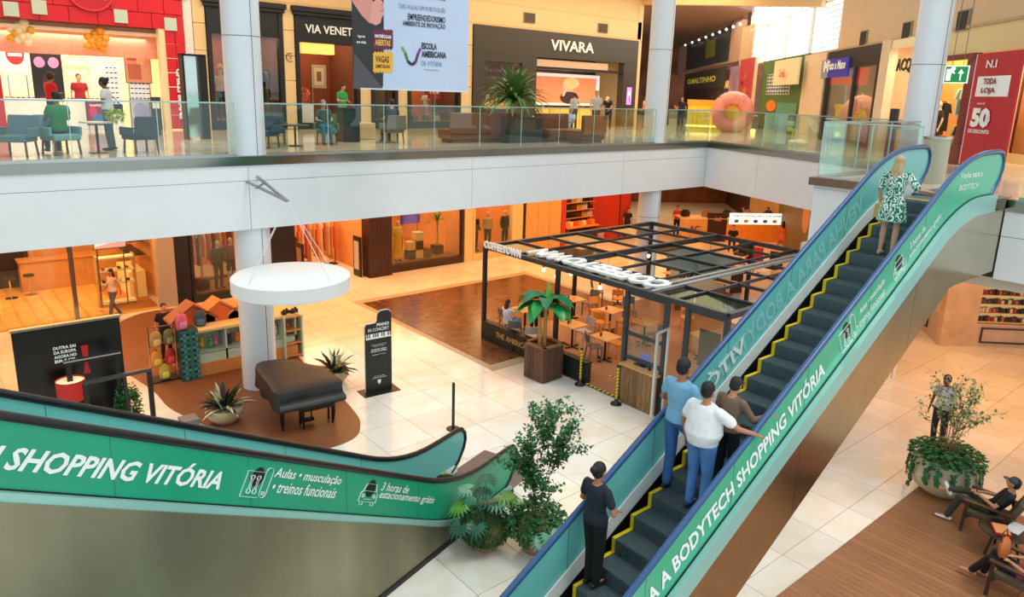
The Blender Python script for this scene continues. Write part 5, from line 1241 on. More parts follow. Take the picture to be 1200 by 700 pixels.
# palms in windows
def palm(x,y,z,label,n=16,L=.9,stem=1.3,pot=True,lw=.045):
    t=thing('potted_palm',label,'plant',(x,y,z)); 
    if pot: MB().box(-.22,-.22,0,.22,.22,.4).build('pot',mat('pot_brown',(84,56,40),.6),t,bevel=.01)
    MB().tube([(0,0,.3),(.03,0,.3+stem*.5),(0,.02,.3+stem)],[.05,.04,.035],8).build('trunk',trunkm,t)
    m_=mat('palm_leaf',(88,128,62),.5,noise=.3,scale=5)
    for i in range(n): bleaf((0,0,.3+stem),i*2.4,1.35-.13*(i%10),L*(.8+.3*random.random()),lw,1.5,None,None,n=5).build('leaf',m_,t)
palm(ony(238,345,27.1).x,27.1,.25,'tall palm in the dark framed window left of the piano column',stem=1.7,L=.8)
palm(ony(512,312,27.3).x,27.3,.32,'spiky palm in a brown box inside the yellow-dress window',stem=1.2,L=.85)
pic('face_screen','purple toned close-up face picture in the yellow-dress window','picture',ony(470,270,28).x,ony(492,270,28).x,1.7,4.1,28.0,[(blob(0,.55,.75,.5),(150,120,200)),(blob(-.32,.62,.14,.03),(60,40,110)),(blob(.32,.62,.14,.03),(60,40,110)),([(-.06,.6),(.06,.6),(.12,.45),(-.12,.45)],(176,140,214)),(blob(0,.34,.24,.04),(176,60,120)),([(-.8,.0),(.8,0),(.4,.2),(-.4,.2)],(110,84,180))],base=(84,70,170),emit=.35)
for i,(x,z,c) in enumerate(((16.6,.32,(70,44,34)),(17.0,.32,(226,190,130)),(16.6,.72,(226,190,130)),(17.0,.72,(80,54,40)),(17.45,.32,(120,86,56)),(17.0,1.12,(226,196,140)))):
    tag(MB().cbox((0,0,.19),(.38,.38,.38)).build('display_cube',mat('cube%d'%(i),c,.6),bevel=.01),('dark brown display cube at the lower left of the stack','cream display cube at the foot of the stack, second from left','cream display cube on top of the dark lower-left one','dark display cube in the middle of the stack','tan display cube at the right foot of the stack','cream display cube topmost in the stack')[i],'cube').location=(x+ony(476,318,27.0).x-16.4,27.0,z+.005)
MB2=thing('carved_panel','carved golden wood wall panel at the right of the yellow-dress window','panel',(ony(534,290,28.0).x,28.0,.32))
for i in range(6):
    for j in range(8): MB().cbox((-.5+i*.2,0,.2+j*.45),(.19,.05+.05*((i*j+i)%3),.44)).build('carved_block',woodpanel,MB2)
# rails of dresses in the open shop
def clothes_rail(label,x,y,z,n,cols,rz=0,h=1.5,L=1.2,where='',cat='garment',long=1.0):
    t=thing('clothes_rail',label,'clothes rail',(x,y,z),rz)
    MB().cyl(-L/2,0,0,h,.02,n=6).build('post',black,t); MB().cyl(L/2,0,0,h,.02,n=6).build('post',black,t); MB().bar((-L/2,0,h),(L/2,0,h),.03).build('rail',black,t); MB().box(-L/2,-.2,0,L/2,.2,.03).build('base',black,t)
    for i in range(n):
        c=cols[i%len(cols)]; xx=-L/2+.06+i*(L-.12)/max(1,n-1); ln=long*(.9+.15*math.sin(i*2.1))
        q=MB(); q.prism([(-.2,-.02),(-.05,.03),(.05,.03),(.2,-.02),(.26,-.3),(.20,-.32),(.17,-.2),(.19,-ln),(-.19,-ln),(-.17,-.2),(-.2,-.32),(-.26,-.3)],(-.018,0,h-.06),(0,1,0),(0,0,1),(.036,0,0))
        o=q.build('garment',mat('g_%d_%d_%d'%c,c,.85,noise=.1)); o.location=(x+xx*math.cos(rz),y+xx*math.sin(rz),z); o.rotation_euler=(0,0,rz+.08*math.sin(i*3))
        tag(o,'hanging garment, %s along %s'%(ORD[i],where),'garment',group='garments on %s'%where)
    return t
clothes_rail('rail of long dresses inside the open lower shop',13.2,29.0,0,12,[(206,150,90),(222,120,70),(236,206,160),(190,90,60),(220,180,120)],rz=.2,h=2.1,L=2.2,where='the rail inside the open lower shop',long=1.75)
clothes_rail('short rail of garments at the back of the palm window',9.0,29.4,.0,8,[(200,110,60),(120,60,40),(230,180,120)],rz=.1,h=1.9,L=1.6,where='the rail behind the palm window mannequins',long=1.2)
for i,x in enumerate((11.5,14.0)): 
    g=thing('security_gate','tall black security gate %s of the open shop entrance'%('left' if i==0 else 'right'),'gate',(x,26.6,0)); MB().box(-.05,-.3,0,.05,.3,1.7).build('frame',black,g,bevel=.02); MB().box(-.055,-.2,.3,.055,.2,1.5).build('insert',mat('gate_grey',(190,180,170),.3),g)
tag(MB().box(-.6,-.4,0,.6,.4,.5).build('ottoman',mat('ottoman',(90,50,46),.8),bevel=.05),'dark red upholstered ottoman in the open lower shop','ottoman').location=(11.9,28.3,0)
# bottle shop
bs=thing('bottle_shelving','wall of shelves with bottles in the red framed shop','shelf',(27.4,27.7,0))
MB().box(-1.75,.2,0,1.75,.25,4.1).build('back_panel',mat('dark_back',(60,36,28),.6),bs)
for k in range(8): MB().box(-1.75,-.15,.7+k*.42,1.75,.2,.73+k*.42).build('shelf',mat('shelf_wood_glow',(196,130,70),.5,emit=.35),bs)  # shelf boards glow by themselves to brighten the dark bottles
bcol=[(36,50,30),(120,40,24),(226,180,80),(240,230,200),(30,26,26)]
protos_b=[]
for i,c in enumerate(bcol): protos_b.append(MB().lathe([(0,0),(.045,0),(.045,.19),(.015,.25),(.015,.31),(0,.31)],8).build('bottle',mat('bottle%d'%i,c,.2),smooth=True))
bn_=['dark green','amber red','golden','cream','black']
used=set()
for k in range(8):
    for i in range(24):
        j=(i//3+k)%5; src=protos_b[j]
        if j not in used: o=src; used.add(j)
        else: o=src.copy(); C.objects.link(o)
        o.location=(25.8+i*.14,27.65,.735+k*.42)
        tag(o,bn_[j]+' bottle, %s from left on the %s shelf up in the red framed shop'%(ORD[i],ORD[k]),'bottle',group=bn_[j]+' bottles in the red framed shop')
dt=thing('display_table','orange display table with gift boxes in front of the bottle shelves','table',(27.4,26.95,0)); MB().box(-1.2,-.35,.8,1.2,.35,.86).build('tabletop',wood_o,dt)
for sx in (-1.1,1.1): MB().box(sx-.04,-.3,0,sx+.04,.3,.8).build('leg',wood_d,dt)
for i in range(7): tag(MB().cbox((0,0,.12),(.2,.2,.24)).build('gift_box',mat('gift%d'%(i%3),((240,150,60),(246,220,170),(220,90,40))[i%3],.5,emit=.05),bevel=.01),['orange','cream','red'][i%3]+' gift box on the display table, '+['first','second','third','fourth','fifth','sixth','seventh'][i]+' from the left','box',group='gift boxes on the display table').location=(26.4+i*.33,26.95,.865)
boxS('floor_rug' if False else 'trim_12',25.66,YL-.1,3.6,29.0,YL+.1,ZL,redp)
person('person in black standing beside the red wall near the middle column',(30.2,26.0,0),2.6,'stand',1.7,hair=(30,22,20),hs='bun',top=(26,26,30),bottom=(26,26,30),vox=.026,female=True)
# diagonal wall of the lower corridor and shops at lower right
def diag(name,p,q,z0,z1,m,t=.25,label=None):
    p=V((*p,0));q=V((*q,0));d=(q-p);L=d.length;d.normalize();n=V((d.y,-d.x,0)); n=n if n.dot(p)>0 else -n
    return struct(name,MB().prism([(0,z0),(L,z0),(L,z1),(0,z1)],p,d,(0,0,1),n*t),m,label)
olive=mat('olive_wall',(122,104,54),.6,noise=.08)
diag('wall_corridor_lower',(29.6,13.4),(37.4,21.2),0,ZL,olive,label='olive wall of the lower corridor')
diag('wall_corridor_timber',(37.4,21.2),(42.2,26.0),0,ZL,woodpanel)
diag('wall_corridor_far',(42.2,26),(48.2,32),0,ZL,mat('dark_shopfront',(70,40,30),.5))
struct('wall_lower_far',MB().prism([(0,0),(24,0),(24,ZL),(0,ZL)],(30.6,44,0),(.8,-.6,0),(0,0,1),(.2,.3,0)),mat('far_shop',(120,66,40),.6,noise=.4,scale=1.5),'far warm shopfronts at the end of the lower corridor')
crest=MB().prism(blob(0,0,.55,.8,16),(33.9,17.68,2.1),(.707,.707,0),(0,0,1),(-.02,.02,0)).build('wall_emblem',mat('emblem_gold',(196,140,60),.5)); tag(crest,'gold oval emblem on the olive corridor wall','emblem')
area('shop_light',(38,30,4.1),7,7,240,IW)
# lower right bookish shop: polygon corner
wbase=mat('stone_pink',(198,170,150),.5,noise=.06,scale=2); mbl=mat('tan_marble',(206,172,136),.25,noise=.18,scale=1.6)
A_=(26.76,9.28); B_=(25.32,8.13); C_=(26.19,7.41); D_=(31.5,2.5)
def wallseg(p,q,off=0): return V((p[0],p[1],0)),(V((q[0],q[1],0))-V((p[0],p[1],0)))
diag('wall_corner_left',(28.5,10.67),B_,0,1.0,wbase,label='pale plinth of the corner shop'); diag('wall_corner_pier',(26.0,8.67),B_,0,ZL,mbl); diag('wall_corner_pier',B_,C_,0,ZL,mbl,label='tan marble pier of the corner shop')
diag('wall_corner_right',C_,D_,0,.78,wbase); diag('wall_corner_head',C_,D_,3.7,ZL,wbase); diag('wall_corner_head',(28.5,10.67),(26.0,8.67),3.7,ZL,wbase)
dv=(V((*D_,0))-V((*C_,0))).normalized(); nv=V((-dv.y,dv.x,0)); nv=nv if nv.x<0 else -nv
def strip(name,p0,u,n,rects,m,label,cat):
    t=thing(name,label,cat,tuple(p0))
    for (a0,a1,z0,z1) in rects: MB().prism([(a0,z0),(a1,z0),(a1,z1),(a0,z1)],(0,0,0),u,(0,0,1),n*.03).build('frame_bar',m,t)
    return t
strip('plinth_moulding',V((*C_,0))+nv*.02,dv,nv,[(.15,3.2,.14,.19),(.15,3.2,.62,.67),(.15,.20,.19,.62),(3.15,3.2,.19,.62)],brownf,'dark rectangular moulding on the plinth below the shelves of goods','moulding')
u2=(V((*B_,0))-V((28.5,10.67,0))).normalized(); n2=V((u2.y,-u2.x,0)); n2=n2 if n2.x<0 else -n2
strip('plinth_moulding',V((28.5,10.67,0))+n2*.02,u2,n2,[(1.0,2.9,.25,.31),(1.0,2.9,.82,.88),(1.0,1.06,.31,.82),(2.84,2.9,.31,.82)],brownf,'dark rectangular moulding on the plinth below the red framed window','moulding')
strip('red_window_frame',V((28.5,10.67,1.0))+n2*.02,u2,n2,[(.1,3.2,0,.28),(2.95,3.2,.28,2.7),(.1,.3,.28,2.7)],mat('crimson',(176,20,50),.4),'crimson framed shop window beside the marble pier','window frame')
sh_=thing('goods_shelving','pale shelving packed with small dark and red goods in the corner shop','shelf',(C_[0],C_[1],0))
bk=-nv
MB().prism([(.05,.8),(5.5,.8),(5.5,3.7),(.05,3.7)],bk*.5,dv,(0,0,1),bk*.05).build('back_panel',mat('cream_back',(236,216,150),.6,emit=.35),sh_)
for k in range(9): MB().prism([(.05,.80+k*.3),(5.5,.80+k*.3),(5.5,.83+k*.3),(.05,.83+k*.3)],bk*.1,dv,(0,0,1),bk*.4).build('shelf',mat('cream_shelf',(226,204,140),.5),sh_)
gc=[(50,34,32),(60,44,40),(150,50,50),(206,190,160),(40,34,44),(176,96,80),(90,70,50)]; gp={}
for k in range(9):
    i=0;a_=.12
    while a_<3.6:
        j=(i//3*2+k*3+(i%2)*(i//5))%7; w_=.11
        if j not in gp: gp[j]=MB().cbox((0,0,.085),(.09,.16,.17)).build('boxed_item',mat('goods%d'%j,gc[j],.5),bevel=.008); o=gp[j]
        else: o=gp[j].copy(); C.objects.link(o)
        p=V((*C_,0))+dv*a_+bk*(.22+.02*(i%2)); o.location=(p.x,p.y,.835+k*.3); o.rotation_euler=(0,0,math.atan2(dv.y,dv.x)); o.scale=(1,1,.7+.35*((i*5+k)%4)/4)
        tag(o,['black','charcoal','red','cream','navy','terracotta','brown'][j]+' boxed item, %s from left on the %s shelf up in the corner shop'%(ORD[i],ORD[k]),'box',group=['black','charcoal','red','cream','navy','terracotta','brown'][j]+' items on the corner shop shelves')
        a_+=w_; i+=1
area('shop_light',(28.2,7.4,4.0),2,2,60,(1,.8,.5))
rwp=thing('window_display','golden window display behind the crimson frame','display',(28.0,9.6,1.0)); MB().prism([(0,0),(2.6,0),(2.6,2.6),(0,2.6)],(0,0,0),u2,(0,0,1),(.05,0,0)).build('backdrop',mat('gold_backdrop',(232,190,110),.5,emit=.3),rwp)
for i in range(5): MB().cbox((-.3-.35*i,-.28-.22*i,.25),(.22,.22,.5+.1*(i%2))).build('display_item',mat('di%d'%(i%2),((150,80,40),(246,226,180))[i%2],.5),rwp)
# kiosk with logo panels, lit menu sign
p0=V((32.2,23.9,0)); kd=V((.83,-.56,0)).normalized(); kn=V((-kd.y,kd.x,0)); kn=kn if kn.x<0 else -kn
kz=thing('snack_kiosk','pale wood snack kiosk with lit menu sign far behind the cafe','kiosk',tuple(p0))
def kp(name,a0,a1,z0,z1,m_,d=.1,off=0,label=None): return MB().prism([(a0,z0),(a1,z0),(a1,z1),(a0,z1)],-kn*off if off else (0,0,0),kd,(0,0,1),-kn*d).build(name,m_,kz,label=label)
kp('end_panel',0,1.5,0,1.25,woodpanel,.1); kp('dark_panel',1.5,2.6,0,1.6,brownf,.15); kp('counter_front',2.6,6.8,0,1.0,wood_o,.1); kp('worktop',0,6.9,1.25,1.3,mat('pale_top',(236,206,170),.4),1.2)
kp('menu_sign',2.7,6.7,1.0,1.62,mat('menu_lit',(236,246,240),.4,emit=1.0),.04,-.06,label='bright lit menu sign')
lettering('menu_text','DEGUSTAÇÃO DE SABORES',tuple(p0+kd*2.9+kn*.075+V((0,0,1.4))),tuple(kd),(0,0,1),.14,mat('menu_green',(60,110,70),.5),kz,width=3.4,bold=.02)
for i in range(7): MB().prism(blob(3.1+i*.55,1.18,.14,.1,10),kn*.075,kd,(0,0,1),kn*.004).build('menu_dot',mat('md%d'%(i%3),((90,150,90),(220,180,60),(120,90,160))[i%3],.5),kz)
lg=mat('logo_maroon',(150,40,30),.5)
lettering('logo','AC',tuple(p0+kd*.45+kn*.02+V((0,0,.55))),tuple(kd),(0,0,1),.34,lg,kz,width=.62,bold=.05); lettering('logo','AC',tuple(p0+kd*1.85+kn*.02+V((0,0,1.15))),tuple(kd),(0,0,1),.22,mat('logo_pale',(206,150,140),.5),kz,width=.42,bold=.05)
for i in range(5):
    q=p0+kd*(.4+i*1.2)-kn*.6; tag(MB().cbox((0,0,.15),(.4,.35,.3)).cbox((0,0,.34),(.25,.25,.1)).build('coffee_machine' if i%2 else 'till',mat('app%d'%(i%2),((40,36,36),(150,120,100))[i%2],.4),bevel=.01),('till at the left end of the snack kiosk','black coffee machine on the snack kiosk, next to the end till','till in the middle of the snack kiosk','black coffee machine right of the kiosk centre','till at the right end of the snack kiosk')[i],'machine').location=(q.x,q.y,1.305)
for i,(a_,off,t_,l) in enumerate(((.3,1.6,(200,40,40),'person in red standing behind the left end of the snack kiosk'),(4.2,1.6,(30,28,34),'person in black serving behind the snack kiosk menu sign'),(5.6,1.5,(150,60,50),'person in dark red behind the right end of the snack kiosk'))):
    q=p0+kd*a_-kn*off; person(l,(q.x,q.y,0),facing(q,p0),'stand',1.72,top=t_,bottom=(30,30,34),vox=.03)
# lit fascia blocks behind kiosk and dark units, barber chairs, sofas beyond the cafe
q=onz(914,298,0); person('person with long dark hair in orange dress walking away down the lower corridor',(q.x,q.y,0),R(-40),'walk',1.7,skin=(190,110,76),hair=(24,18,18),hs='long',dress=dict(z=.75,sl=.3),top=(214,110,72),female=True,vox=.026)
q=onz(857,296,0); person('person in black seated at the dark counter beyond the cafe roof',(q.x,q.y,.12),R(120),'sit',1.75,top=(22,22,26),bottom=(22,22,26),vox=.026)
for i,(x,y,c,l) in enumerate(((883,312,(196,40,40),'red upholstered salon chair beyond the cafe'),(868,302,(40,34,34),'black salon chair left of the red one'),(905,318,(50,40,38),'black salon chair right of the red one'))):
    q=onz(x,y,.3); t=thing('salon_chair',l,'chair',(q.x,q.y,0),R(100)); m_=mat('salon%d'%i,c,.45)
    MB().lathe([(0,0),(.28,0),(.26,.04),(.05,.08),(.05,.42),(0,.42)],20).build('pedestal',chrome,t,smooth=True); MB().box(-.28,-.28,.42,.28,.28,.56).build('seat',m_,t,bevel=.04); MB().box(-.27,-.32,.56,.27,-.2,1.15).build('backrest',m_,t,bevel=.04)
    for sx in (-1,1): MB().box(sx*.32-.04,-.2,.56,sx*.32+.04,.2,.72).build('armrest',m_,t,bevel=.02)
for i,(x,y,w_,h_,l) in enumerate(((812,300,2.2,1.0,'long dark counter behind the cafe roof, left part'),(845,315,1.8,1.0,'dark counter with small machines beyond the cafe roof'),(820,345,2.4,.5,'low brown sofa bench under the right cafe roof'))):
    q=onz(x,y,h_); t=thing('service_counter' if i<2 else 'sofa_bench',l,'counter' if i<2 else 'bench',(q.x,q.y,0),R(-20)); m_=brownf if i<2 else mat('sofa_brown',(108,58,38),.6)
    MB().box(-w_/2,-.3,0,w_/2,.3,h_-.05).build('front',m_,t,bevel=.02); MB().box(-w_/2-.04,-.34,h_-.05,w_/2+.04,.34,h_).build('worktop' if i<2 else 'seat_pad',mat('counter_dark_top',(70,66,64),.3) if i<2 else m_,t,bevel=.01)
q=onz(812,311,1.2); t=thing('counter_sign','cream counter sign with dark letters beyond the cafe','sign',(q.x,q.y-.4,.0),R(-40)); MB().box(-1.2,-.03,0,1.2,.03,1.15).build('board',mat('cream_board',(226,206,160),.5),t); lettering('lettering','BARBEARIA',(0,-.035,.75),(1,0,0),(0,0,1),.26,black,t,width=1.7,bold=.04,anchor='c',world=False)
# lit background behind the kiosk
for i,(x,y,z) in enumerate(((790,222,3.6),(800,225,3.6),(862,232,3.4),(872,234,3.4))):
    pass
# ================================================================== UPPER SHOPS (wall at Y=28, floor z=6)
G='standing on the upper gallery'
def onf(x,y): return onz(x,y,6.0)
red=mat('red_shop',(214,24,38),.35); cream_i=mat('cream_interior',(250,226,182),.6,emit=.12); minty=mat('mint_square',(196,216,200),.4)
# --- red shop
rs=thing('storefront','red tiled shop front with round sign and mint squares','shop front',(1.0,YU,6))
MB().box(-7,0,3.46,7.14,.25,7.4).build('fascia_backing',mat('red_dark',(150,16,28),.5),rs)
mint=set()
def ismint(x,z): return any(abs(x-a)<.25 and abs(z-b)<.25 for a,b in ((3.95-1,9.75-6),(6.6-1,9.75-6),(7.75-1,9.65-6),(6.0-1,10.7-6),(1.9-1,9.5-6)))
for r_ in range(8):
    for c_ in range(26):
        x0=-7+c_*.82-(.41 if r_%2 else 0); x1=x0+.80; z0=3.46+r_*.5; z1=z0+.48
        x0=max(x0,-7);x1=min(x1,7.14)
        if x1-x0<.1: continue
        if x1<-1: continue
        MB().box(x0,-.05-.02*((r_*7+c_*3)%3),z0,x1,0,z1).build('tile',red,rs)
for (x,z) in ((3.3-1.0+.35,3.62),(5.95-1,3.55),(7.5-1,3.42),(5.3-1,4.55),(2.9-1,3.0+.5),(7.9-1,4.5)):
    MB().box(x,-.13,z,x+.40,-.04,z+.42).build('mint_square',minty,rs)
for r_ in range(7):
    for c_ in range(2): MB().box(6.5+c_*.33,-.06-.02*((r_+c_)%2),.05+r_*.49,6.5+(c_+1)*.33-.02,.25,.05+(r_+1)*.49-.02).build('tile',red,rs)
MB().box(-7,-.02,.0,-6.4,.3,3.46).build('pillar',red,rs)
MB().box(1.3,-.06,0,1.62,.3,2.6).build('pillar',red,rs,label='low red pillar at the left edge')
tv_=[mat('x',(0,0,0))]
lettering('pillar_lettering','CHILLI BEANS',(6.74,-.15,2.15),(0,0,-1),(1,0,0),.20,letterw,rs,width=1.75,bold=.05,world=False)
cs=MB().tube([(4.3,-.16,4.55),(4.3,.0,4.55)],[.72,.72],40); cs.build('round_sign',mat('red_sign',(196,18,34),.4),rs)
MB().lathe([(.66,-.012),(.70,-.012),(.70,.0),(.66,0)],40,cap=False,M=Matrix.Translation((4.3,-.165,4.55))@Matrix.Rotation(math.pi/2,4,'X')).build('sign_ring',mat('red_sign2',(236,60,70),.4),rs)
lettering('sign_lettering','CHILLI',(4.3,-.17,4.52),(1,0,0),(0,0,1),.24,letterw,rs,width=.86,bold=.06,anchor='c',world=False,depth=.02); lettering('sign_lettering','BEANS',(4.3,-.17,4.22),(1,0,0),(0,0,1),.24,letterw,rs,width=.98,bold=.06,anchor='c',world=False,depth=.02)
struct('ceiling_red_shop',MB().box(-6,28.3,9.2,8.1,32.3,9.3),cream_i); struct('wall_red_shop_band',MB().box(-6,28.6,8.45,7.5,28.7,9.45),mat('pink_brick',(240,170,140),.6,noise=.08,scale=6),'pink brick band inside the red shop')
struct('wall_red_shop_back',MB().box(-6,31.2,6,8.1,31.3,9.3),cream_i); struct('wall_red_shop_side',MB().box(8.1,28.2,6,8.2,32.3,9.4),cream_i)
struct('trim_13',MB().box(7.3,27.97,6,7.5,28.3,9.46),mat('cream_post',(246,216,170),.5,emit=.1))
area('shop_light',(3.5,29.6,9.1),7,2.4,330,(1,.9,.74))
def rosette(x,y,z,c1,c2,l):
    t=thing('balloon_flower',l,'balloons',(x,y,z))
    for i in range(13):
        a_=i*2.4; r_=.08+.30*(i/13); MB().ell((r_*math.cos(a_),-.04*(i%3),r_*math.sin(a_)),(.13,.10,.13),10,8).build('balloon',c1 if i%4 else c2,t,smooth=True)
rosette(3.35,28.4,9.05,mat('balloon_cream',(250,232,190),.3),mat('balloon_gold',(242,178,60),.3),'cream and gold balloon flower hanging at the left of the red shop'); rosette(5.45,28.3,8.95,mat('balloon_orange',(246,158,40),.3),mat('balloon_gold',(242,178,60),.3),'orange balloon flower hanging in the middle of the red shop')
pic('oval_poster','white poster with red oval in the red shop','poster',2.9,3.55,7.75,8.95,29.5,[(blob(0,.55,.8,.28),(214,60,60)),([(-.6,.5),(.6,.5),(.6,.58),(-.6,.58)],(250,240,236))],frame_m=offw,base=(246,246,248))
pic('sunglasses_poster','black poster with pink sunglasses in the red shop','poster',3.65,4.55,6.9,8.7,29.6,[(blob(-.45,.72,.36,.10),(196,140,190)),(blob(.45,.72,.36,.10),(196,140,190)),([(-.2,.76),(.2,.76),(.2,.78),(-.2,.78)],(30,30,40)),(blob(0,.38,.4,.14),(60,40,40))],base=(26,28,36))
pic('photo_poster','peach photo poster on the right side wall of the red shop','poster',6.35,7.2,7.6,8.9,28.9,[(blob(.2,.65,.35,.18),(250,206,160)),([(-.8,.1),(.2,.1),(.2,.5),(-.8,.5)],(206,110,90)),([(-.8,.6),(-.1,.6),(-.1,.95),(-.8,.95)],(190,96,80))],base=(236,170,130))
ringm=mat('ring_line',(206,150,80),.5); tag(MB().lathe([(.42,0),(.44,0),(.44,.02),(.42,.02)],32,cap=False,M=Matrix.Rotation(math.pi/2,4,'X')).build('wall_ring',ringm),'thin golden ring emblem on the back wall of the red shop','emblem').location=(5.2,31.15,8.1)
lettering('emblem_lettering','CHILLI BEANS',(0,0,-.06),(1,0,0),(0,0,1),.12,ringm,bpy.data.objects['wall_ring'],width=.7,bold=.02,anchor='c',world=False)
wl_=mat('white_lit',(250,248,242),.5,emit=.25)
def unit(x0,x1,y0,y1,z1,l,m=wl_,z0=6.0,name='display_counter',cat='counter'):
    t=thing(name,l,cat,((x0+x1)/2,(y0+y1)/2,z0)); MB().box(-(x1-x0)/2,-(y1-y0)/2,0,(x1-x0)/2,(y1-y0)/2,z1-z0-.05).build('carcass',m,t,bevel=.01); MB().box(-(x1-x0)/2-.03,-(y1-y0)/2-.03,z1-z0-.05,(x1-x0)/2+.03,(y1-y0)/2+.03,z1-z0).build('worktop',m,t); return t
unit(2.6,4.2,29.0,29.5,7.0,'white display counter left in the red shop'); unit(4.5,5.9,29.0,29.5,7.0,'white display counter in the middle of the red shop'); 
gs=[(40,36,40),(150,60,50),(70,90,130)]
for k,(x0,n_) in enumerate(((2.75,9),(4.6,9))):
    for i in range(n_):
        q=MB(); q.ell((-.045,0,.03),(.035,.02,.028),8,6).ell((.045,0,.03),(.035,.02,.028),8,6).bar((-.02,0,.035),(.02,0,.035),.008); o=q.build('sunglasses',mat('sg%d'%(i%3),gs[i%3],.2)); o.location=(x0+i*.15,29.1,7.004)
        tag(o,['black','dark red','blue'][i%3]+' sunglasses, %s from left on the '%ORD[i]+('left' if k==0 else 'middle')+' white counter','sunglasses',group='sunglasses on the %s white counter'%('left' if k==0 else 'middle'))
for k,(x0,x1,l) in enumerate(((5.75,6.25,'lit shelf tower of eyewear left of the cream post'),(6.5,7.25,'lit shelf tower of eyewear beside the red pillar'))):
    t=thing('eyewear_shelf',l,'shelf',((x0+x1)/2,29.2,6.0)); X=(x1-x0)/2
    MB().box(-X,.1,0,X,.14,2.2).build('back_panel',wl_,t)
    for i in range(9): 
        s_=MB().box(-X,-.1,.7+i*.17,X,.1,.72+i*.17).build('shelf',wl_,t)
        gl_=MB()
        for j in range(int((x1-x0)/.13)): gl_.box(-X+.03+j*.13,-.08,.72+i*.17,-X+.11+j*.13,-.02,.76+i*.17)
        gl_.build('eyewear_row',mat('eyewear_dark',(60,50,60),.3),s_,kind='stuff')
pic('plum_poster','magenta and blue poster on the counter front of the red shop','poster',4.95,5.55,6.15,7.0,28.55,[(blob(.1,.3,.6,.2),(60,130,200)),(blob(-.3,.55,.4,.2),(220,60,120)),([(-.6,.75),(.6,.75),(.6,.85),(-.6,.85)],(240,200,210))],base=(150,40,90))
pic('mountain_poster','pale blue poster low in the red shop, right side','poster',6.3,6.95,6.05,7.05,28.45,[(blob(0,.6,.7,.3),(170,170,226)),([(-.8,.1),(.8,.1),(.8,.35),(-.8,.35)],(120,120,150))],base=(206,206,226))
q=thing('info_stand','dark grey info stand at the front of the red shop','stand',(7.1,28.3,6.0)); MB().box(-.16,-.05,0,.16,.05,1.15).build('panel',mat('stand_grey',(60,66,72),.4),q); MB().box(-.12,-.055,.75,.12,-.05,.95).build('label_plate',letterw,q)
vx=.03
def guy(l,px,py,rz,pose='stand',h=1.8,**k):
    p=onf(px,py); return person(l,(p.x,p.y,6.0+k.pop('dz',0)),rz,pose,h,vox=vx,**k)
person('person with afro hair in red T-shirt in the red shop',(3.85,27.6,6),R(-60),'phone',1.82,skin=(130,80,58),hair=(40,22,18),hs='afro',top=(196,24,34),bottom=(40,30,36),vox=vx)
person('bearded person with bun in dark red shirt behind the red shop counter',(5.05,29.9,6),math.pi,'stand',1.85,hair=(50,28,20),hs='bun',top=(150,24,40),bottom=(40,30,36),vox=vx)
guy('person in light grey T-shirt with black shoulder bag near the left glass railing',131,176,R(60),'phone',1.72,hair=(22,18,18),hs='bun',top=(206,206,210),bottom=(70,96,110),skin=(110,70,52))
bg_=thing('shoulder_bag','black shoulder bag on the person in the grey T-shirt','bag',(onf(141,172).x,onf(141,172).y,6.95)); MB().box(-.14,-.07,-.13,.14,.07,.13).build('bag_body',black,bg_,bevel=.03); MB().tube([(-.1,0,.12),(-.16,.05,.45),(.1,0,.12)],.012,5).build('strap',black,bg_)
# furniture near the left railing
def lounge(l,x,y,rz,c,legs_=True,z=6.0):
    t=thing('lounge_chair',l,'chair',(x,y,z),rz); m_=mat('lounge_%d_%d_%d'%c,c,.7)
    MB().box(-.3,-.28,.32,.3,.3,.46).build('seat',m_,t,bevel=.03); MB().prism([(-.32,0),(.32,0),(.30,.46),(-.30,.46)],(0,-.26,.42),(1,0,0),(0,-.2,.98),(0,-.08,0)).build('backrest',m_,t,bevel=.02)
    for sx in (-1,1):
        MB().box(sx*.34-.03,-.28,.42,sx*.34+.03,.24,.62).build('armrest',m_,t,bevel=.02)
        for sy in (-1,1): MB().bar((sx*.28,sy*.25,0),(sx*.26,sy*.22,.33),.035).build('leg',wood_d,t)
    return t
def smalltable(l,x,y,c=(200,196,186),r=.35,h=.72):
    t=thing('lounge_table',l,'table',(x,y,6.0)); MB().lathe([(0,h-.03),(r,h-.03),(r,h),(0,h)],24).build('tabletop',mat('lt_%d_%d_%d'%c,c,.3),t); MB().cyl(0,0,.02,h-.03,.03,n=8).build('pedestal',black,t); MB().lathe([(0,0),(.2,0),(.2,.02),(0,.02)],18).build('foot',black,t)
lounge('slate blue lounge chair at the far left of the railing',1.9,18.8,2.6,(86,110,120)); lounge('slate blue lounge chair under the person in green at the left railing',2.75,19.1,math.pi+.4,(110,150,156)); lounge('dark slate lounge chair with its back to the rail, right of the person in green',4.35,18.9,.3,(60,74,84))
smalltable('pale round table beside the person in green at the left railing',3.5,19.2); 
person('person in green T-shirt seated with back turned at the left railing',(2.75,19.15,6.02),.2,'sit',1.8,skin=(120,78,56),hair=(24,20,18),top=(20,120,66),bottom=(30,34,40),vox=vx)
tag(cloud((0,0,.1),(.2,.2,.12),160,.12,.03).build('flower_pot_plant',mat('yellow_green',(190,206,60),.5,noise=.3)),'yellow-green small plant on the left gallery tables','plant',kind='stuff').location=(4.0,19.6,6.75)
q=onf(230,163); t=thing('totem_board','tall black framed mirror totem left of the piano column','totem',(q.x,q.y,6),R(10))
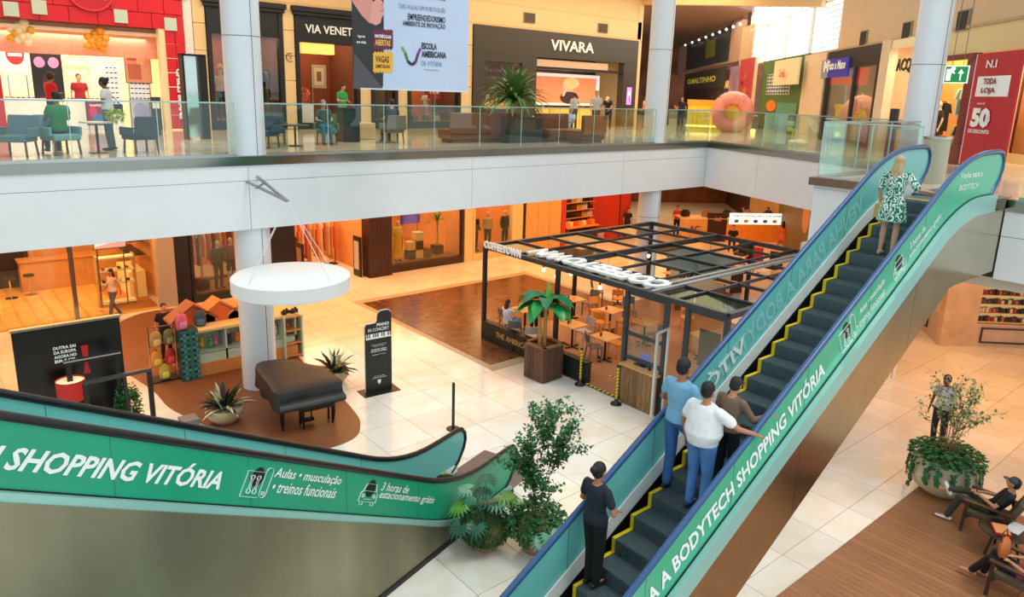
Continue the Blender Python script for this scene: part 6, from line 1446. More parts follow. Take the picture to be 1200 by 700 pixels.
MB().box(-.32,-.12,0,-.26,.12,2.5).build('frame_side',black,t); MB().box(.2,-.12,0,.42,.12,2.5).build('frame_side',black,t); MB().box(-.32,-.12,2.44,.42,.12,2.5).build('frame_top',black,t); MB().box(-.26,-.02,.05,.2,.02,2.44).build('mirror_panel',mat('mirror_pale',(206,220,214),.08,.8),t)
# --- dark shop left of via (behind the column)
frontframe(8.9,11.72,'black framed clothes shop front behind the piano column',mull=(10.2,),zb=6.35)
struct('wall_shop_1',MB().box(8.3,31.0,6,20.7,31.1,9.8),mat('shop_brown',(150,72,40),.7,noise=.1)); 
for x in (11.95,15.2,17.05,20.4): struct('wall_partition',MB().box(x-.08,28.3,6,x+.08,31,9.8),mat('shop_brown2',(120,66,40),.7))
for (x,w_,p) in ((10.3,2.4,75),(13.6,2.6,60),(16.1,1.2,30),(18.7,2.6,90)): area('shop_light',(x,29.6,9.6),w_,2,p,(1,.76,.48))
mannequin('mannequin with pink top and jeans in the black framed window left of the piano column',(9.55,28.7,6.35),face,(214,176,160),(60,80,110),h=1.9)
t=thing('straw_hat','straw hat on the mannequin with pink top','hat',(9.55,28.7,6.35+1.93)); MB().lathe([(.2,-.02),(.19,0),(.1,.0),(.09,.1),(0,.12)],20).build('hat_body',mat('straw',(226,190,120),.8),t)
clothes_rail('rail of blue and grey garments in the black framed shop',11.1,29.2,6.35,9,[(60,76,120),(110,110,120),(40,50,80),(160,130,110)],rz=.2,h=1.9,L=1.1,where='the rail in the black framed shop',long=1.3)
t=thing('display_table','low display table with folded shirts in the black framed window','table',(10.4,28.6,6.35)); MB().box(-.4,-.2,.4,.4,.2,.45).build('tabletop',wood_d,t); MB().box(-.35,-.15,0,-.3,.15,.4).box(.3,-.15,0,.35,.15,.4).build('trestle',wood_d,t,kind='stuff')
for i in range(3): tag(MB().cbox((0,0,.04),(.2,.26,.08)).build('folded_shirt',mat('fold%d'%i,((120,170,210),(236,236,236),(70,90,120))[i],.8),bevel=.02),('light blue','white','dark blue')[i]+' folded shirt in the black framed window','shirt').location=(10.15+i*.25,28.6,6.805)
# --- via shop
vf=frontframe(12.22,14.98,'black shop front with serif name letters left of the hanging banner',ztop=9.35,glassed=False,mull=())
lettering('shop_lettering','VIA VENETO',(-.95,-.085,3.72),(1,0,0),(0,0,1),.32,letterw,vf,width=2.35,bold=.01,world=False,depth=.02)
MB().tube([V((-1.62,-.1,2.75))+V((.16*math.cos(a_),0,.16*math.sin(a_))) for a_ in [R(-60-k*30) for k in range(9)]],.015,5).build('laurel',black,vf); lettering('emblem_v','V',(-1.6,-.1,2.68),(1,0,0),(0,0,1),.14,black,vf,anchor='c',world=False,bold=.02)
MB().box(-1.1,.0,2.95,.3,.4,3.35).build('lit_bulkhead',mat('lit_amber',(250,190,90),.5,emit=1.2),vf)
pic('framed_picture','framed picture on the red-brown wall of the serif-lettered shop','picture',13.6,14.3,7.6,8.6,29.6,[([(-.6,.15),(.6,.15),(.6,.85),(-.6,.85)],(226,206,170)),([(-.3,.3),(.3,.3),(.3,.7),(-.3,.7)],(150,96,60))],frame_m=wood_d,base=(196,170,130))
tag(MB().box(-.35,-.3,0,.35,.3,1.0).build('display_box',mat('white_box',(236,232,230),.5)),'white display box with flowers in the serif-lettered shop','box').location=(12.8,28.8,6)
tag(cloud((0,0,.3),(.35,.3,.3),260,.1,.03).build('flower_bunch',mat('flower_pink',(226,130,110),.6,noise=.4,scale=10)),'reddish flower bunch on the white display box','flowers',kind='stuff').location=(12.8,28.8,7.05)
guy('person in bright green T-shirt and light blue jeans standing before the serif-lettered shop',402,158,R(200),'phone',1.8,hair=(30,22,20),hs='short',top=(40,160,84),bottom=(170,190,206))
lounge('olive upholstered armchair left of the black bin on the gallery',9.8,20.4,2.7,(96,110,84)); person('person with grey hair in dark green leaning in the olive armchair',(9.75,20.45,6.0),2.9,'sit',1.7,hair=(120,130,120),top=(70,84,80),bottom=(40,110,150),skin=(170,150,130),vox=vx)
lounge('teal lounge chair under the sloping white reflections right of the piano column',7.6,19.6,2.2,(40,70,84)); smalltable('low dark table right of the piano column on the gallery',8.6,19.9,(40,60,72),.4,.6); lounge('dark grey lounge chair behind the low dark table',8.4,20.9,2.8,(60,70,72))
p=onf(408,166); t=thing('suitcase_bin','tall black lidded bin on the gallery beside the olive armchair','bin',(p.x,p.y,6)); MB().box(-.28,-.28,0,.28,.28,1.0).build('bin_body',black,t,bevel=.02); MB().box(-.31,-.31,1.0,.31,.31,1.06).build('lid',frd,t)
tag(MB().box(-.35,-.2,0,.35,.2,.55).build('cream_ottoman',mat('ottoman_cream',(206,170,120),.6),bevel=.03),'tan box stool right of the black bin on the gallery','stool').location=(11.9,22.0,6)
lounge('grey armchair holding the person in black on the gallery',12.0,20.3,-.15,(112,106,100)); person('person in black seated in the grey armchair on the gallery, back to the rail',(12.0,20.35,6.0),-.1,'sit',1.8,hair=(40,30,26),top=(26,28,34),bottom=(50,46,50),vox=vx,skin=(206,150,120))
frontframe(15.5,16.8,'narrow black framed window under the banner',mull=(16.3,),zb=6.35); frontframe(17.3,20.15,'wide black framed window with orange display right of the banner',zb=6.3)
struct('wall_orange_display',MB().box(17.4,30.2,6.2,20.1,30.3,9.7),mat('orange_display',(206,96,40),.6,emit=.1))
tag(MB().box(-.35,-.02,0,.35,.02,.7).build('red_sign',mat('red_board',(206,30,40),.4)),'small red promotion sign in the orange window','sign').location=(18.9,28.25,7.3)
lettering('lettering','10%',(0,-.03,.22),(1,0,0),(0,0,1),.24,letterw,bpy.data.objects['red_sign'],width=.5,bold=.03,anchor='c',world=False); MB().box(-.03,.0,-1.3,.03,.03,0).build('sign_post',steel,bpy.data.objects['red_sign'])
for i in range(3): 
    t=thing('handbag','%s handbag in the orange window'%('brown left','olive middle','pale right')[i],'bag',(18.2+i*.6,28.8,6.3)); m_=mat('hbag%d'%i,((110,60,30),(90,96,60),(216,206,160))[i],.5); MB().box(-.16,-.07,0,.16,.07,.24).build('bag_body',m_,t,bevel=.03); MB().tube([(-.1,0,.22),(-.07,0,.36),(.07,0,.36),(.1,0,.22)],.01,5).build('handle',m_,t)
guy('person with long dark hair in brown dress walking by the orange window',489,146,R(-100),'walk',1.75,hair=(40,26,20),hs='long',dress=dict(z=.3,sl=.6),top=(140,78,50),bottom=(90,50,40),female=True,skin=(200,140,110))
guy('person in white T-shirt and pale trousers walking right of the one in brown dress',499,148,R(-80),'walk',1.68,hair=(24,20,18),top=(232,226,214),bottom=(206,196,180),skin=(190,140,110))
# --- jewellery shop
dkb=mat('jewel_front',(62,56,48),.45); vvf=thing('storefront','large dark brown shop front with tall white serif letters','shop front',(26.7,YU-.02,6))
MB().box(-5.88,-.12,3.46,5.6,.3,4.7).build('fascia_board',dkb,vvf,bevel=.01); MB().box(-5.88,-.12,0,-5.2,.3,3.46).build('pier',dkb,vvf); MB().box(-2.9,-.12,0,-1.95,.3,3.46).build('pier',dkb,vvf); MB().box(4.5,-.12,0,5.6,.3,3.46).build('pier',dkb,vvf)
MB().box(-5.2,-.12,3.1,-2.9,.3,3.46).build('lintel',dkb,vvf); MB().box(-5.2,-.12,0,-2.9,.3,.9).build('plinth',dkb,vvf); MB().box(-5.2,-.02,.9,-2.9,.0,3.3).build('glass_pane',GLS,vvf)
lettering('shop_lettering','VIVARA',(-1.1,-.13,3.83),(1,0,0),(0,0,1),.52,letterw,vvf,width=3.1,bold=.015,world=False,depth=.04)
lettering('window_lettering','VIVARA',(-4.9,-.03,2.72),(1,0,0),(0,0,1),.22,mat('letter_dark',(30,28,26),.4),vvf,width=1.9,bold=.01,world=False)
MB().box(-1.95,-.02,3.02,3.3,.6,3.36).build('header_band',mat('header_pink',(206,176,150),.5),vvf); MB().box(-1.95,.0,2.9,4.5,.5,3.02).build('track',black,vvf)
struct('wall_jewel_back',MB().box(20.9,31.0,6,32.2,31.1,9.8),mat('jewel_back',(70,50,40),.6)); area('shop_light',(26,29.6,9.6),8,2,160,(1,.82,.58)); area('shop_light',(22.3,28.9,9.2),2,.8,30,(1,.85,.6))
pic('wide_screen','white framed wide picture of a posing figure inside the dark shop','picture',24.9,30.4,7.1,8.75,28.9,[([(-.92,.08),(.9,.08),(.9,.9),(-.92,.9)],(240,140,96)),(blob(.12,.6,.16,.2),(226,170,130)),(blob(.2,.72,.22,.18),(236,196,130)),(blob(.16,.25,.26,.2),(60,40,40)),([(-.05,.3),(.02,.3),(.1,.55),(.04,.58)],(236,180,150)),(blob(-.65,.45,.12,.03),(206,110,80))],frame_m=wl_,base=(238,238,240),emit=.5)
pic('flower_screen','dark picture with golden glints above the wide screen','picture',26.0,29.5,8.85,9.3,29.3,[(blob(-.6,.5,.2,.3),(206,206,220)),(blob(.2,.5,.5,.35),(190,130,70))],base=(50,34,30),emit=.2)
pic('small_screen','small purple lit screen on the right pier of the dark shop','screen',31.5,31.95,7.2,8.2,27.84,[(blob(0,.5,.6,.35),(236,190,226)),(blob(.1,.35,.3,.2),(150,80,160))],base=(190,130,206),emit=.8)
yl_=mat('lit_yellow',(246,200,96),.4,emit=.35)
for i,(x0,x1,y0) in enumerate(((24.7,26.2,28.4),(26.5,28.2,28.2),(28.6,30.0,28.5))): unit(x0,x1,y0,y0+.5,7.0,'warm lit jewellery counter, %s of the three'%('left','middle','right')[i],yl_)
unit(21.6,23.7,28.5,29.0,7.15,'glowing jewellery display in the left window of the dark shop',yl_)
for i in range(7): tag(MB().cbox((0,0,.12+.04*(i%3)),(.14,.14,.24+.08*(i%3))).build('jewel_stand',mat('js%d'%(i%2),((250,226,206),(236,150,120))[i%2],.5,emit=.15),bevel=.02),['cream','coral'][i%2]+' jewellery stand in the left window, '+['first','second','third','fourth','fifth','sixth','seventh'][i]+' from the left','stand',group='jewellery stands in the left window').location=(21.75+i*.29,28.7,7.155)
for i,(x,y,c,r_,l) in enumerate(((25.6,29.3,(24,22,24),0,'dark-haired assistant in black left behind the jewellery counters'),(26.8,29.4,(30,24,24),.2,'assistant in black in the middle of the jewellery counters'),(29.8,29.2,(26,26,30),-.3,'assistant in black at the right of the jewellery counters'))): person(l,(x,y,6),face+r_,'stand',1.75,hair=(24,18,16),hs=('bun','short','long')[i],top=c,bottom=(20,20,22),vox=vx)
guy('person in grey-blue shirt turned away at the jewellery counter',672,150,R(-20),'stand',1.75,hair=(30,24,20),hs='bun',top=(160,170,186),bottom=(50,50,60),female=True)
guy('person in grey checked shirt and black trousers standing right of the brown bench',697,157,R(150),'stand',1.86,hair=(110,100,90),top=(176,176,172),bottom=(28,28,32))
guy('person in black with pale hat beside the right pier of the dark shop',712,152,R(120),'bent',1.8,hair=(40,30,26),top=(30,28,30),bottom=(30,28,30),cap=(216,206,180))
# benches and planter
def bench(l,x,y,rz,L,c=(122,72,52)):
    t=thing('sofa_bench',l,'bench',(x,y,6.0),rz); m_=mat('bench_%d'%c[0],c,.55,noise=.08)
    MB().box(-L/2,-.35,.12,L/2,.4,.44).build('seat',m_,t,bevel=.03); MB().box(-L/2,-.42,.3,L/2,-.28,.98).build('backrest',m_,t,bevel=.03); MB().box(-L/2+.1,-.3,0,L/2-.1,.3,.12).build('plinth',wood_d,t)
p=onf(568,167); bench('long brown sofa bench left of the palm planter',p.x,p.y+.3,.0,2.9); p=onf(686,168); bench('brown sofa bench right of the reclining person',p.x+.2,p.y+.2,.15,1.4); p=onf(650,166); bench('brown sofa bench under the reclining person',p.x+.3,p.y+.15,math.pi+.1,1.8)
p=onf(612,167); tag(MB().box(-.75,-.6,0,.75,.6,.85).box(-.68,-.53,.85,.68,.53,.86).build('planter_box',mat('planter_charcoal',(58,56,58),.5),bevel=.02),'large dark grey square planter box on the gallery','planter').location=(p.x,p.y+.4,6)
palm(p.x-.1,p.y+.4,6.6,'dense green palm filling the dark grey planter box',n=120,L=1.5,stem=.45,pot=False,lw=.085)
p=onf(662,164); person('reclining person in pale blue shirt and light jeans on the brown bench',(p.x+.1,p.y+.1,6.0),R(100),'recline',1.8,skin=(190,140,110),hair=(150,146,140),top=(176,204,226),bottom=(140,190,214),shoes=(120,90,70),vox=.024)
p=onf(634,160); person('child in white top seated beside the dark planter box',(p.x,p.y+.3,6.0),R(160),'sit',1.35,hair=(30,22,20),hs='long',top=(236,226,220),bottom=(240,220,60),vox=.024)
# banner
bn3=thing('hanging_banner','large pale blue school banner hanging in the atrium','banner',(9.55,15.0,7.66))
W_=2.95; Hb=4.2; bmat=mat('banner_blue',(198,214,240),.7,noise=.03,scale=2)
MB().box(-W_/2,-.02,0,W_/2,.02,Hb).build('cloth',bmat,bn3)
MB().box(-W_/2-.03,-.03,-.03,W_/2+.03,.03,.0).build('weight_bar',offw,bn3); MB().box(-W_/2-.03,-.03,Hb,W_/2+.03,.03,Hb+.05).build('top_bar',offw,bn3)
for sx in (-1,1): MB().bar((sx*1.2,0,Hb+.05),(sx*1.2,0,14.4-7.66),.015).build('cable',joint,bn3)
def BP(px,py): q=ony(px,py,14.97); return (q.x-9.55,q.z-7.66)
def bpoly(name,pts,col,k=0,m_=None): MB().prism([BP(*p_) for p_ in pts],(0,-.022-.002*k,0),(1,0,0),(0,0,1),(0,-.0015,0)).build(name,m_ or mat('bp_%d_%d_%d'%col,col,.6),bn3)
bpoly('printed_shape',[(411,-60),(449,-60),(450,30),(449,102),(414,102)],(52,50,54))
bpoly('printed_arm',[(411,-22),(424,-22),(434,-2),(443,8),(441,29),(433,27),(424,18),(413,2)],(226,150,140),1)
bpoly('printed_hand',[(436,4),(441,-1),(447,0),(450,5),(449,11),(450,16),(447,22),(446,27),(440,30),(434,24)],(236,164,152),2)
bpoly('printed_crease',[(446,5),(449,6),(449,7),(446,6)],(190,110,104),3); bpoly('printed_crease',[(445,12),(449,13),(449,14),(445,13)],(190,110,104),3)
bpoly('printed_shape',[(415,62),(449,104),(414,104)],(86,84,88),1)
def stamp(x0,y0,x1,y1,col,k=2):
    pts=[];n=6
    for i in range(n): xx=x0+(x1-x0)*i/n; pts+=[(xx,y0),(xx+(x1-x0)/n/2,y0-2)]
    for i in range(n): yy=y0+(y1-y0)*i/n; pts+=[(x1,yy),(x1+1.2,yy+(y1-y0)/n/2)]
    for i in range(n): xx=x1-(x1-x0)*i/n; pts+=[(xx,y1),(xx-(x1-x0)/n/2,y1+2)]
    for i in range(n): yy=y1-(y1-y0)*i/n; pts+=[(x0,yy),(x0-1.2,yy-(y1-y0)/n/2)]
    bpoly('printed_stamp',pts,col,k)
stamp(438,36,460,57,(112,40,66)); stamp(438,62,460,84,(244,186,60))
def btext(s,px,py,pw,h,m_,bold=.02,shear=0):
    a_=BP(px,py); b_=BP(px+pw,py); lettering('lettering',s,(a_[0],-.03,a_[1]),(1,0,0),(0,0,1),h,m_,bn3,width=b_[0]-a_[0],bold=bold,world=False,shear=shear)
dk_=mat('print_dark',(50,52,60),.6); gy_=mat('print_grey',(120,130,150),.6); yw=mat('print_yellow',(250,196,60),.6); mr=mat('print_maroon',(96,36,50),.6)
btext('Agende',419,44.5,9,.07,letterw); btext('sua visita',418,50.5,11,.06,letterw)
btext('MATRÍCULAS',439.5,44,19,.09,letterw,.04); btext('ABERTAS',439.5,53,18,.13,yw,.03); btext('VAGAS',440,73,16,.15,mr,.03); btext('LIMITADAS',440,79.5,17,.08,mr,.04)
btext('EMPREENDEDORISMO',478,23,44,.14,dk_,.02); btext('AMBIENTE DE INOVAÇÃO',472,31,50,.16,dk_,.02); btext('DAS AULAS EM PORTUGUÊS',468,9.5,54,.13,gy_,.0)
btext('ESCOLA',494,57.5,18,.15,dk_,.04); btext('AMERICANA',494,67,29,.15,dk_,.04); btext('DE VITÓRIA',494,77,24,.14,gy_,0); btext('- Vitória by Rg -',495,83,20,.05,gy_,0); btext('EDUCAÇÃO BILÍNGUE',470,-4,52,.14,dk_,.02)
cols=[(140,170,90),(60,130,70),(50,50,60),(70,50,70),(96,50,120),(130,60,150)]
sw_=[(471,55),(475,62),(478,72),(483,76),(487,73),(490,63),(493,57)]
for i in range(6):
    (a0,a1),(b0,b1)=BP(*sw_[i]),BP(*sw_[i+1]); MB().bar((a0,-.026,a1),(b0,-.026,b1),.004,.07).build('logo_stroke',mat('lgs%d'%i,cols[i],.5),bn3)
# vents in the wall above
def vent(x,z,l,y=YU-.02): 
    t=thing('air_vent',l,'vent',(x,y,z)); MB().box(-.38,-.03,-.24,.38,.04,.24).build('frame',mat('vent_frame',(150,134,104),.6),t)
    for k in range(8): MB().cbox((-.3+k*.086,-.035,0),(.05,.03,.42)).build('slat',mat('vent_dark',(70,64,54),.6),t)
for i,(px,py) in enumerate(((620,21),(706,33))): q=ony(px,py,YU); vent(q.x,q.z,('dark square air vent above the left end of the dark jewellery shop','dark square air vent above the right half of the dark jewellery shop')[i])
# ================================================================== RIGHT DIAGONAL FACADE (plane X-Y=15.8)
DD=15.8; NO=V((40,24.2,0)); EE=V((-.70711,-.70711,0)); NN=V((-.70711,.70711,0))   # EE: to the right in view, NN: towards the atrium
def dS(px,py=100): q=onp(px,py,(1,-1),DD); return (q-NO).dot(EE)
def dZ(px,py): return onp(px,py,(1,-1),DD).z
def dp(s,z,off=0): q=NO+EE*s+NN*off; return V((q.x,q.y,z))
def drect(name,s0,s1,z0,z1,m,off=0,d=.2,parent=None,label=None,bevel=0,kind=None):
    mb=MB().prism([(s0,z0),(s1,z0),(s1,z1),(s0,z1)],NO+NN*off,EE,(0,0,1),-NN*d)
    if parent is None:
        o=mb.build(name,m,bevel=bevel); o['kind']='structure'
        if label: o['label']=label
        return o
    return mb.build(name,m,parent,world=True,label=label,bevel=bevel,kind=kind)
def dthing(name,label,cat,s,z=6): return thing(name,label,cat,tuple(dp(s,z)))
tanw=mat('tan_plaster',(216,184,144),.7,noise=.03)
drect('wall_right_upper',11.3,27,9.95,14.5,tanw,0,.3,label='beige upper wall with vents on the right'); drect('wall_right_lintel',20.6,27,9.15,9.95,mat('lintel_cream',(226,206,150),.6),.02,.3)
drect('wall_right_far',-60,-9.2,10.4,15,mat('mauve_wall',(186,150,128),.7),0,.3); drect('wall_right_low',-9.2,-5.5,9.9,12.6,tanw,.0,.3)
drect('trim_14',-12,27,9.88,9.96,mat('trim_tan',(190,160,120),.6),.06,.1)
# clerestory window with blinds
cw=dthing('clerestory_window','tall bright clerestory window with white horizontal blinds','window',3,10)
for s in (-6.6,-2.2,2.4,6.9,11.2): drect('mullion',s-.08,s+.08,9.9,14.4,mat('win_frame',(236,236,230),.5),.0,.15,cw)
for z in (9.95,12.2,14.3): drect('transom',-6.6,11.2,z-.05,z+.05,mat('win_frame',(236,236,230),.5),.01,.12,cw)
for (a_,b_) in ((-6.4,-2.4),(-2.0,2.2),(2.6,6.7),(7.1,11.0)):
    drect('window_pane',a_,b_,10.0,14.2,mat('sky_glass',(236,244,250),.4,emit=1.5,ecol=(240,247,255)),-.10,.02,cw)
    for k in range(16): drect('blind_slat',a_,b_,10.15+k*.25,10.19+k*.25,mat('blind_white',(206,206,200),.6),-.02,.04,cw)
# far shops
def dboard(name,label,cat,px0,px1,z0,z1,m,off=.1,py=110):
    a_,b_=dS(px0,py),dS(px1,py); t=dthing(name,label,cat,(a_+b_)/2,z0); drect('board',a_,b_,z0,z1,m,off,.1,t); return t,a_,b_
t,a_,b_=dboard('storefront','dark green two-storey shop front far down the gallery','shop front',802,850,6,10.2,mat('far_green',(70,74,58),.5),.1)
drect('upper_board',a_,b_,10.6,13.2,mat('far_dark',(54,66,70),.4),.1,.1,t); lettering('shop_lettering','O.MALTINHO',dp(a_+(b_-a_)*.15,9.1,.25),EE,(0,0,1),.5,mat('letter_gold',(230,200,80),.4,emit=.2),t,width=(b_-a_)*.7,bold=.04)
drect('shop_opening',a_+(b_-a_)*.08,b_-.5,6.1,8.6,mat('far_open',(60,36,28),.6,noise=.5,scale=1.2),.14,.03,t); drect('window_sign',a_+(b_-a_)*.55,a_+(b_-a_)*.75,11.2,12.6,mat('far_yellowgreen',(150,150,40),.5),.14,.03,t)
area('shop_light',tuple(dp(-14,8.5,2.0)),6,1,150,(1,.8,.55),rot=(0,0,R(45)))
t,a_,b_=dboard('storefront','maroon shop opening with a lit hanging sign beyond the donut kiosk','shop front',850,866,6,9.9,mat('far_maroon',(90,40,50),.5,noise=.4,scale=1),.1)
lettering('shop_lettering','ARC',dp(a_+.5,8.5,.2),EE,(0,0,1),.6,mat('letter_orange',(240,180,80),.4,emit=.6),t,width=(b_-a_)*.5,bold=.05)
t,a_,b_=dboard('mural_board','purple grey illustrated hoarding left of the red one','hoarding',858,874,6.2,10,mat('mural_purple',(170,140,160),.5,noise=.35,scale=.8),.3)
t,a_,b_=dboard('red_hoarding','tall pinkish red illustrated hoarding beside the green wall','hoarding',874,892,6,10.3,mat('hoarding_red',(206,72,80),.5),.5,py=100)
for i,(u_,z_,r_) in enumerate(((.5,8.2,.35),(.3,7.7,.25),(.7,7.4,.3),(.5,9.2,.2),(.25,8.8,.15))): MB().prism(blob((a_+(b_-a_)*u_),z_,(b_-a_)*r_*.5,r_,10),NO+NN*.52,EE,(0,0,1),NN*.01).build('printed_figure',mat('hd%d'%(i%3),((236,110,50),(180,40,50),(240,236,230))[i%3],.5),t,world=True)
drect('edge_strip',b_,b_+.25,6,10.3,mat('peach_edge',(246,206,160),.5),.52,.15,t)
t,a_,b_=dboard('green_hoarding','green and olive hoarding with a white grid pattern','hoarding',893,946,6,10.0,mat('hoarding_green',(84,116,50),.5,noise=.12,scale=.4),.1)
gm_=mat('grid_white',(226,228,216),.5)
s0=dS(901,100); s1=dS(928,100); z0,z1=dZ(915,111),dZ(915,86)
drect('grid_backing',s0,s1,z0,z1,gm_,.12,.02,t)
for i in range(9):
    for j in range(6): drect('grid_cell',s0+(s1-s0)*(i+.2)/9,s0+(s1-s0)*(i+.85)/9,z0+(z1-z0)*(j+.2)/6,z0+(z1-z0)*(j+.85)/6,mat('grid_dark',(70,84,90),.5),.135,.012,t)
MB().prism(blob(dS(906,125),dZ(906,124),1.1,.32,14),NO+NN*.13,EE,(0,0,1),NN*.01).build('orange_plaque',mat('plaque_orange',(236,130,30),.5),t,world=True)
drect('pale_panel',dS(912,130),dS(936,130),6.4,7.6,mat('panel_teal',(96,150,120),.5),.13,.01,t)
t,a_,b_=dboard('hanging_sign','cream hanging sign board with small red script','sign',920,950,dZ(930,100),dZ(935,70),mat('cream_board2',(240,224,182),.5),.6,py=85)
lettering('script_lettering','Camila',dp(dS(929,88)+.1,dZ(935,91),.75),EE,(0,0,1),.42,mat('letter_red',(206,40,50),.5),t,width=1.1,bold=.02,shear=.3)
drect('wall_pier',dS(942,110),dS(967,110),6,9.9,mat('pier_pink',(226,200,166),.5,noise=.05),.15,.3)
# footwear shop
t=dthing('storefront','black framed shop front with blue and white sign board','shop front',dS(995,100))
a_,b_=dS(967,120),dS(1032,90)
drect('fascia_board',a_,b_,9.1,9.85,black,.12,.2,t); drect('post',a_,a_+.3,6,9.1,black,.12,.2,t); drect('post',b_-.2,b_,6,9.1,black,.12,.2,t); drect('mullion',dS(1001,110)-.1,dS(1001,110)+.1,6,9.1,black,.12,.2,t); drect('plinth',a_,b_,6,6.2,black,.12,.2,t)
drect('glass_pane',a_+.3,b_-.2,6.2,9.1,GLS,.06,.01,t)
s0=dS(967.5,85);s1=dS(1000,75); drect('sign_board',s0,s1,dZ(983,88)-.1,dZ(983,69),mat('sign_blue',(58,56,170),.4,emit=.1),.2,.08,t); drect('sign_logo',s0,dS(976,80),dZ(983,88)-.1,dZ(983,69),mat('sign_silver',(150,156,160),.4),.21,.01,t)
lettering('shop_lettering','Fato a Mano',dp(dS(976,80)+.1,dZ(983,82),.24),EE,(0,0,1),.38,letterw,t,width=(s1-dS(976,80))-.3,bold=.04)
lettering('logo_lettering','M',dp(s0+.4,dZ(983,84),.24),EE,(0,0,1),.5,letterw,t,width=.7,bold=.05)
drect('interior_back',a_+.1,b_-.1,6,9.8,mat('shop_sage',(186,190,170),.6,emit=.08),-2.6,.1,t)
drect('wall_partition',a_-.1,a_,6,9.9,tanw,0,2.6); drect('wall_partition',b_,b_+.1,6,9.9,tanw,0,2.6)
area('shop_light',tuple(dp((a_+b_)/2,9.6,-1.3)),3,1.4,90,(1,.9,.75),rot=(0,0,R(45)))
fz=math.atan2(-NN.x,NN.y)
for i,(px,top_,bot_,l) in enumerate(((977,(24,26,30),(26,26,30),'mannequin in black coat at the left of the blue-signed shop'),(984,(206,180,130),(120,80,50),'mannequin in beige jacket in the blue-signed shop'),(1006,(226,214,190),(40,40,44),'mannequin in cream top right of the mullion in the blue-signed shop'),(1016,(40,40,46),(30,30,34),'mannequin in dark suit at the right of the blue-signed shop'))):
    q=dp(dS(px,120),6.2,-.9); mannequin(l,tuple(q),fz,top_,bot_,sleeve='long',h=1.9)
clothes_rail('rail of red and grey garments inside the blue-signed shop',*tuple(dp(dS(1010,120),6.1,-1.8)),8,[(170,50,50),(120,120,126),(60,50,60)],rz=R(-135)+math.pi,h=1.7,L=2.0,where='the rail in the blue-signed shop',long=1.1)
drect('wall_pier',dS(1031,100),dS(1041,100),6,9.95,mat('pier_pink',(226,200,166),.5,noise=.05),.12,.3)
# orange wood shop
t=dthing('storefront','shop of glowing orange wood with dark name letters left of the third column','shop front',dS(1062,100))
a_,b_=dS(1041,110),dS(1098,95)
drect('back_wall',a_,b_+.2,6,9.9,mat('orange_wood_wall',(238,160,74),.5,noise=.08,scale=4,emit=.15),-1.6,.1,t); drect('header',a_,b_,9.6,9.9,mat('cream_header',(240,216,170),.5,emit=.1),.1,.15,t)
lettering('shop_lettering','ACQUAMAR',dp(dS(1053,90),dZ(1060,86),.1),EE,(0,0,1),.5,mat('letter_dark',(30,28,26),.4),t,width=3.0,bold=.03,depth=.04)
drect('hanging_rod',dS(1048,100),dS(1048,100)+.04,7.0,8.6,wood_d,-.6,.04,t)
area('shop_light',tuple(dp((a_+b_)/2,9.6,-.8)),3,1.2,110,(1,.8,.5),rot=(0,0,R(45)))
q=dp(dS(1047,118),7.0,-.5); bk_=thing('wicker_basket','dark wicker basket hanging in the orange wood shop','basket',tuple(q)); MB().lathe([(0,-.2),(.28,-.18),(.36,.0),(.34,.0),(.26,-.15),(0,-.16)],16).build('basket_body',mat('wicker',(84,52,36),.8,noise=.3,scale=20),bk_)
clothes_rail('rail of dark and red beach garments in the orange wood shop',*tuple(dp(dS(1062,115),6.1,-1.0)),7,[(30,30,34),(196,60,50),(60,50,50)],rz=R(-135)+math.pi,h=1.7,L=1.4,where='the rail in the orange wood shop',long=1.0)
mannequin('mannequin in dark wrap at the right of the orange wood shop',tuple(dp(dS(1074,115),6.0,-.8)),fz,(60,50,46),(50,44,40),legs='short')
# clothes shop right of column
brn=mat('mahogany',(112,30,22),.4)
t=dthing('storefront','mahogany framed clothes shop right of the third column','shop front',dS(1125,100))
a_,b_=dS(1096,95),dS(1146,70)
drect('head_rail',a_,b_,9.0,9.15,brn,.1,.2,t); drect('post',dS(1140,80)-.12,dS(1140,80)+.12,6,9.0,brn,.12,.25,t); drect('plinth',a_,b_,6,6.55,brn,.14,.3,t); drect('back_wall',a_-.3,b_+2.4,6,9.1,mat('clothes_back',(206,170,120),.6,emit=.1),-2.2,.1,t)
drect('black_post',dS(1127,130)-.1,dS(1127,130)+.1,6.5,8.4,black,.02,.1,t)
area('shop_light',tuple(dp(22.3,9.0,-1.1)),3.4,1.6,110,(1,.86,.62),rot=(0,0,R(45)))
clothes_rail('rail of pastel garments in the mahogany framed shop',*tuple(dp(dS(1112,105),6.5,-.9)),14,[(240,226,190),(226,190,160),(110,150,140),(246,236,206),(200,150,130)],rz=R(-135)+math.pi,h=1.75,L=2.0,where='the pastel rail in the mahogany framed shop',long=.85)
clothes_rail('low rail of yellow and green garments in the mahogany framed shop',*tuple(dp(dS(1114,150),6.0,-.6)),8,[(236,206,70),(60,140,110),(40,44,50),(240,220,120)],rz=R(-135)+math.pi,h=1.15,L=1.6,where='the low yellow rail in the mahogany framed shop',long=.8)
mannequin('mannequin in coral pink top and pale shorts beside the red sale banner',tuple(dp(dS(1148,120),6.5,-.4)),fz+.3,(236,96,100),(236,206,160),legs='short',skin=(60,50,50),h=1.75)
t=dthing('mirror_frame','mahogany mirror frame behind the coral pink mannequin','mirror',dS(1153,100)); s_=dS(1156,90)
drect('frame_left',s_-.45,s_-.35,6.4,8.7,brn,-1.2,.08,t); drect('frame_top',s_-.45,s_+.35,8.6,8.7,brn,-1.2,.08,t); drect('mirror_glass',s_-.35,s_+.3,6.4,8.6,mat('mirror_orange',(226,150,90),.2,.3),-1.22,.03,t)
